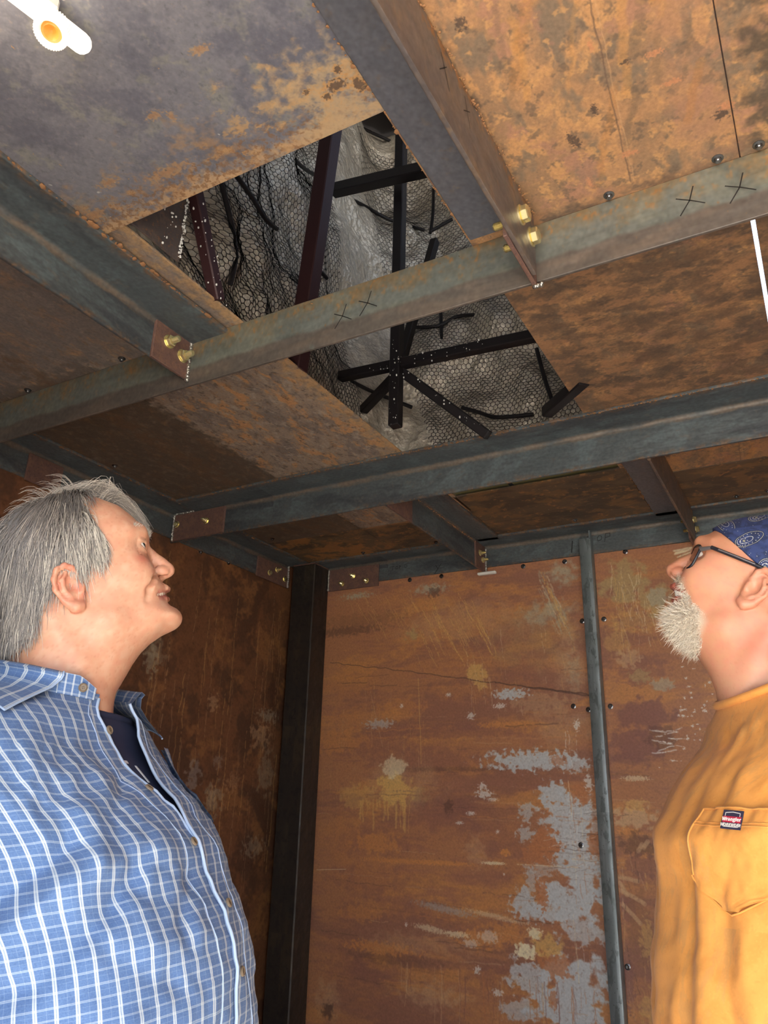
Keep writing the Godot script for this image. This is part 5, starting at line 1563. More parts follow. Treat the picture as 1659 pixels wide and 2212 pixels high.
func build_man_left() -> void:
	skin_noise.frequency = 1.0
	skin_noise.fractal_octaves = 3
	var O := Vector3(-0.909, 1.597, -0.715)
	var L := Vector3(0.786, 0, 0.619).normalized()
	var F := Vector3.UP.cross(L)
	var xf := Transform3D(Basis(F, Vector3.UP, L), O)
	var poly := v2s([[0.0035, 0.140], [0.0215, 0.136], [0.0488, 0.1296], [0.0707, 0.116], [0.0871, 0.1014], [0.0951, 0.0917], [0.0965, 0.081], [0.0965, 0.0716], [0.1015, 0.060], [0.108, 0.046], [0.115, 0.034], [0.1225, 0.026], [0.1305, 0.020], [0.1310, 0.010], [0.1325, 0.0], [0.1405, -0.008], [0.1485, -0.0118], [0.1548, -0.0169], [0.1580, -0.0234], [0.1573, -0.0316], [0.1515, -0.0391], [0.1443, -0.0444], [0.132, -0.0526], [0.1184, -0.0652], [0.1073, -0.0796], [0.0989, -0.0957], [0.0926, -0.1114], [0.0871, -0.1247], [0.0824, -0.1356], [0.0815, -0.1481], [0.084, -0.185], [-0.08, -0.185], [-0.0714, -0.1533], [-0.0614, -0.1119], [-0.064, -0.0871], [-0.072, -0.0629], [-0.0842, -0.0368], [-0.0965, -0.0061], [-0.1028, 0.0283], [-0.0989, 0.0604], [-0.0859, 0.0878], [-0.0674, 0.1097], [-0.0431, 0.1258], [-0.0195, 0.1361]])
	var spots := [[Vector2(-0.03, 0.07), 0.078, 0.085], [Vector2(0.05, 0.09), 0.070, 0.072], [Vector2(0.07, 0.03), 0.066, 0.070], [Vector2(0.11, -0.015), 0.055, 0.055], [Vector2(0.03, -0.035), 0.066, 0.060], [Vector2(0.02, -0.10), 0.064, 0.066], [Vector2(0.0, -0.17), 0.075, 0.075]]
	var sd := HeadSide.new(poly, spots, Vector2(-0.135, -0.185), Vector2(0.19, 0.19))
	var vx := Vox.new(Vector3(-0.118, -0.176, -0.098), Vector3(0.172, 0.152, 0.098), 0.0028)
	sd.fill(vx)
	var V := func(a: float, b: float, c: float) -> Vector3: return Vector3(a, b, c)
	# brow, cheeks, chin, jaw
	both_chain(vx, [V.call(0.0865, 0.087, 0.010), V.call(0.079, 0.088, 0.028), V.call(0.062, 0.083, 0.047)], [0.0095, 0.009, 0.006], 0.014)
	both(vx, Vector3(0.083, 0.022, 0.036), Vector3(0.026, 0.026, 0.022), 0.02)
	vx.ball(Vector3(0.1435, -0.026, 0), Vector3(0.0135, 0.0125, 0.018), 0.012)
	both_chain(vx, [V.call(0.015, -0.045, 0.052), V.call(0.06, -0.052, 0.046), V.call(0.11, -0.040, 0.030)], [0.012, 0.012, 0.012], 0.02)
	both_chain(vx, [V.call(-0.015, -0.055, 0.052), V.call(0.025, -0.11, 0.046), V.call(0.06, -0.17, 0.028)], [0.013, 0.013, 0.012], 0.02)
	# eye sockets, lids
	both(vx, Vector3(0.0985, 0.068, 0.031), Vector3(0.013, 0.0095, 0.017), 0.008, true)
	both(vx, Vector3(0.0985, 0.0675, 0.0485), Vector3(0.0175, 0.0095, 0.0125), 0.008, true)
	both(vx, Vector3(0.0795, 0.0655, 0.031), Vector3(0.0137, 0.0137, 0.0137), 0.004)
	both_chain(vx, [V.call(0.088, 0.0735, 0.020), V.call(0.0895, 0.0740, 0.031), V.call(0.081, 0.0735, 0.0425)], [0.0030, 0.0032, 0.0026], 0.003)
	both_chain(vx, [V.call(0.0895, 0.0595, 0.020), V.call(0.091, 0.0592, 0.031), V.call(0.082, 0.0605, 0.043)], [0.0030, 0.0033, 0.0026], 0.004)
	both(vx, Vector3(0.0925, 0.0668, 0.0355), Vector3(0.0095, 0.0027, 0.0125), 0.002, true, Basis(Vector3(0, 0, 1), -0.15))
	both_chain(vx, [V.call(0.094, 0.050, 0.020), V.call(0.092, 0.047, 0.034), V.call(0.082, 0.050, 0.046)], [0.0018, 0.002, 0.0015], 0.006, true)
	# nose
	vx.chain([V.call(0.0935, 0.074, 0), V.call(0.104, 0.0625, 0), V.call(0.118, 0.0535, 0), V.call(0.1282, 0.0465, 0)], [0.0075, 0.0075, 0.0085, 0.0105], 0.010)
	vx.ball(Vector3(0.1285, 0.0450, 0), Vector3(0.0106, 0.0096, 0.0108), 0.005)
	both(vx, Vector3(0.1205, 0.0405, 0.0118), Vector3(0.0105, 0.0072, 0.0062), 0.005)
	vx.rod(Vector3(0.1295, 0.040, 0), Vector3(0.1225, 0.032, 0), 0.0045, 0.005, 0.004)
	both(vx, Vector3(0.1255, 0.0345, 0.0065), Vector3(0.0055, 0.0032, 0.0034), 0.002, true, Basis(Vector3(0, 0, 1), -0.5))
	both_chain(vx, [V.call(0.1115, 0.0425, 0.0175), V.call(0.1125, 0.034, 0.0195)], [0.0014, 0.0016], 0.004, true)
	# smile: folds, lips, open mouth
	both_chain(vx, [sd.skin_at(0.1105, 0.033, 1.0, 0.0018), sd.skin_at(0.1065, 0.017, 1.0, 0.0018), sd.skin_at(0.1025, 0.001, 1.0, 0.0012), sd.skin_at(0.1020, -0.014, 1.0, 0.0018)], [0.0026, 0.0034, 0.0036, 0.0022], 0.006, true)
	both_chain(vx, [V.call(0.1325, 0.0170, 0), V.call(0.1285, 0.0145, 0.016), V.call(0.1180, 0.0035, 0.0335)], [0.0046, 0.0044, 0.0028], 0.004)
	both_chain(vx, [V.call(0.1325, 0.0020, 0), V.call(0.1275, -0.0018, 0.018), V.call(0.1165, -0.0062, 0.0335)], [0.0054, 0.0050, 0.0030], 0.005)
	both_chain(vx, [V.call(0.1365, 0.0098, 0), V.call(0.1320, 0.0068, 0.017), V.call(0.1165, -0.0016, 0.0375)], [0.0036, 0.0040, 0.0024], 0.0015, true)
	vx.ball(Vector3(0.1385, -0.0068, 0), Vector3(0.007, 0.003, 0.018), 0.006, true)
	# ears
	both(vx, Vector3(0.001, -0.0150, 0.0735), Vector3(0.0185, 0.0290, 0.0065), 0.006, false, Basis(Vector3(0, 0, 1), 0.50) * Basis(Vector3(0, 1, 0), 0.22))
	both_chain(vx, [V.call(0.007, 0.0035, 0.0745), V.call(-0.001, 0.0105, 0.079), V.call(-0.0105, 0.0115, 0.082), V.call(-0.0185, 0.004, 0.084), V.call(-0.0198, -0.009, 0.0845), V.call(-0.0158, -0.0225, 0.083), V.call(-0.004, -0.0345, 0.080)], [0.0032, 0.0036, 0.0038, 0.0038, 0.0036, 0.0034, 0.0034], 0.0035)
	both_chain(vx, [V.call(0.002, -0.0365, 0.0785), V.call(0.0125, -0.0405, 0.0770), V.call(0.0185, -0.0375, 0.0745)], [0.0050, 0.0062, 0.0058], 0.006)
	both_chain(vx, [V.call(-0.0065, 0.0025, 0.0810), V.call(-0.0095, -0.009, 0.0825), V.call(-0.0055, -0.021, 0.0815), V.call(0.005, -0.029, 0.0795)], [0.0026, 0.0030, 0.0030, 0.0028], 0.003)
	both(vx, Vector3(0.0065, -0.0135, 0.0840), Vector3(0.0085, 0.0105, 0.0085), 0.003, true, Basis(Vector3(0, 0, 1), 0.5))
	both_chain(vx, [V.call(-0.0135, 0.006, 0.0865), V.call(-0.0150, -0.009, 0.0880), V.call(-0.0105, -0.0225, 0.0860)], [0.0018, 0.0020, 0.0016], 0.002, true)
	both_chain(vx, [V.call(0.0165, -0.0105, 0.0745), V.call(0.0168, -0.0190, 0.0760)], [0.0034, 0.0038], 0.003)

	var scalp := v2s([[0.02, 0.19], [0.006, 0.135], [-0.0040, 0.1131], [0.010, 0.0914], [0.0227, 0.0751], [0.0385, 0.0552], [0.0378, 0.030], [0.0258, 0.0262], [0.014, 0.0245], [-0.0094, 0.0182], [-0.0221, 0.0021], [-0.019, -0.0293], [-0.0318, -0.0437], [-0.0464, -0.068], [-0.0579, -0.0974], [-0.09, -0.10], [-0.15, 0.0], [-0.15, 0.19]])
	var c_skin := lin(216, 166, 134)
	var c_pink := lin(214, 150, 122)
	var c_red := lin(204, 104, 86)
	var c_lip := lin(188, 108, 98)
	var c_pale := lin(228, 190, 164)
	var c_spot := lin(176, 112, 80)
	var c_scalp := lin(132, 122, 112)
	var skin := func(p: Vector3, _n: Vector3) -> Color:
		var c := c_skin
		var n1 := skin_noise.get_noise_3d(p.x * 60.0, p.y * 60.0, p.z * 60.0)
		var n2 := skin_noise.get_noise_3d(p.x * 210.0 + 9.0, p.y * 210.0, p.z * 210.0)
		c = c.lerp(c_pink, clampf(0.35 + n1 * 0.55, 0.0, 0.6))
		c = c.lerp(c_pale, clampf(n1 * -0.4, 0.0, 0.25))
		c = c.lerp(c_red, 0.62 * exp(-Vector2(p.x - 0.088, p.y - 0.043).length_squared() / 0.00009) * clampf(absf(p.z) * 60.0 - 0.6, 0.0, 1.0))
		c = c.lerp(c_pink, 0.6 * exp(-Vector2(p.x - 0.126, p.y - 0.044).length_squared() / 0.00022))
		if absf(p.z) > 0.071: c = c.lerp(c_red, 0.30 + 0.35 * n1)
		if n2 > 0.28 and p.x < 0.12: c = c.lerp(c_spot, clampf((n2 - 0.28) * 1.3, 0.0, 0.25))
		# lips
		var a := absf(p.z)
		if p.x > 0.112 and a < 0.039:
			var mid := 0.0095 - a * 0.29
			var e := absf(p.y - mid)
			if e < 0.0085 and p.x > 0.1318 - a * 0.45 - 0.005: c = c.lerp(c_lip, clampf((0.0085 - e) * 260.0, 0.0, 0.7))
		if p.y > -0.10 and Geometry2D.is_point_in_polygon(Vector2(p.x, p.y), scalp) and absf(p.z) < 0.0755 + 0.01 * float(p.y > 0.0): c = c_scalp
		return c

	var who := thing("person", "grey-haired man in a blue and white checked shirt, looking up, smiling", "person", Vector3(-0.98, 0, -0.68))
	var body := MB.new()
	body.use_col = true
	vx.net(body, xf, skin)
	left_body(body, who)
	mats.skin = std(Color.WHITE, 0.48)
	mats.skin.vertex_color_use_as_albedo = true
	mats.skin.subsurf_scatter_enabled = true
	mats.skin.subsurf_scatter_strength = 0.12
	part("body", body, mats.skin, who)

	# eyes and teeth
	for s in [1.0, -1.0]:
		eyeball(who, xf, Vector3(0.0795, 0.0655, 0.031 * s), 0.0124, Vector3(0.80, 0.50, 0.34), rgb(84, 94, 98))
	var th := MB.new()
	for i in range(-6, 7):
		var z := i * 0.0054
		var x := 0.1295 - z * z * 13.0
		th.box(xf * Transform3D(Basis(Vector3.UP, -z * 26.0), Vector3(x, 0.0095 - absf(z) * 0.27, z)), Vector3(0.004, 0.0085, 0.0053), 0.0012)
	part("teeth", th, std(rgb(226, 216, 196), 0.25), who)
	left_hair(who, xf, sd, scalp)

func eyeball(who: Node3D, xf: Transform3D, at: Vector3, r: float, look: Vector3, iris: Color) -> void:
	var mb := MB.new()
	var f := along_y(xf * at, xf.basis * look)
	mb.blob(f.origin, Vector3(r, r, r), f.basis, 12, 18)
	var e := part("eye", mb, std(rgb(226, 216, 208), 0.15), who)
	var ir := MB.new()
	ir.lathe(f, [Vector2(0.0, r * 1.02), Vector2(r * 0.22, r * 0.995), Vector2(r * 0.52, r * 0.87)].map(func(q: Vector2) -> Vector2: return q), 16)
	part("iris", ir, std(iris.darkened(0.35), 0.1), e)

func left_hair(who: Node3D, xf: Transform3D, sd: HeadSide, scalp: PackedVector2Array) -> void:
	var mb := MB.new()
	mb.use_col = true
	var g := RandomNumberGenerator.new()
	g.seed = 12
	var greys := [lin(112, 104, 96), lin(140, 131, 120), lin(170, 161, 147), lin(204, 195, 178), lin(88, 82, 77)]
	var cl := FastNoiseLite.new()
	cl.frequency = 1.0
	var made := 0
	while made < 7600:
		var u := g.randf_range(-0.112, 0.042)
		var v := g.randf_range(-0.10, 0.142)
		var side := 1.0 if g.randf() < 0.72 else -1.0
		if sd.at(u, v) < -0.0002 or not Geometry2D.is_point_in_polygon(Vector2(u, v), scalp): continue
		if u > -0.03 and u < 0.012 and v < 0.012: continue
		made += 1
		var ln := g.randf_range(0.035, 0.07)
		if v > 0.10: ln *= 1.1
		if u > 0.005 and v < 0.07: ln = g.randf_range(0.015, 0.035)
		if u > -0.03 and v > 0.07: ln = g.randf_range(0.016, 0.04)
		if v < -0.05: ln = g.randf_range(0.03, 0.05)
		var pts := []
		var q := Vector2(u, v)
		var clump := cl.get_noise_2d(u * 90.0, v * 90.0 + side * 7.0)
		var wav := g.randf_range(-0.35, 0.35) + clump * 0.7
		var lift0 := g.randf_range(0.004, 0.011)
		for k in 6:
			var t := k / 5.0
			var away := q - Vector2(-0.018, 0.185)
			var fl := away.normalized()
			if q.x < -0.03 and q.y < 0.04: fl = fl.lerp(Vector2(0.25, -1.0), 0.5).normalized()
			fl = fl.rotated(wav * (0.4 + 0.5 * sin(t * 3.0 + clump * 4.0)))
			var lift := lift0 * sin(minf(t * 1.6, 1.0) * PI * 0.5) + (0.004 * clump if t > 0.3 else 0.0)
			pts.append(xf * sd.skin_at(q.x, q.y, side, lift + 0.001))
			q += fl * ln / 5.0
		var shade := clampf(0.5 + clump * 0.9 + g.randf_range(-0.35, 0.35) + (u - 0.0) * 6.0 - maxf(v - 0.075, 0.0) * 9.0, 0.0, 0.999)
		var order := [greys[4], greys[0], greys[1], greys[2], greys[3]]
		var c: Color = order[int(shade * 5.0)]
		strand(mb, pts, g.randf_range(0.0007, 0.0013), c, c.lightened(0.05), (xf.basis * Vector3(0, 0.1, side)).normalized())
	# lock of the far side falling forward over the brow
	for i in 2600:
		var t0 := g.randf()
		var r := Vector3(lerpf(-0.055, 0.035, t0), 0.130 + 0.008 * sin(t0 * PI), g.randf_range(-0.045, -0.004))
		var tip := Vector3(lerpf(0.020, 0.099, pow(g.randf(), 0.6)) + t0 * 0.012 - 0.006, 0, g.randf_range(-0.06, -0.01))
		tip.y = 0.158 - maxf(tip.x - 0.045, 0.0) * 0.95 + g.randf_range(-0.012, 0.008)
		var top := r.lerp(tip, 0.45)
		top.y = maxf(r.y, tip.y) + g.randf_range(0.012, 0.062) * (0.45 + 0.55 * t0)
		var pts := []
		for k in 7:
			var t := k / 6.0
			pts.append(xf * (r * (1 - t) * (1 - t) + top * 2.0 * t * (1 - t) + tip * t * t))
		var c: Color = greys[[1, 1, 2, 0, 2, 3][g.randi() % 6]]
		strand(mb, pts, g.randf_range(0.0006, 0.0011), c, c.lightened(0.08), (xf.basis * Vector3(0.1, 0.3, 1)).normalized())
	# flyaway tufts along the crown and nape
	for i in 420:
		var a := g.randf()
		var u := lerpf(-0.105, -0.01, a)
		var v := 0.02 + 0.112 * sin(a * PI * 0.5)
		var q := Vector3(u, v, g.randf_range(-0.03, 0.05))
		var out := Vector3(u + 0.02, v - 0.02, 0).normalized()
		var side := Vector3(-out.y, out.x, 0) * (1.0 if g.randf() < 0.6 else -1.0)
		var ln := g.randf_range(0.015, 0.04)
		var pts := []
		for k in 5:
			var t := k / 4.0
			pts.append(xf * (q + (out * (0.35 * t + 0.25 * sin(t * PI)) + side * t * 0.9 + Vector3(0, 0, g.randf_range(-0.02, 0.02))) * ln))
		strand(mb, pts, 0.0006, greys[1], greys[2], (xf.basis * Vector3(0, 0.1, 1)).normalized())
	# brow hairs and temple down
	for i in 260:
		var t := g.randf()
		var q := Vector3(lerpf(0.0975, 0.070, t), lerpf(0.090, 0.090, t) + g.randf_range(-0.004, 0.003), lerpf(0.012, 0.050, t))
		var d := Vector3(g.randf_range(-0.3, 0.5), 0.5, 0.5).normalized() * g.randf_range(0.004, 0.009)
		for s in [1.0, -1.0]:
			var a := Vector3(q.x, q.y, q.z * s)
			strand(mb, [xf * a, xf * (a + Vector3(d.x, d.y, d.z * s))], 0.0006, greys[1], greys[2], xf.basis * Vector3(0.3, 0, s))
	mats.hair = std(Color.WHITE, 0.45)
	mats.hair.vertex_color_use_as_albedo = true
	part("hair", mb, mats.hair, who, "wispy grey hair", true)

# ---------------------------------------------------------------- man in the orange T-shirt
func build_man_right() -> void:
	var O := Vector3(-0.104, 1.65, -1.334)
	var L := Vector3(0.078, 0, 0.997).normalized()
	var F := -Vector3.UP.cross(L)
	var xf := Transform3D(Basis(F, Vector3.UP, -L), O)   # near side is z < 0
	var poly := v2s([[-0.055, 0.124], [-0.02, 0.124], [0.0066, 0.1190], [0.0156, 0.1165], [0.0284, 0.1100], [0.0396, 0.1040], [0.0520, 0.0925], [0.061, 0.080], [0.066, 0.070], [0.073, 0.057], [0.081, 0.045], [0.089, 0.037], [0.0955, 0.033], [0.0975, 0.025], [0.096, 0.012], [0.097, 0.0], [0.103, -0.012], [0.109, -0.024], [0.110, -0.037], [0.103, -0.050], [0.091, -0.062], [0.080, -0.078], [0.0705, -0.098], [0.0630, -0.1133], [0.0566, -0.1315], [0.0535, -0.1463], [0.052, -0.19], [-0.12, -0.19], [-0.105, -0.13], [-0.101, -0.09], [-0.105, -0.06], [-0.125, -0.03], [-0.140, 0.01], [-0.140, 0.05], [-0.122, 0.088], [-0.09, 0.113]])
	var spots := [[Vector2(-0.05, 0.05), 0.078, 0.088], [Vector2(0.02, 0.075), 0.070, 0.070], [Vector2(0.045, 0.03), 0.068, 0.068], [Vector2(0.075, -0.01), 0.056, 0.055], [Vector2(-0.01, -0.045), 0.068, 0.062], [Vector2(-0.02, -0.10), 0.068, 0.070], [Vector2(-0.03, -0.18), 0.078, 0.078]]
	var sd := HeadSide.new(poly, spots, Vector2(-0.165, -0.19), Vector2(0.15, 0.16))
	var vx := Vox.new(Vector3(-0.155, -0.182, -0.098), Vector3(0.126, 0.136, 0.098), 0.0028)
	sd.fill(vx)
	var V := func(a: float, b: float, c: float) -> Vector3: return Vector3(a, b, c)
	both_chain(vx, [V.call(0.0520, 0.086, 0.010), V.call(0.0450, 0.087, 0.028), V.call(0.0280, 0.080, 0.048)], [0.0095, 0.009, 0.006], 0.014)
	both(vx, Vector3(0.0550, 0.030, 0.036), Vector3(0.024, 0.026, 0.022), 0.02)
	vx.ball(Vector3(0.096, -0.030, 0), Vector3(0.014, 0.014, 0.02), 0.014)
	both_chain(vx, [V.call(-0.015, -0.045, 0.054), V.call(0.03, -0.055, 0.048), V.call(0.075, -0.046, 0.032)], [0.012, 0.012, 0.012], 0.02)
	both_chain(vx, [V.call(-0.045, -0.055, 0.054), V.call(-0.01, -0.11, 0.05), V.call(0.025, -0.175, 0.034)], [0.014, 0.014, 0.013], 0.02)
	# eyes
	both(vx, Vector3(0.0630, 0.069, 0.031), Vector3(0.013, 0.0095, 0.017), 0.008, true, Basis(Vector3(0, 0, 1), 0.3))
	both(vx, Vector3(0.0620, 0.0660, 0.0490), Vector3(0.0180, 0.0115, 0.0130), 0.007, true, Basis(Vector3(0, 0, 1), 0.3))
	both(vx, Vector3(0.0435, 0.0625, 0.032), Vector3(0.0137, 0.0137, 0.0137), 0.004)
	both_chain(vx, [V.call(0.0490, 0.0735, 0.021), V.call(0.0500, 0.0745, 0.032), V.call(0.0400, 0.0735, 0.044)], [0.0032, 0.0035, 0.003], 0.003)
	both_chain(vx, [V.call(0.0560, 0.0570, 0.021), V.call(0.0570, 0.0560, 0.032), V.call(0.0470, 0.0560, 0.045)], [0.0032, 0.0036, 0.003], 0.004)
	both(vx, Vector3(0.0545, 0.0662, 0.0370), Vector3(0.0115, 0.0054, 0.0130), 0.002, true, Basis(Vector3(0, 0, 1), 0.35))
	both_chain(vx, [V.call(0.0620, 0.049, 0.022), V.call(0.0580, 0.045, 0.036), V.call(0.0480, 0.047, 0.048)], [0.0018, 0.002, 0.0015], 0.006, true)
	# nose
	vx.chain([V.call(0.0590, 0.0760, 0), V.call(0.0700, 0.0665, 0), V.call(0.0835, 0.0610, 0), V.call(0.0950, 0.0545, 0)], [0.0075, 0.0080, 0.0090, 0.0112], 0.010)
	vx.ball(Vector3(0.0952, 0.0525, 0), Vector3(0.0112, 0.0104, 0.0118), 0.005)
	both(vx, Vector3(0.0880, 0.0460, 0.0125), Vector3(0.0110, 0.0086, 0.0066), 0.005)
	vx.rod(Vector3(0.0975, 0.0465, 0), Vector3(0.0905, 0.0375, 0), 0.0046, 0.005, 0.004)
	both(vx, Vector3(0.0945, 0.0418, 0.0075), Vector3(0.0068, 0.0036, 0.0040), 0.002, true, Basis(Vector3(0, 0, 1), -0.6))
	both_chain(vx, [V.call(0.0785, 0.0485, 0.0185), V.call(0.0800, 0.0390, 0.0205)], [0.0014, 0.0016], 0.004, true)
	both_chain(vx, [V.call(0.0790, 0.0370, 0.0250), V.call(0.0750, 0.0200, 0.0380), V.call(0.0690, 0.000, 0.0430)], [0.0018, 0.0022, 0.0018], 0.007, true)
	# mouth
	both_chain(vx, [V.call(0.0985, 0.0262, 0), V.call(0.0945, 0.0225, 0.017), V.call(0.0835, 0.0070, 0.0345)], [0.0052, 0.0048, 0.0028], 0.004)
	both_chain(vx, [V.call(0.0975, 0.0035, 0), V.call(0.0930, 0.000, 0.018), V.call(0.0825, -0.0030, 0.034)], [0.0056, 0.0052, 0.003], 0.005)
	both_chain(vx, [V.call(0.1020, 0.0145, 0), V.call(0.0975, 0.0110, 0.018), V.call(0.0820, 0.0015, 0.0375)], [0.0058, 0.0056, 0.0026], 0.0015, true)
	# ears, leaning with the tilted head
	var eb := Basis(Vector3(0, 0, 1), 0.62)
	var eo := Vector3(-0.022, -0.008, 0)
	var E := func(a: float, b: float, c: float) -> Vector3:
		var q := eb * Vector3(a, b, 0)
		return Vector3(eo.x + q.x, eo.y + q.y, c)
	both(vx, eo + Vector3(0, 0, 0.0745), Vector3(0.0185, 0.031, 0.0065), 0.006, false, eb * Basis(Vector3(0, 1, 0), 0.22))
	both_chain(vx, [E.call(0.012, 0.012, 0.0755), E.call(0.010, 0.024, 0.078), E.call(0.002, 0.031, 0.081), E.call(-0.010, 0.027, 0.084), E.call(-0.0165, 0.013, 0.0855), E.call(-0.016, -0.004, 0.084), E.call(-0.009, -0.019, 0.081)], [0.0034, 0.0038, 0.0040, 0.0040, 0.0038, 0.0036, 0.0036], 0.0035)
	both_chain(vx, [E.call(-0.006, -0.024, 0.079), E.call(0.003, -0.029, 0.0775), E.call(0.010, -0.026, 0.0755)], [0.0055, 0.0066, 0.0060], 0.006)
	both_chain(vx, [E.call(-0.004, 0.018, 0.0815), E.call(-0.009, 0.006, 0.083), E.call(-0.008, -0.008, 0.082), E.call(0.001, -0.017, 0.080)], [0.0028, 0.0030, 0.0030, 0.0028], 0.003)
	both(vx, E.call(0.003, 0.001, 0.0845), Vector3(0.0088, 0.0115, 0.0088), 0.003, true, eb)
	both_chain(vx, [E.call(-0.006, 0.024, 0.0865), E.call(-0.0135, 0.010, 0.0885), E.call(-0.0125, -0.006, 0.0865)], [0.0018, 0.0020, 0.0016], 0.002, true)
	both_chain(vx, [E.call(0.0125, 0.003, 0.0755), E.call(0.012, -0.006, 0.0765)], [0.0036, 0.004], 0.003)

	var beard := v2s([[0.12, 0.036], [0.088, 0.038], [0.0765, 0.029], [0.0735, 0.0044], [0.0670, -0.0146], [0.050, -0.034], [0.047, -0.0508], [0.0590, -0.070], [0.068, -0.092], [0.085, -0.085], [0.13, -0.06], [0.13, 0.0]])
	var lips := v2s([[0.12, 0.0305], [0.094, 0.0300], [0.0790, 0.011], [0.0800, -0.004], [0.086, -0.013], [0.12, -0.010]])
	var c_skin := lin(206, 148, 114)
	var c_red := lin(198, 118, 94)
	var c_pink := lin(210, 140, 114)
	var c_tan := lin(188, 128, 94)
	var c_pale := lin(226, 180, 148)
	var c_lip := lin(176, 84, 76)
	var c_stub := lin(200, 184, 162)
	var skin := func(p: Vector3, _n: Vector3) -> Color:
		var c := c_skin
		var n1 := skin_noise.get_noise_3d(p.x * 50.0, p.y * 50.0, p.z * 50.0 + 5.0)
		var n2 := skin_noise.get_noise_3d(p.x * 230.0 + 9.0, p.y * 230.0, p.z * 230.0)
		c = c.lerp(c_pink, clampf(0.3 + n1 * 0.6, 0.0, 0.6))
		c = c.lerp(c_red, clampf(0.55 * exp(-Vector2(p.x + 0.03, p.y + 0.09).length_squared() / 0.0022) + n1 * 0.2, 0.0, 0.6))
		if p.y > 0.045: c = c.lerp(c_tan, clampf((p.y - 0.045) * 14.0, 0.0, 0.6))
		c = c.lerp(c_red, 0.5 * exp(-Vector2(p.x - 0.09, p.y - 0.052).length_squared() / 0.00022))
		if absf(p.z) > 0.072: c = c.lerp(c_pink, 0.4)
		if p.y < -0.10: c = c.lerp(c_pale, clampf((-0.10 - p.y) * 8.0, 0.0, 0.35))
		if n2 > 0.3: c = c.lerp(c_tan, clampf((n2 - 0.3) * 1.5, 0.0, 0.3))
		var q := Vector2(p.x, p.y)
		if Geometry2D.is_point_in_polygon(q, lips):
			var a := absf(p.z)
			if p.x > 0.093 - a * 0.42: c = c.lerp(c_lip, 0.75)
		elif Geometry2D.is_point_in_polygon(q, beard): c = c.lerp(c_stub, clampf(rim_distance(q, beard) / 0.014, 0.0, 0.9))
		return c

	var who := thing("person", "bearded man in an orange pocket T-shirt and blue paisley bandana, looking up", "person", Vector3(-0.06, 0, -1.36))
	var body := MB.new()
	body.use_col = true
	vx.net(body, xf, skin)
	right_body(body, who)
	part("body", body, mats.skin, who)
	for s in [1.0, -1.0]:
		eyeball(who, xf, Vector3(0.0435, 0.0625, 0.032 * s), 0.0124, Vector3(0.66, 0.66, -0.34), rgb(52, 38, 30))
	var th := MB.new()
	for i in range(-6, 7):
		var z := i * 0.0056
		var x := 0.0955 - z * z * 12.5
		th.box(xf * Transform3D(Basis(Vector3.UP, -z * 26.0), Vector3(x, 0.0155 - absf(z) * 0.34, z)), Vector3(0.004, 0.0105, 0.0055), 0.0014)
	part("teeth", th, std(rgb(242, 238, 228), 0.2), who)
	right_beard(who, xf, sd, beard, lips)
	bandana(who, xf, poly, spots)
	glasses(xf)

# distance from a point inside the beard to its cheek-side border
func rim_distance(q: Vector2, poly: PackedVector2Array) -> float:
	var best := 1.0
	for i in range(1, 9):
		best = minf(best, q.distance_to(Geometry2D.get_closest_point_to_segment(q, poly[i], poly[i + 1])))
	return best

func right_beard(who: Node3D, xf: Transform3D, sd: HeadSide, beard: PackedVector2Array, lips: PackedVector2Array) -> void:
	var mb := MB.new()
	mb.use_col = true
	var g := RandomNumberGenerator.new()
	g.seed = 31
	var pal := [lin(234, 222, 202), lin(222, 208, 186), lin(206, 190, 166), lin(242, 234, 218), lin(166, 148, 126)]
	var made := 0
	while made < 9500:
		var u := g.randf_range(0.045, 0.118)
		var v := g.randf_range(-0.095, 0.04)
		var q := Vector2(u, v)
		if sd.at(u, v) < -0.00015 or not Geometry2D.is_point_in_polygon(q, beard) or Geometry2D.is_point_in_polygon(q, lips): continue
		var inner := rim_distance(q, beard)
		if g.randf() > 0.06 + inner / 0.010: continue
		made += 1
		var side := -1.0 if g.randf() < 0.66 else 1.0
		var moust := v > 0.020
		var edge := clampf((u - 0.05) / 0.03, 0.25, 1.0)
		var ln := g.randf_range(0.005, 0.010) if moust else g.randf_range(0.009, 0.019) * edge * clampf(0.45 + inner / 0.02, 0.4, 1.0)
		var a := sd.skin_at(u, v, side, 0.0)
		var nrm := (sd.skin_at(u, v, side, 0.01) - a) / 0.01
		var down := Vector3(0.25, -0.75, 0)
		if moust: down = Vector3(-0.75, -0.35, 0.6 * side)
		var d := (nrm * g.randf_range(0.3, 0.7) + down * g.randf_range(0.4, 1.0) + Vector3(g.randf_range(-1, 1), g.randf_range(-1, 1), g.randf_range(-1, 1)) * 0.45).normalized()
		var bend := Vector3(g.randf_range(-1, 1), g.randf_range(-1, 1), g.randf_range(-1, 1)) * 1.3
		var pts := []
		for k in 5:
			var t := k / 4.0
			pts.append(xf * (a + (d * t + bend * t * t * 0.5 + bend.cross(d) * sin(t * 6.0) * 0.10) * ln))
		var c: Color = pal[[0, 0, 1, 1, 2, 3, 3, 4][g.randi() % 8]] if not moust else pal[[1, 2, 2, 4, 0][g.randi() % 5]]
		strand(mb, pts, g.randf_range(0.0006, 0.0011), c, c, (xf.basis * (nrm + Vector3(0, 0, side * 0.5))).normalized())
	part("beard", mb, mats.hair, who, "short white beard", true)

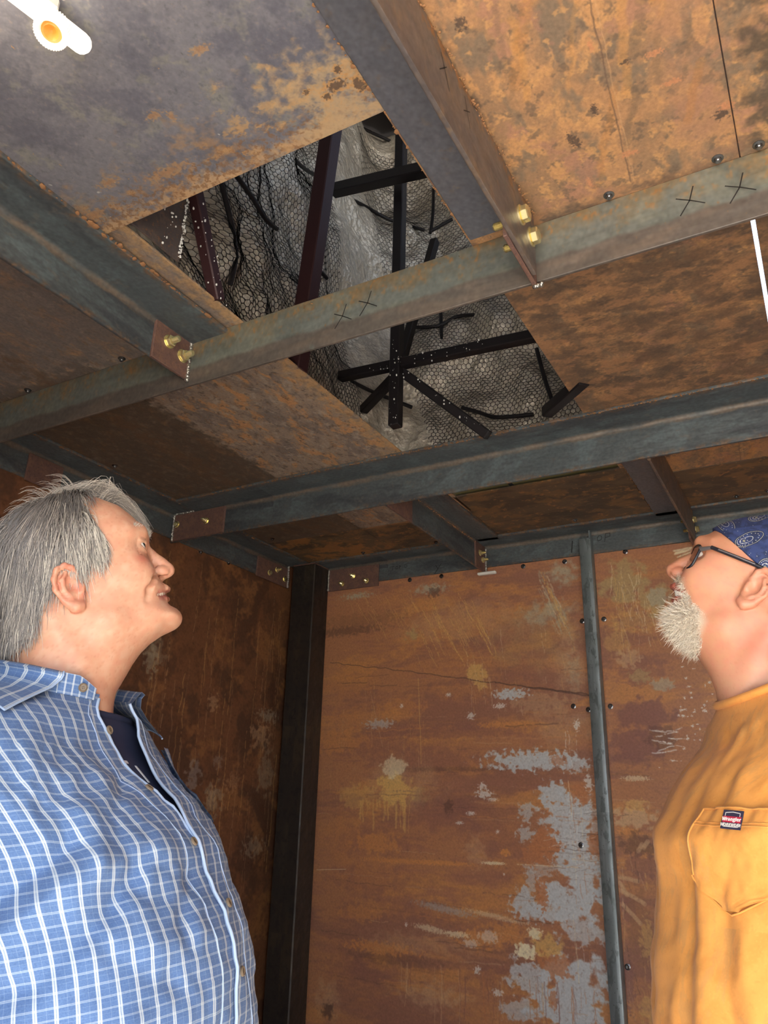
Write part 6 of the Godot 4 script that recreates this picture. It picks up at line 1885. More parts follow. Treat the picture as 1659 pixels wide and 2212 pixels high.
# bandana: a cloth shell over the skull, cut off along the brow line
func bandana(who: Node3D, xf: Transform3D, poly: PackedVector2Array, spots: Array) -> void:
	var big: PackedVector2Array = Geometry2D.offset_polygon(poly, 0.0045, Geometry2D.JOIN_ROUND)[0]
	var sp := []
	for s in spots: sp.append([s[0], s[1] + 0.004, s[2] + 0.003])
	var sd := HeadSide.new(big, sp, Vector2(-0.165, -0.19), Vector2(0.15, 0.16))
	var vx := Vox.new(Vector3(-0.155, -0.06, -0.10), Vector3(0.06, 0.142, 0.10), 0.0038)
	sd.fill(vx)
	var n := Vector3(-0.824, 0.567, 0)
	for k in 4:
		var a := Vector3(0.008 - k * 0.02, 0.094 - k * 0.012, 0)
		both_chain(vx, [Vector3(a.x, a.y, 0.06), Vector3(a.x - 0.05, a.y - 0.035 - k * 0.004, 0.082), Vector3(a.x - 0.09, a.y - 0.05, 0.075)], [0.0016, 0.0022, 0.0016], 0.006, k % 2 == 0)
	vx.trim(Vector3(0.0284, 0.1110, 0), n)
	var mb := MB.new()
	mb.use_col = true
	vx.net(mb, xf, func(_p: Vector3, _n: Vector3) -> Color: return Color.WHITE)
	for i in mb.uv.size(): mb.uv[i] = (mb.uv[i] + Vector2(0.16, 0.09)) / 0.185
	var p := Paint.new(640, 640, rgb(46, 60, 104))
	p.layer(p.noise(401, 6, 3), rgb(32, 42, 72), 0.4, 0.7, 0.8)
	var g := RandomNumberGenerator.new()
	g.seed = 5
	var ink := rgb(206, 204, 190)
	var navy := rgb(26, 34, 56)
	# paisley drops: outline, dotted ring, filled heart
	for k in 15:
		var o := Vector2(90 + (k % 4) * 165 + (k / 4 % 2) * 80, 70 + (k / 4) * 160)
		var rot := g.randf_range(0.3, 1.4) + k
		for ring in 3:
			var sc := [64.0, 50.0, 30.0][ring] as float
			var pts := []
			for i in 41:
				var t := TAU * i / 40
				var r := sc * (0.55 + 0.45 * cos(t * 0.5) * cos(t * 0.5))
				pts.append(o + Vector2(cos(t) * r * 1.25 + 0.35 * sc * pow(absf(cos(t * 0.5)), 6.0), sin(t) * r * 0.72).rotated(rot))
			for i in 40:
				if ring == 0: p.line(pts[i].x, pts[i].y, pts[i + 1].x, pts[i + 1].y, 11.0, navy, 0.9)
			for i in 40:
				if ring == 1 and i % 2: p.blot(pts[i].x, pts[i].y, 3.0, 3.0, ink, 0.9, 0.2, 0.4)
				elif ring != 1: p.line(pts[i].x, pts[i].y, pts[i + 1].x, pts[i + 1].y, 3.0, ink, 0.85)
		p.blot(o.x, o.y, 9, 9, rgb(170, 164, 130), 0.9, 0.5, 0.4)
		for i in 6:
			var q := o + Vector2(17, 0).rotated(i * TAU / 6.0)
			p.blot(q.x, q.y, 4, 4, ink, 0.8, 0.2, 0.4)
	for i in 160:
		p.blot(g.randf_range(0, 640), g.randf_range(0, 640), 2.2, 2.2, ink, 0.7, 0.2, 0.4)
	var m := std(Color.WHITE, 0.85, 0.0, p.tex())
	part("bandana", mb, m, who, "navy paisley bandana")

func glasses(xf: Transform3D) -> void:
	var t := thing("eyeglasses", "dark framed eyeglasses worn by the man in the bandana", "glasses", xf * Vector3(0.06, 0.06, 0))
	var dark := std(rgb(34, 34, 40), 0.25)
	var metal := std(rgb(150, 150, 152), 0.3, 0.8)
	# the front leans with the face: local frame n forward, up along the brow
	var fb := Basis(Vector3(0.86, 0.51, 0).normalized(), Vector3(-0.51, 0.86, 0).normalized(), Vector3(0, 0, 1))
	var fo := Vector3(0.0700, 0.0650, 0)
	var lensm := std(Color(0.75, 0.72, 0.70, 0.08), 0.03)
	lensm.transparency = BaseMaterial3D.TRANSPARENCY_ALPHA
	for s in [1.0, -1.0]:
		var ring := []
		var n := 28
		for i in n:
			var a := TAU * i / n
			var cx := pow(absf(cos(a)), 0.6) * signf(cos(a)) * 0.0265
			var cy := pow(absf(sin(a)), 0.6) * signf(sin(a)) * 0.0195
			var z: float = (0.0335 + cx) * s
			ring.append(Vector3(-z * z * 5.0, cy * 1.12, z))
		var wp := []
		for q in ring: wp.append(xf * (fo + fb * q))
		var mb := MB.new()
		mb.tube(wp, [0.0022], 7, false, true)
		part("rim", mb, dark, t)
		var ln := MB.new()
		var cq: Vector3 = fo + fb * Vector3(-0.0335 * 0.0335 * 5.0 + 0.0012, 0, 0.0335 * s)
		var c := ln.vert(xf * cq, xf.basis * fb.x)
		for q in wp: ln.vert(q, xf.basis * fb.x)
		for i in n: ln.it(c, c + 1 + i, c + 1 + (i + 1) % n)
		part("lens", ln, lensm, t)
		var hinge: Vector3 = fo + fb * Vector3(-0.0605 * 0.0605 * 5.0 - 0.001, 0.013, 0.0615 * s)
		var hb := MB.new()
		hb.tube([xf * (fo + fb * Vector3(-0.0165, 0.016, 0.058 * s)), xf * hinge, xf * (Vector3(0.030, 0.0645, 0.070 * s))], [0.0030, 0.0036, 0.0030], 6)
		part("hinge", hb, metal, t, "silver hinge")
		var tm := MB.new()
		tm.tube(smooth_pts([xf * Vector3(0.032, 0.0655, 0.0695 * s), xf * Vector3(0.0, 0.0445, 0.0765 * s), xf * Vector3(-0.034, 0.0225, 0.0795 * s), xf * Vector3(-0.055, 0.004, 0.079 * s)], 5), [0.0032], 8)
		part("temple_arm", tm, dark, t)
		var st := MB.new()
		st.tube([xf * Vector3(0.022, 0.0592, 0.0745 * s), xf * Vector3(0.0, 0.0450, 0.0797 * s), xf * Vector3(-0.026, 0.0282, 0.0822 * s)], [0.0013], 6)
		part("temple_inlay", st, metal, t, "silver inlay")
	var br := MB.new()
	br.tube([xf * (fo + fb * Vector3(0, 0.004, -0.0075)), xf * (fo + fb * Vector3(0.003, 0.007, 0)), xf * (fo + fb * Vector3(0, 0.004, 0.0075))], [0.0018], 7)
	part("bridge", br, dark, t)

func smooth_pts(pts: Array, n: int) -> Array:
	var out := []
	for i in pts.size() - 1:
		var a: Vector3 = pts[maxi(i - 1, 0)]
		var b: Vector3 = pts[i]
		var c: Vector3 = pts[i + 1]
		var d: Vector3 = pts[mini(i + 2, pts.size() - 1)]
		for k in n: out.append(b.cubic_interpolate(c, a, d, float(k) / n))
	out.append(pts[pts.size() - 1])
	return out

# ---------------------------------------------------------------- clothed bodies
# loft of oval rings: rows [y, centre x, half width, front depth, back depth, tilt]; x forward, y up, z sideways
class Loft:
	var rows: Array
	var pw := 0.86

	func _init(r: Array) -> void:
		rows = r

	func t_of(y: float) -> float:
		for i in rows.size() - 1:
			if y <= rows[i][0] and y >= rows[i + 1][0]:
				return i + (rows[i][0] - y) / (rows[i][0] - rows[i + 1][0])
		return 0.0 if y > rows[0][0] else rows.size() - 1.0

	func val(t: float, k: int) -> float:
		var n := rows.size()
		var i := clampi(int(t), 0, n - 2)
		var f := t - i
		return cubic_interpolate(rows[i][k], rows[i + 1][k], rows[maxi(i - 1, 0)][k], rows[mini(i + 2, n - 1)][k], f)

	func pt(t: float, th: float) -> Vector3:
		var c := cos(th)
		var s := sin(th)
		var cx := pow(absf(c), pw) * signf(c)
		var sx := pow(absf(s), pw) * signf(s)
		var x := val(t, 1) + (val(t, 3) if c > 0 else val(t, 4)) * cx
		return Vector3(x, val(t, 0) - val(t, 5) * x, val(t, 2) * sx)

	func nrm(t: float, th: float) -> Vector3:
		var a := pt(t, th + 0.03) - pt(t, th - 0.03)
		var b := pt(minf(t + 0.05, rows.size() - 1.0), th) - pt(maxf(t - 0.05, 0.0), th)
		var n := a.cross(b).normalized()
		var p := pt(t, th)
		return n if n.dot(Vector3(p.x - val(t, 1), 0, p.z)) >= 0 else -n

# a sheet of the loft between two heights and two (height-dependent) angles; disp(th, y) pushes it outwards
func sheet(mb: MB, lf: Loft, xf: Transform3D, y0: float, y1: float, ny: int, tha: Callable, thb: Callable, nth: int, disp: Callable) -> void:
	var start := mb.v.size()
	var P := []
	for i in ny + 1:
		var y := lerpf(y0, y1, float(i) / ny)
		var t := lf.t_of(y)
		var a: float = tha.call(y)
		var b: float = thb.call(y)
		var arc := a * (lf.val(t, 2) + lf.val(t, 3)) * 0.5
		var prev := Vector3.ZERO
		for j in nth + 1:
			var th := lerpf(a, b, float(j) / nth)
			var p := lf.pt(t, th)
			if j > 0: arc += p.distance_to(prev)
			prev = p
			p += lf.nrm(t, th) * float(disp.call(th, y))
			P.append(p)
			mb.vert(xf * p, Vector3.UP, Vector2(arc, -y))
	var w := nth + 1
	for i in ny + 1:
		for j in w:
			var dx: Vector3 = P[i * w + mini(j + 1, nth)] - P[i * w + maxi(j - 1, 0)]
			var dy: Vector3 = P[maxi(i - 1, 0) * w + j] - P[mini(i + 1, ny) * w + j]
			var n := dy.cross(dx).normalized()
			var c: Vector3 = P[i * w + j] - Vector3(lf.val(lf.t_of(lerpf(y0, y1, float(i) / ny)), 1), 0, 0)
			c.y = 0
			if n.dot(c) < 0: n = -n
			mb.n[start + i * w + j] = xf.basis * n
	for i in ny:
		for j in nth:
			var k := start + i * w + j
			mb.iq(k, k + 1, k + w + 1, k + w)

# sum of cloth folds: [th0, y0, th1, y1, width, height], angles in degrees, R turns them to metres
func folds(list: Array, th: float, y: float, R: float) -> float:
	var s := 0.0
	var p := Vector2(th * R, y)
	for f in list:
		var a := Vector2(deg_to_rad(f[0]) * R, f[1])
		var b := Vector2(deg_to_rad(f[2]) * R, f[3])
		var ab := b - a
		var t := clampf((p - a).dot(ab) / ab.length_squared(), -0.3, 1.3)
		var e := 1.0 - smoothstep(0.75, 1.3, absf(t - 0.5) * 2.0)
		var d := (p - a - ab * t).dot(Vector2(-ab.y, ab.x).normalized()) / float(f[4])
		s += float(f[5]) * e * exp(-d * d)
	return s

# bare body under the clothes: trunk, arms with the hands in the pockets, legs
func bare_body(body: MB, xf: Transform3D, top: float, floor_y: float, girth: float, c: Color) -> void:
	var vx := Vox.new(Vector3(-0.2, floor_y + 0.03, -0.34), Vector3(0.26, top, 0.34), 0.016)
	vx.chain([Vector3(-0.02, top, 0), Vector3(-0.02, -0.24, 0), Vector3(0.03, -0.45, 0), Vector3(0.01, -0.72, 0)], [0.05, 0.055, 0.10 * girth, 0.10], 0.03)
	for s in [1.0, -1.0]:
		vx.chain([Vector3(-0.03, -0.24, 0.05 * s), Vector3(-0.055, -0.275, 0.155 * s), Vector3(-0.085, -0.50, 0.215 * s), Vector3(0.05, -0.72, 0.225 * s), Vector3(0.085, -0.80, 0.20 * s)], [0.055, 0.052, 0.042, 0.030, 0.034], 0.03)
		vx.chain([Vector3(0.0, -0.72, 0.085 * s), Vector3(0.01, -1.12, 0.10 * s), Vector3(-0.01, floor_y + 0.10, 0.11 * s), Vector3(0.10, floor_y + 0.06, 0.125 * s)], [0.075, 0.052, 0.04, 0.035], 0.03)
	vx.net(body, xf, func(_p: Vector3, _n: Vector3) -> Color: return c)

func trousers(who: Node3D, xf: Transform3D, floor_y: float, hw: float, fr: float, bk: float, c: Color) -> void:
	var mb := MB.new()
	var zero := func(_a: float, _b: float) -> float: return 0.0
	var lo := func(_y: float) -> float: return -PI
	var hi := func(_y: float) -> float: return PI
	sheet(mb, Loft.new([[-0.66, 0.02, hw, fr, bk, 0.0], [-0.74, 0.02, hw, fr, bk, 0.0], [-0.84, 0.0, hw - 0.01, fr * 0.8, bk + 0.02, 0.0], [-0.92, 0.0, hw - 0.01, 0.12, 0.13, 0.0]]), xf, -0.66, -0.92, 10, lo, hi, 28, zero)
	for s in [1.0, -1.0]:
		var leg := Loft.new([[-0.86, 0.0, 0.105, 0.12, 0.125, 0.0], [-1.12, 0.01, 0.085, 0.095, 0.095, 0.0], [floor_y + 0.05, -0.01, 0.075, 0.095, 0.085, 0.0]])
		sheet(mb, leg, xf * T(0, 0, 0.11 * s), -0.86, floor_y + 0.05, 12, lo, hi, 20, zero)
	part("trousers", mb, std(c, 0.9), who)
	for s in [1.0, -1.0]:
		var sh := MB.new()
		var vx := Vox.new(Vector3(-0.12, floor_y, 0.03), Vector3(0.24, floor_y + 0.14, 0.20), 0.012)
		vx.chain([Vector3(-0.04, floor_y + 0.045, 0.115), Vector3(0.06, floor_y + 0.045, 0.115), Vector3(0.16, floor_y + 0.035, 0.13)], [0.045, 0.044, 0.036], 0.03)
		vx.rod(Vector3(-0.03, floor_y + 0.06, 0.115), Vector3(-0.03, floor_y + 0.12, 0.115), 0.045, 0.042, 0.02)
		vx.trim(Vector3(0, floor_y + 0.013, 0), Vector3.UP)
		sh.use_col = true
		vx.net(sh, xf if s > 0 else xf * Transform3D(Basis(Vector3.RIGHT, Vector3.UP, Vector3.FORWARD), Vector3.ZERO), func(_p: Vector3, _n: Vector3) -> Color: return Color.WHITE)
		part("shoe", sh, std(rgb(58, 46, 38), 0.6), who)

func check_cloth() -> StandardMaterial3D:
	var kx := 38
	var ky := 24
	var W := kx * 8
	var H := ky * 12
	var p := Paint.new(W, H, rgb(92, 122, 168))
	var a := p.noise(501, 60, 3)
	p.layer(a, rgb(76, 104, 150), 0.4, 0.8, 0.8)
	for j in H:
		for i in W:
			var x := i % kx
			var y := j % ky
			var vx := 0.0
			if x in [3, 4, 5, 8, 9, 10]: vx = 0.8
			elif x in [6, 7]: vx = 0.45
			elif x in [24]: vx = 0.22
			var vy := 0.0
			if y in [3, 6]: vy = 0.65
			elif y in [4, 5]: vy = 0.3
			elif y in [15]: vy = 0.2
			var k := 1.0 - (1.0 - vx) * (1.0 - vy)
			if (i + j) % 2 and k < 0.7: k *= 0.75
			if k > 0.0: p.buf[j * W + i] = p.buf[j * W + i].lerp(Vector3(0.86, 0.88, 0.87), k)
	var m := std(Color.WHITE, 0.85, 0.0, p.tex())
	m.uv1_scale = Vector3(1.0 / (0.0190 * 8), 1.0 / (0.0118 * 12), 1)
	m.rim_enabled = true
	m.rim = 0.2
	return m

func left_body(body: MB, who: Node3D) -> void:
	var O := Vector3(-0.909, 1.597, -0.715)
	var L := Vector3(0.786, 0, 0.619).normalized()
	var F := Vector3.UP.cross(L)
	var yaw := deg_to_rad(33.0)
	var xf := Transform3D(Basis(F * cos(yaw) + L * sin(yaw), Vector3.UP, L * cos(yaw) - F * sin(yaw)), O + F * 0.03)
	bare_body(body, xf, -0.13, -1.597, 1.25, lin(222, 166, 130))
	trousers(who, xf, -1.597, 0.225, 0.255, 0.12, rgb(64, 68, 84))
	var rows := [[-0.128, -0.02, 0.078, 0.078, 0.075, 0.12], [-0.150, -0.02, 0.100, 0.080, 0.088, 0.14], [-0.172, -0.015, 0.160, 0.085, 0.105, 0.10], [-0.205, -0.01, 0.205, 0.092, 0.120, 0.05], [-0.26, 0.0, 0.225, 0.126, 0.13, -0.06], [-0.292, 0.0, 0.225, 0.156, 0.13, -0.11], [-0.347, 0.0, 0.225, 0.197, 0.13, -0.16], [-0.40, 0.0, 0.225, 0.220, 0.13, -0.18], [-0.44, 0.0, 0.228, 0.240, 0.13, -0.18], [-0.4855, 0.0, 0.228, 0.256, 0.13, -0.18], [-0.54, 0.0, 0.23, 0.265, 0.13, -0.18], [-0.66, 0.0, 0.23, 0.275, 0.13, -0.15], [-0.76, 0.0, 0.235, 0.265, 0.135, -0.1]]
	var lf := Loft.new(rows)
	var cloth := check_cloth()
	var wr := FastNoiseLite.new()
	wr.seed = 3
	wr.frequency = 1.0
	wr.fractal_octaves = 2
	var fl := [[118, -0.405, 78, -0.392, 0.011, -0.012], [118, -0.385, 80, -0.372, 0.014, 0.008], [80, -0.40, 48, -0.335, 0.012, -0.008], [74, -0.425, 40, -0.355, 0.016, 0.007], [60, -0.46, 30, -0.37, 0.012, -0.005], [95, -0.44, 62, -0.47, 0.014, -0.007], [100, -0.47, 70, -0.52, 0.018, 0.008], [70, -0.52, 88, -0.62, 0.014, -0.006], [40, -0.52, 50, -0.64, 0.016, 0.005], [28, -0.30, 12, -0.25, 0.010, -0.004], [55, -0.29, 30, -0.27, 0.014, -0.003], [100, -0.27, 80, -0.21, 0.012, -0.006], [108, -0.30, 92, -0.22, 0.012, 0.006], [20, -0.44, 8, -0.38, 0.012, -0.004]]
	var disp := func(th: float, y: float) -> float:
		var k := smoothstep(-0.16, -0.24, y)
		return k * (1.7 * folds(fl, th, y, 0.21) + 0.006 * wr.get_noise_2d(th * 2.6, y * 11.0) + 0.0025 * wr.get_noise_2d(th * 9.0 + 30.0, y * 30.0))
	# the near front edge stands open above the third button
	var near_edge := func(y: float) -> float: return 0.10 * smoothstep(-0.36, -0.20, y) + 0.20 * smoothstep(-0.20, -0.15, y) + 0.02
	var far_edge := func(y: float) -> float: return 0.035 - 0.13 * smoothstep(-0.35, -0.20, y) - 0.10 * smoothstep(-0.20, -0.15, y)
	var over := func(th: float, y: float) -> float: return float(disp.call(th, y)) + 0.0035 * (1.0 - smoothstep(0.0, 0.5, absf(th))) + 0.010 * smoothstep(-0.30, -0.16, y) * (1.0 - smoothstep(0.0, 0.9, absf(th)))
	var mb := MB.new()
	sheet(mb, lf, xf, -0.140, -0.76, 92, near_edge, func(_y: float) -> float: return PI, 110, disp)
	sheet(mb, lf, xf, -0.140, -0.76, 92, func(_y: float) -> float: return -PI, far_edge, 90, over)
	var shirt := part("shirt", mb, cloth, who, "blue and white checked button-up shirt")
	# placket seam and turned front edge
	for e in [[near_edge, disp, 0.0, 0.0022], [near_edge, disp, 0.13, 0.0007], [far_edge, over, 0.0, 0.0022], [far_edge, over, -0.14, 0.0007]]:
		var pts := []
		for i in 50:
			var y := lerpf(-0.145, -0.74, i / 49.0)
			var t := lf.t_of(y)
			var th: float = e[0].call(y) + e[2]
			pts.append(xf * (lf.pt(t, th) + lf.nrm(t, th) * (float(e[1].call(th, y)) + 0.0004)))
		var pm := MB.new()
		pm.tube(pts, [e[3]], 6)
		part("front_edge", pm, std(rgb(176, 196, 222), 0.85), shirt)
	# buttons on the near front
	for y in [-0.193, -0.277, -0.352, -0.430, -0.505, -0.585]:
		var t := lf.t_of(y)
		var th: float = near_edge.call(y) + 0.07
		if y < -0.40: th = 0.0
		var n := lf.nrm(t, th)
		button(shirt, xf * (lf.pt(t, th) + n * (float(over.call(th, y)) + 0.0015)), xf.basis * n)
	# dark T-shirt under the open front, with part of its white print
	var tee := MB.new()
	sheet(tee, lf, xf, -0.160, -0.50, 40, func(_y: float) -> float: return -0.6, func(_y: float) -> float: return 0.6, 30, func(th: float, y: float) -> float: return -0.007 + float(disp.call(th, y)) * 0.5)
	var navy := std(rgb(46, 52, 80), 0.9)
	var ts := part("undershirt", tee, navy, who, "navy T-shirt under the open collar")
	var rib := []
	for i in 40:
		var th := lerpf(-1.9, 1.9, i / 39.0)
		var t := lf.t_of(-0.159)
		rib.append(xf * (lf.pt(t, th) - lf.nrm(t, th) * 0.008))
	var rm := MB.new()
	rm.tube(rib, [0.005], 8)
	part("neck_rib", rm, navy, ts)
	var white := std(rgb(226, 226, 226), 0.85)
	for s in [[0.02, -0.222, 0.030, 0.005], [0.02, -0.252, 0.030, 0.005], [-0.06, -0.237, 0.008, 0.030], [0.09, -0.237, 0.008, 0.018], [0.01, -0.300, 0.03, 0.007]]:
		var t := lf.t_of(s[1])
		var n := lf.nrm(t, s[0])
		var pm := MB.new()
		var side := Vector3.UP.cross(n).normalized()
		pm.box(xf * Transform3D(Basis(side, n.cross(side), n), lf.pt(t, s[0]) + n * (-0.0062 + 0.5 * float(disp.call(s[0], s[1])))), Vector3(s[2] * 0.6, s[3], 0.001), 0.0003)
		part("print", pm, white, ts, "white print")
	shirt_collar(shirt, lf, xf, cloth)
	# breast pocket on the far side
	var pk := MB.new()
	sheet(pk, lf, xf, -0.205, -0.325, 14, func(_y: float) -> float: return -1.15, func(_y: float) -> float: return -0.52, 14, func(th: float, y: float) -> float: return 0.007 + 0.006 * smoothstep(-0.24, -0.205, y) + float(disp.call(th, y)))
	part("pocket", pk, cloth, shirt)
	# sleeves
	for s in [1.0, -1.0]:
		var sl := Loft.new([[-0.165, -0.01, 0.045, 0.05, 0.05, 0.0], [-0.20, -0.005, 0.075, 0.078, 0.078, 0.0], [-0.27, -0.01, 0.078, 0.082, 0.085, 0.0], [-0.36, -0.02, 0.076, 0.086, 0.085, 0.0], [-0.47, -0.02, 0.082, 0.090, 0.090, 0.0]])
		var sm := MB.new()
		sheet(sm, sl, xf * Transform3D(Basis(Vector3(1, 0, 0), -0.22 * s), Vector3(-0.05, -0.03, (0.150 if s > 0 else 0.125) * s)), -0.165, -0.47, 40, func(_y: float) -> float: return -PI, func(_y: float) -> float: return PI, 60, func(th: float, y: float) -> float: return 0.006 * wr.get_noise_2d(th * 2.0 + 7.0, y * 16.0) + 0.004 * sin(y * 60.0 + th * 3.0) * smoothstep(-0.24, -0.34, y))
		part("sleeve", sm, cloth, shirt)

func button(parent: Node3D, at: Vector3, n: Vector3) -> void:
	var mb := MB.new()
	mb.lathe(along_y(at, n), [Vector2(0.0, 0.0), Vector2(0.0056, 0.0), Vector2(0.0056, 0.0016), Vector2(0.0045, 0.0026), Vector2(0.0036, 0.0018), Vector2(0.0, 0.0018)], 16)
	var b := part("button", mb, std(rgb(128, 112, 92), 0.35), parent, "brown horn button")
	var h := MB.new()
	var f := along_y(at, n)
	for k in 4:
		var a := k * PI / 2 + 0.5
		h.lathe(f * T(cos(a) * 0.0014, 0.0019, sin(a) * 0.0014), [Vector2(0.0006, 0.0), Vector2(0.0, 0.0001)], 6)
	var o := part("thread_holes", h, mats.black_steel, b)
	o.set_meta("kind", "stuff")

# folded collar: a stand round the neck and a leaf lying on the shoulder
func shirt_collar(shirt: Node3D, lf: Loft, xf: Transform3D, cloth: Material) -> void:
	var mb := MB.new()
	var n := 64
	var m := 12
	var grid := []
	var tb := lf.t_of(-0.148)
	for i in n + 1:
		var s := float(i) / n
		var th := lerpf(0.95, TAU - 0.62, s)
		var front := pow(absf(s * 2.0 - 1.0), 3.0)
		var b := lf.pt(tb, th)
		var out := Vector3(b.x - lf.val(tb, 1), 0, b.z).normalized()
		var flare := 0.012 if s > 0.5 else 0.004
		var top := b + Vector3(0, 0.026 - 0.004 * front, 0) + out * (0.002 + flare * front)
		var leaf := lerpf(0.040, 0.066, front)
		for j in m + 1:
			var k := float(j) / m
			var p: Vector3
			if k < 0.35: p = b.lerp(top, k / 0.35)
			elif k < 0.5:
				var a := (k - 0.35) / 0.15 * PI
				p = top + out * 0.0045 * (1.0 - cos(a)) * 0.5 * 2.0 + Vector3(0, 0.004 * sin(a), 0)
			else:
				var q := (k - 0.5) / 0.5
				var y := -0.142 - leaf * q
				var t := lf.t_of(y + 0.020)
				var th2 := th + (0.25 * q * front if s < 0.5 else -0.1 * q * front)
				var on := lf.pt(t, th2) + lf.nrm(t, th2) * 0.0065
				p = (top + out * 0.009).lerp(on, smoothstep(0.0, 0.75, q))
				if s > 0.9: p += out * 0.01 * q
			grid.append(p)
	for i in n + 1:
		for j in m + 1:
			mb.vert(xf * grid[i * (m + 1) + j], Vector3.UP, Vector2(i * 0.006, j * 0.008))
	for i in n + 1:
		for j in m + 1:
			var dx: Vector3 = grid[mini(i + 1, n) * (m + 1) + j] - grid[maxi(i - 1, 0) * (m + 1) + j]
			var dy: Vector3 = grid[i * (m + 1) + mini(j + 1, m)] - grid[i * (m + 1) + maxi(j - 1, 0)]
			mb.n[i * (m + 1) + j] = xf.basis * dy.cross(dx).normalized()
	for i in n:
		for j in m:
			var a := i * (m + 1) + j
			mb.iq(a, a + 1, a + m + 2, a + m + 1)
	var co := part("collar", mb, cloth, shirt, "open button-down collar")
	var edge := []
	for i in range(n, -1, -1): edge.append(xf * grid[i * (m + 1) + m])
	for j in range(m, 4, -1): edge.append(xf * grid[j])
	var em := MB.new()
	em.tube(edge, [0.0013], 6)
	part("collar_edge", em, std(rgb(168, 190, 220), 0.85), co)
	# end of the collar stand with its button
	var st := MB.new()
	var sp := []
	for i in 9:
		var th := lerpf(0.42, 1.0, i / 8.0)
		var b := lf.pt(tb, th)
		var o := Vector3(b.x - lf.val(tb, 1), 0, b.z).normalized()
		var h := 0.026 * minf(1.0, 0.55 + i * 0.12)
		sp.append([b + o * 0.004, b + Vector3(0, h, 0) + o * 0.006])
	for i in 8:
		st.quad(xf * sp[i][0], xf * sp[i + 1][0], xf * sp[i + 1][1], xf * sp[i][1], Vector2(i * 0.012, 0), Vector2(i * 0.012 + 0.012, 0), Vector2(i * 0.012 + 0.012, 0.026), Vector2(i * 0.012, 0.026))
	part("collar_stand", st, cloth, co)
	var bb: Vector3 = (sp[3][0] + sp[3][1]) * 0.5
	button(co, xf * (bb + Vector3(bb.x, 0, bb.z).normalized() * 0.002), xf.basis * Vector3(bb.x, 0, bb.z).normalized())

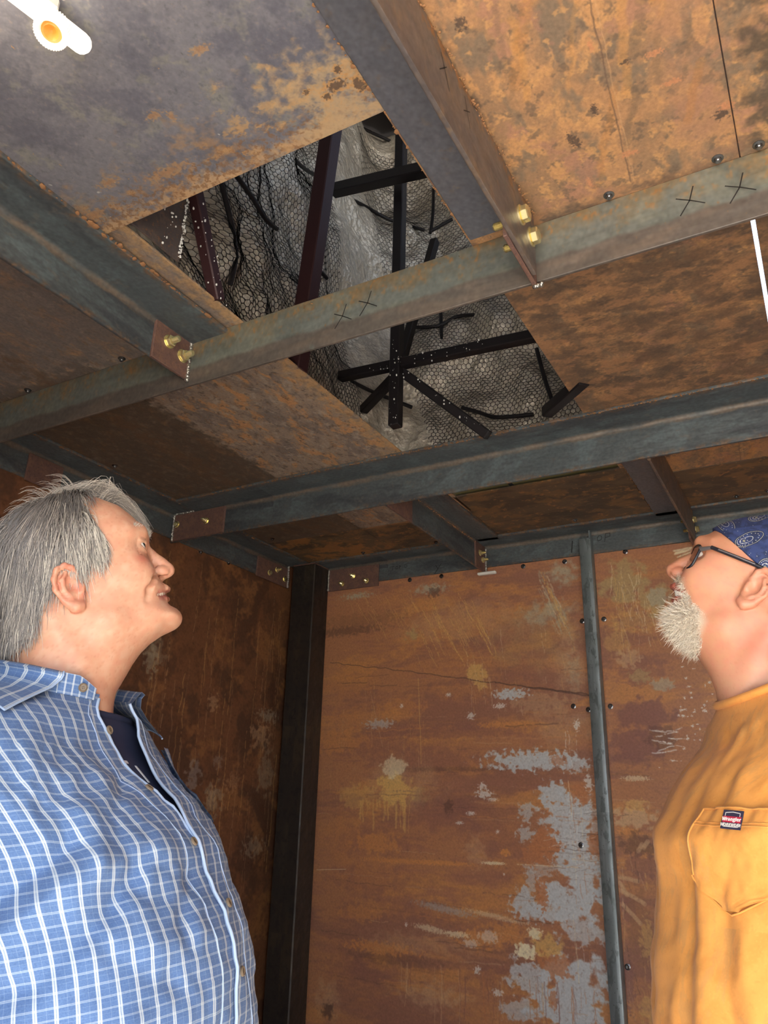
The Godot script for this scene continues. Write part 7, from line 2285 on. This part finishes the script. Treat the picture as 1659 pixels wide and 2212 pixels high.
func right_body(body: MB, who: Node3D) -> void:
	var O := Vector3(-0.104, 1.65, -1.334)
	var L := Vector3(0.078, 0, 0.997).normalized()
	var F := -Vector3.UP.cross(L)
	var yaw := deg_to_rad(25.0)
	# z axis points away from the doorway side; near side is z < 0
	var xf := Transform3D(Basis(F * cos(yaw) + L * sin(yaw), Vector3.UP, -L * cos(yaw) + F * sin(yaw)), O - F * 0.04)
	bare_body(body, xf, -0.14, -1.65, 1.0, lin(212, 148, 112))
	trousers(who, xf, -1.65, 0.19, 0.215, 0.12, rgb(74, 72, 70))
	var rows := [[-0.130, 0.0, 0.086, 0.091, 0.092, 0.42], [-0.148, 0.0, 0.118, 0.094, 0.100, 0.40], [-0.172, 0.0, 0.148, 0.100, 0.110, 0.28], [-0.2184, 0.0, 0.178, 0.110, 0.120, 0.10], [-0.2724, 0.0, 0.200, 0.148, 0.125, 0.0], [-0.3259, 0.0, 0.208, 0.184, 0.12, 0.0], [-0.3523, 0.0, 0.208, 0.199, 0.12, 0.0], [-0.384, 0.0, 0.205, 0.198, 0.12, 0.0], [-0.4157, 0.0, 0.205, 0.198, 0.12, 0.0], [-0.4775, 0.0, 0.205, 0.209, 0.12, 0.0], [-0.5374, 0.0, 0.205, 0.219, 0.12, 0.0], [-0.62, 0.0, 0.205, 0.226, 0.12, 0.0], [-0.76, 0.0, 0.21, 0.22, 0.125, 0.0]]
	var lf := Loft.new(rows)
	var wr := FastNoiseLite.new()
	wr.seed = 9
	wr.frequency = 1.0
	wr.fractal_octaves = 2
	# long soft folds falling from the chest; near side has negative angles
	var fl := [[-12, -0.30, -18, -0.62, 0.012, -0.006], [-20, -0.34, -27, -0.66, 0.013, 0.006], [-32, -0.42, -38, -0.70, 0.012, -0.006], [-48, -0.46, -62, -0.70, 0.014, -0.008], [-40, -0.45, -52, -0.68, 0.012, 0.005], [-62, -0.45, -84, -0.66, 0.016, -0.008], [-58, -0.24, -40, -0.34, 0.011, -0.004], [-75, -0.24, -55, -0.36, 0.013, -0.004], [-30, -0.22, -24, -0.34, 0.010, -0.003], [4, -0.25, 2, -0.66, 0.014, 0.005], [14, -0.30, 12, -0.68, 0.014, -0.006], [-22, -0.19, -16, -0.26, 0.008, 0.004], [-6, -0.18, -10, -0.23, 0.008, -0.004]]
	var disp := func(th: float, y: float) -> float:
		var k := smoothstep(-0.15, -0.21, y)
		return k * (folds(fl, th, y, 0.19) + 0.006 * wr.get_noise_2d(th * 2.2, y * 7.0) + 0.0018 * wr.get_noise_2d(th * 10.0 + 30.0, y * 26.0))
	var full0 := func(_y: float) -> float: return -PI
	var full1 := func(_y: float) -> float: return PI
	var p := Paint.new(640, 640, rgb(222, 150, 70))
	p.layer(p.noise(511, 5, 5), rgb(210, 138, 60), 0.4, 0.75, 0.7)
	p.layer(p.noise(512, 9, 5, 1.0, 3.0), rgb(192, 138, 76), 0.56, 0.8, 0.55)
	p.layer(p.noise(513, 160, 2), rgb(232, 164, 84), 0.5, 0.9, 0.35)
	p.layer(p.noise(514, 44, 4), rgb(196, 128, 58), 0.66, 0.88, 0.35)
	for q in [[0.3, 0.2], [0.62, 0.5], [0.5, 0.7], [0.4, 0.9], [0.7, 0.33]]:
		p.blot(q[0] * 640, q[1] * 640, 2.2, 2.6, rgb(110, 66, 40), 0.8, 0.4, 0.4)
	var cloth := std(Color.WHITE, 0.9, 0.0, p.tex())
	cloth.uv1_scale = Vector3(2.2, 2.2, 1)
	cloth.rim_enabled = true
	cloth.rim = 0.2
	var mb := MB.new()
	sheet(mb, lf, xf, -0.138, -0.76, 90, full0, full1, 150, disp)
	var shirt := part("t_shirt", mb, cloth, who, "faded orange pocket T-shirt")
	# neck rib
	var rb := MB.new()
	var ring := []
	var t0 := lf.t_of(-0.137)
	for i in 60:
		var th := TAU * i / 60
		ring.append(xf * (lf.pt(t0, th) + Vector3(0, 0.004, 0)))
	rb.tube(ring, [0.0065], 8, false, true)
	part("neck_rib", rb, cloth, shirt)
	# breast pocket, slightly baggy, with stitched edges
	var th0 := -0.99
	var th1 := -0.36
	var pk := MB.new()
	var bag := func(th: float, y: float) -> float:
		var e := minf(minf((th - th0) / 0.08, (th1 - th) / 0.08), minf((-0.316 - y + 0.012) / 0.008, 1.0))
		return float(disp.call(th, y)) + 0.0025 + 0.004 * clampf(e, 0.0, 1.0)
	sheet(pk, lf, xf, -0.316, -0.437, 24, func(y: float) -> float: return th0 + 0.30 * smoothstep(-0.405, -0.437, y), func(y: float) -> float: return th1 - 0.20 * smoothstep(-0.405, -0.437, y), 26, bag)
	var pocket := part("pocket", pk, cloth, shirt)
	for line in [[-0.317, 0.0016], [-0.334, 0.0008], [-0.338, 0.0008]]:
		var pts := []
		for i in 24:
			var th := lerpf(th0, th1, i / 23.0)
			var t := lf.t_of(line[0])
			pts.append(xf * (lf.pt(t, th) + lf.nrm(t, th) * (float(bag.call(th, line[0])) + 0.0004)))
		var sm := MB.new()
		sm.tube(pts, [line[1]], 5)
		part("seam", sm, cloth, pocket)
	var rim := []
	for i in 14:
		var y := lerpf(-0.316, -0.405, i / 13.0)
		rim.append([th0, y])
	for q in [[th0 + 0.30, -0.437], [th1 - 0.20, -0.437]]: rim.append(q)
	for i in 14:
		var y := lerpf(-0.405, -0.316, i / 13.0)
		rim.append([th1, y])
	var rp := []
	for q in rim:
		var t := lf.t_of(q[1])
		rp.append(xf * (lf.pt(t, q[0]) + lf.nrm(t, q[0]) * (float(disp.call(q[0], q[1])) + 0.003)))
	var rmb := MB.new()
	rmb.tube(smooth_pts(rp, 2), [0.0013], 6)
	part("seam", rmb, cloth, pocket)
	# woven brand patch
	var y := -0.3315
	var th := -0.66
	var t := lf.t_of(y)
	var nn := lf.nrm(t, th)
	var side := Vector3.UP.cross(nn).normalized()
	var pf := xf * Transform3D(Basis(side, nn.cross(side), nn), lf.pt(t, th) + nn * (float(bag.call(th, y)) + 0.0022))
	pf.basis = pf.basis * Basis(Vector3(0, 0, 1), -0.06)
	var lb := MB.new()
	pf.basis = pf.basis.scaled_local(Vector3(0.78, 0.82, 1))
	lb.box(pf, Vector3(0.036, 0.030, 0.0012), 0.0003)
	var patch := part("brand_patch", lb, std(rgb(48, 44, 66), 0.85), shirt, "navy woven patch with a red band")
	var lo := MB.new()
	for s in [[[-0.012, -0.0115], [0.012, -0.0115]], [[-0.012, 0.0105], [0.0, 0.0118], [0.012, 0.0105]], [[-0.013, -0.0115], [-0.013, -0.0055]], [[0.013, -0.0115], [0.013, -0.0055]], [[-0.013, 0.0105], [-0.013, 0.0048]], [[0.013, 0.0105], [0.013, 0.0048]]]:
		var pts := []
		for q in s: pts.append(Vector2(q[0], q[1]))
		lo.stroke(pf, pts, 0.0012, 0.0008)
	var fo := part("patch_frame", lo, std(rgb(222, 216, 206), 0.8), patch)
	fo.set_meta("kind", "stuff")
	var rd := MB.new()
	rd.box(pf * T(0, 0, 0.0007), Vector3(0.032, 0.0098, 0.0008), 0.0002)
	part("red_band", rd, std(rgb(186, 36, 62), 0.8), patch)
	patch_text(patch, pf, "Wrangler", 0.0076, 0.0001, rgb(240, 232, 224))
	patch_text(patch, pf, "WORKWEAR", 0.0026, -0.0088, rgb(222, 216, 206))
	# short sleeves
	for s in [1.0, -1.0]:
		var sl := Loft.new([[-0.160, -0.01, 0.045, 0.05, 0.05, 0.0], [-0.20, -0.005, 0.075, 0.078, 0.078, 0.0], [-0.27, -0.01, 0.080, 0.084, 0.085, 0.0], [-0.36, -0.02, 0.082, 0.088, 0.088, 0.0], [-0.42, -0.02, 0.086, 0.092, 0.092, 0.0]])
		var sm := MB.new()
		sheet(sm, sl, xf * Transform3D(Basis(Vector3(1, 0, 0), -0.22 * s), Vector3(-0.05, -0.03, 0.135 * s)), -0.160, -0.42, 30, full0, full1, 44, func(a: float, b: float) -> float: return 0.006 * wr.get_noise_2d(a * 2.0 + 7.0, b * 12.0))
		part("sleeve", sm, cloth, shirt)

func patch_text(parent: Node3D, pf: Transform3D, text: String, h: float, y: float, c: Color) -> void:
	var tm := TextMesh.new()
	var f := SystemFont.new()
	f.font_names = PackedStringArray(["Droid Sans"])
	f.font_weight = 700
	tm.font = f
	tm.text = text
	tm.font_size = 64
	tm.pixel_size = h / 64.0
	tm.depth = 0.0006
	shared("lettering", tm, std(c, 0.8), parent, pf * T(0, y, 0.0014))
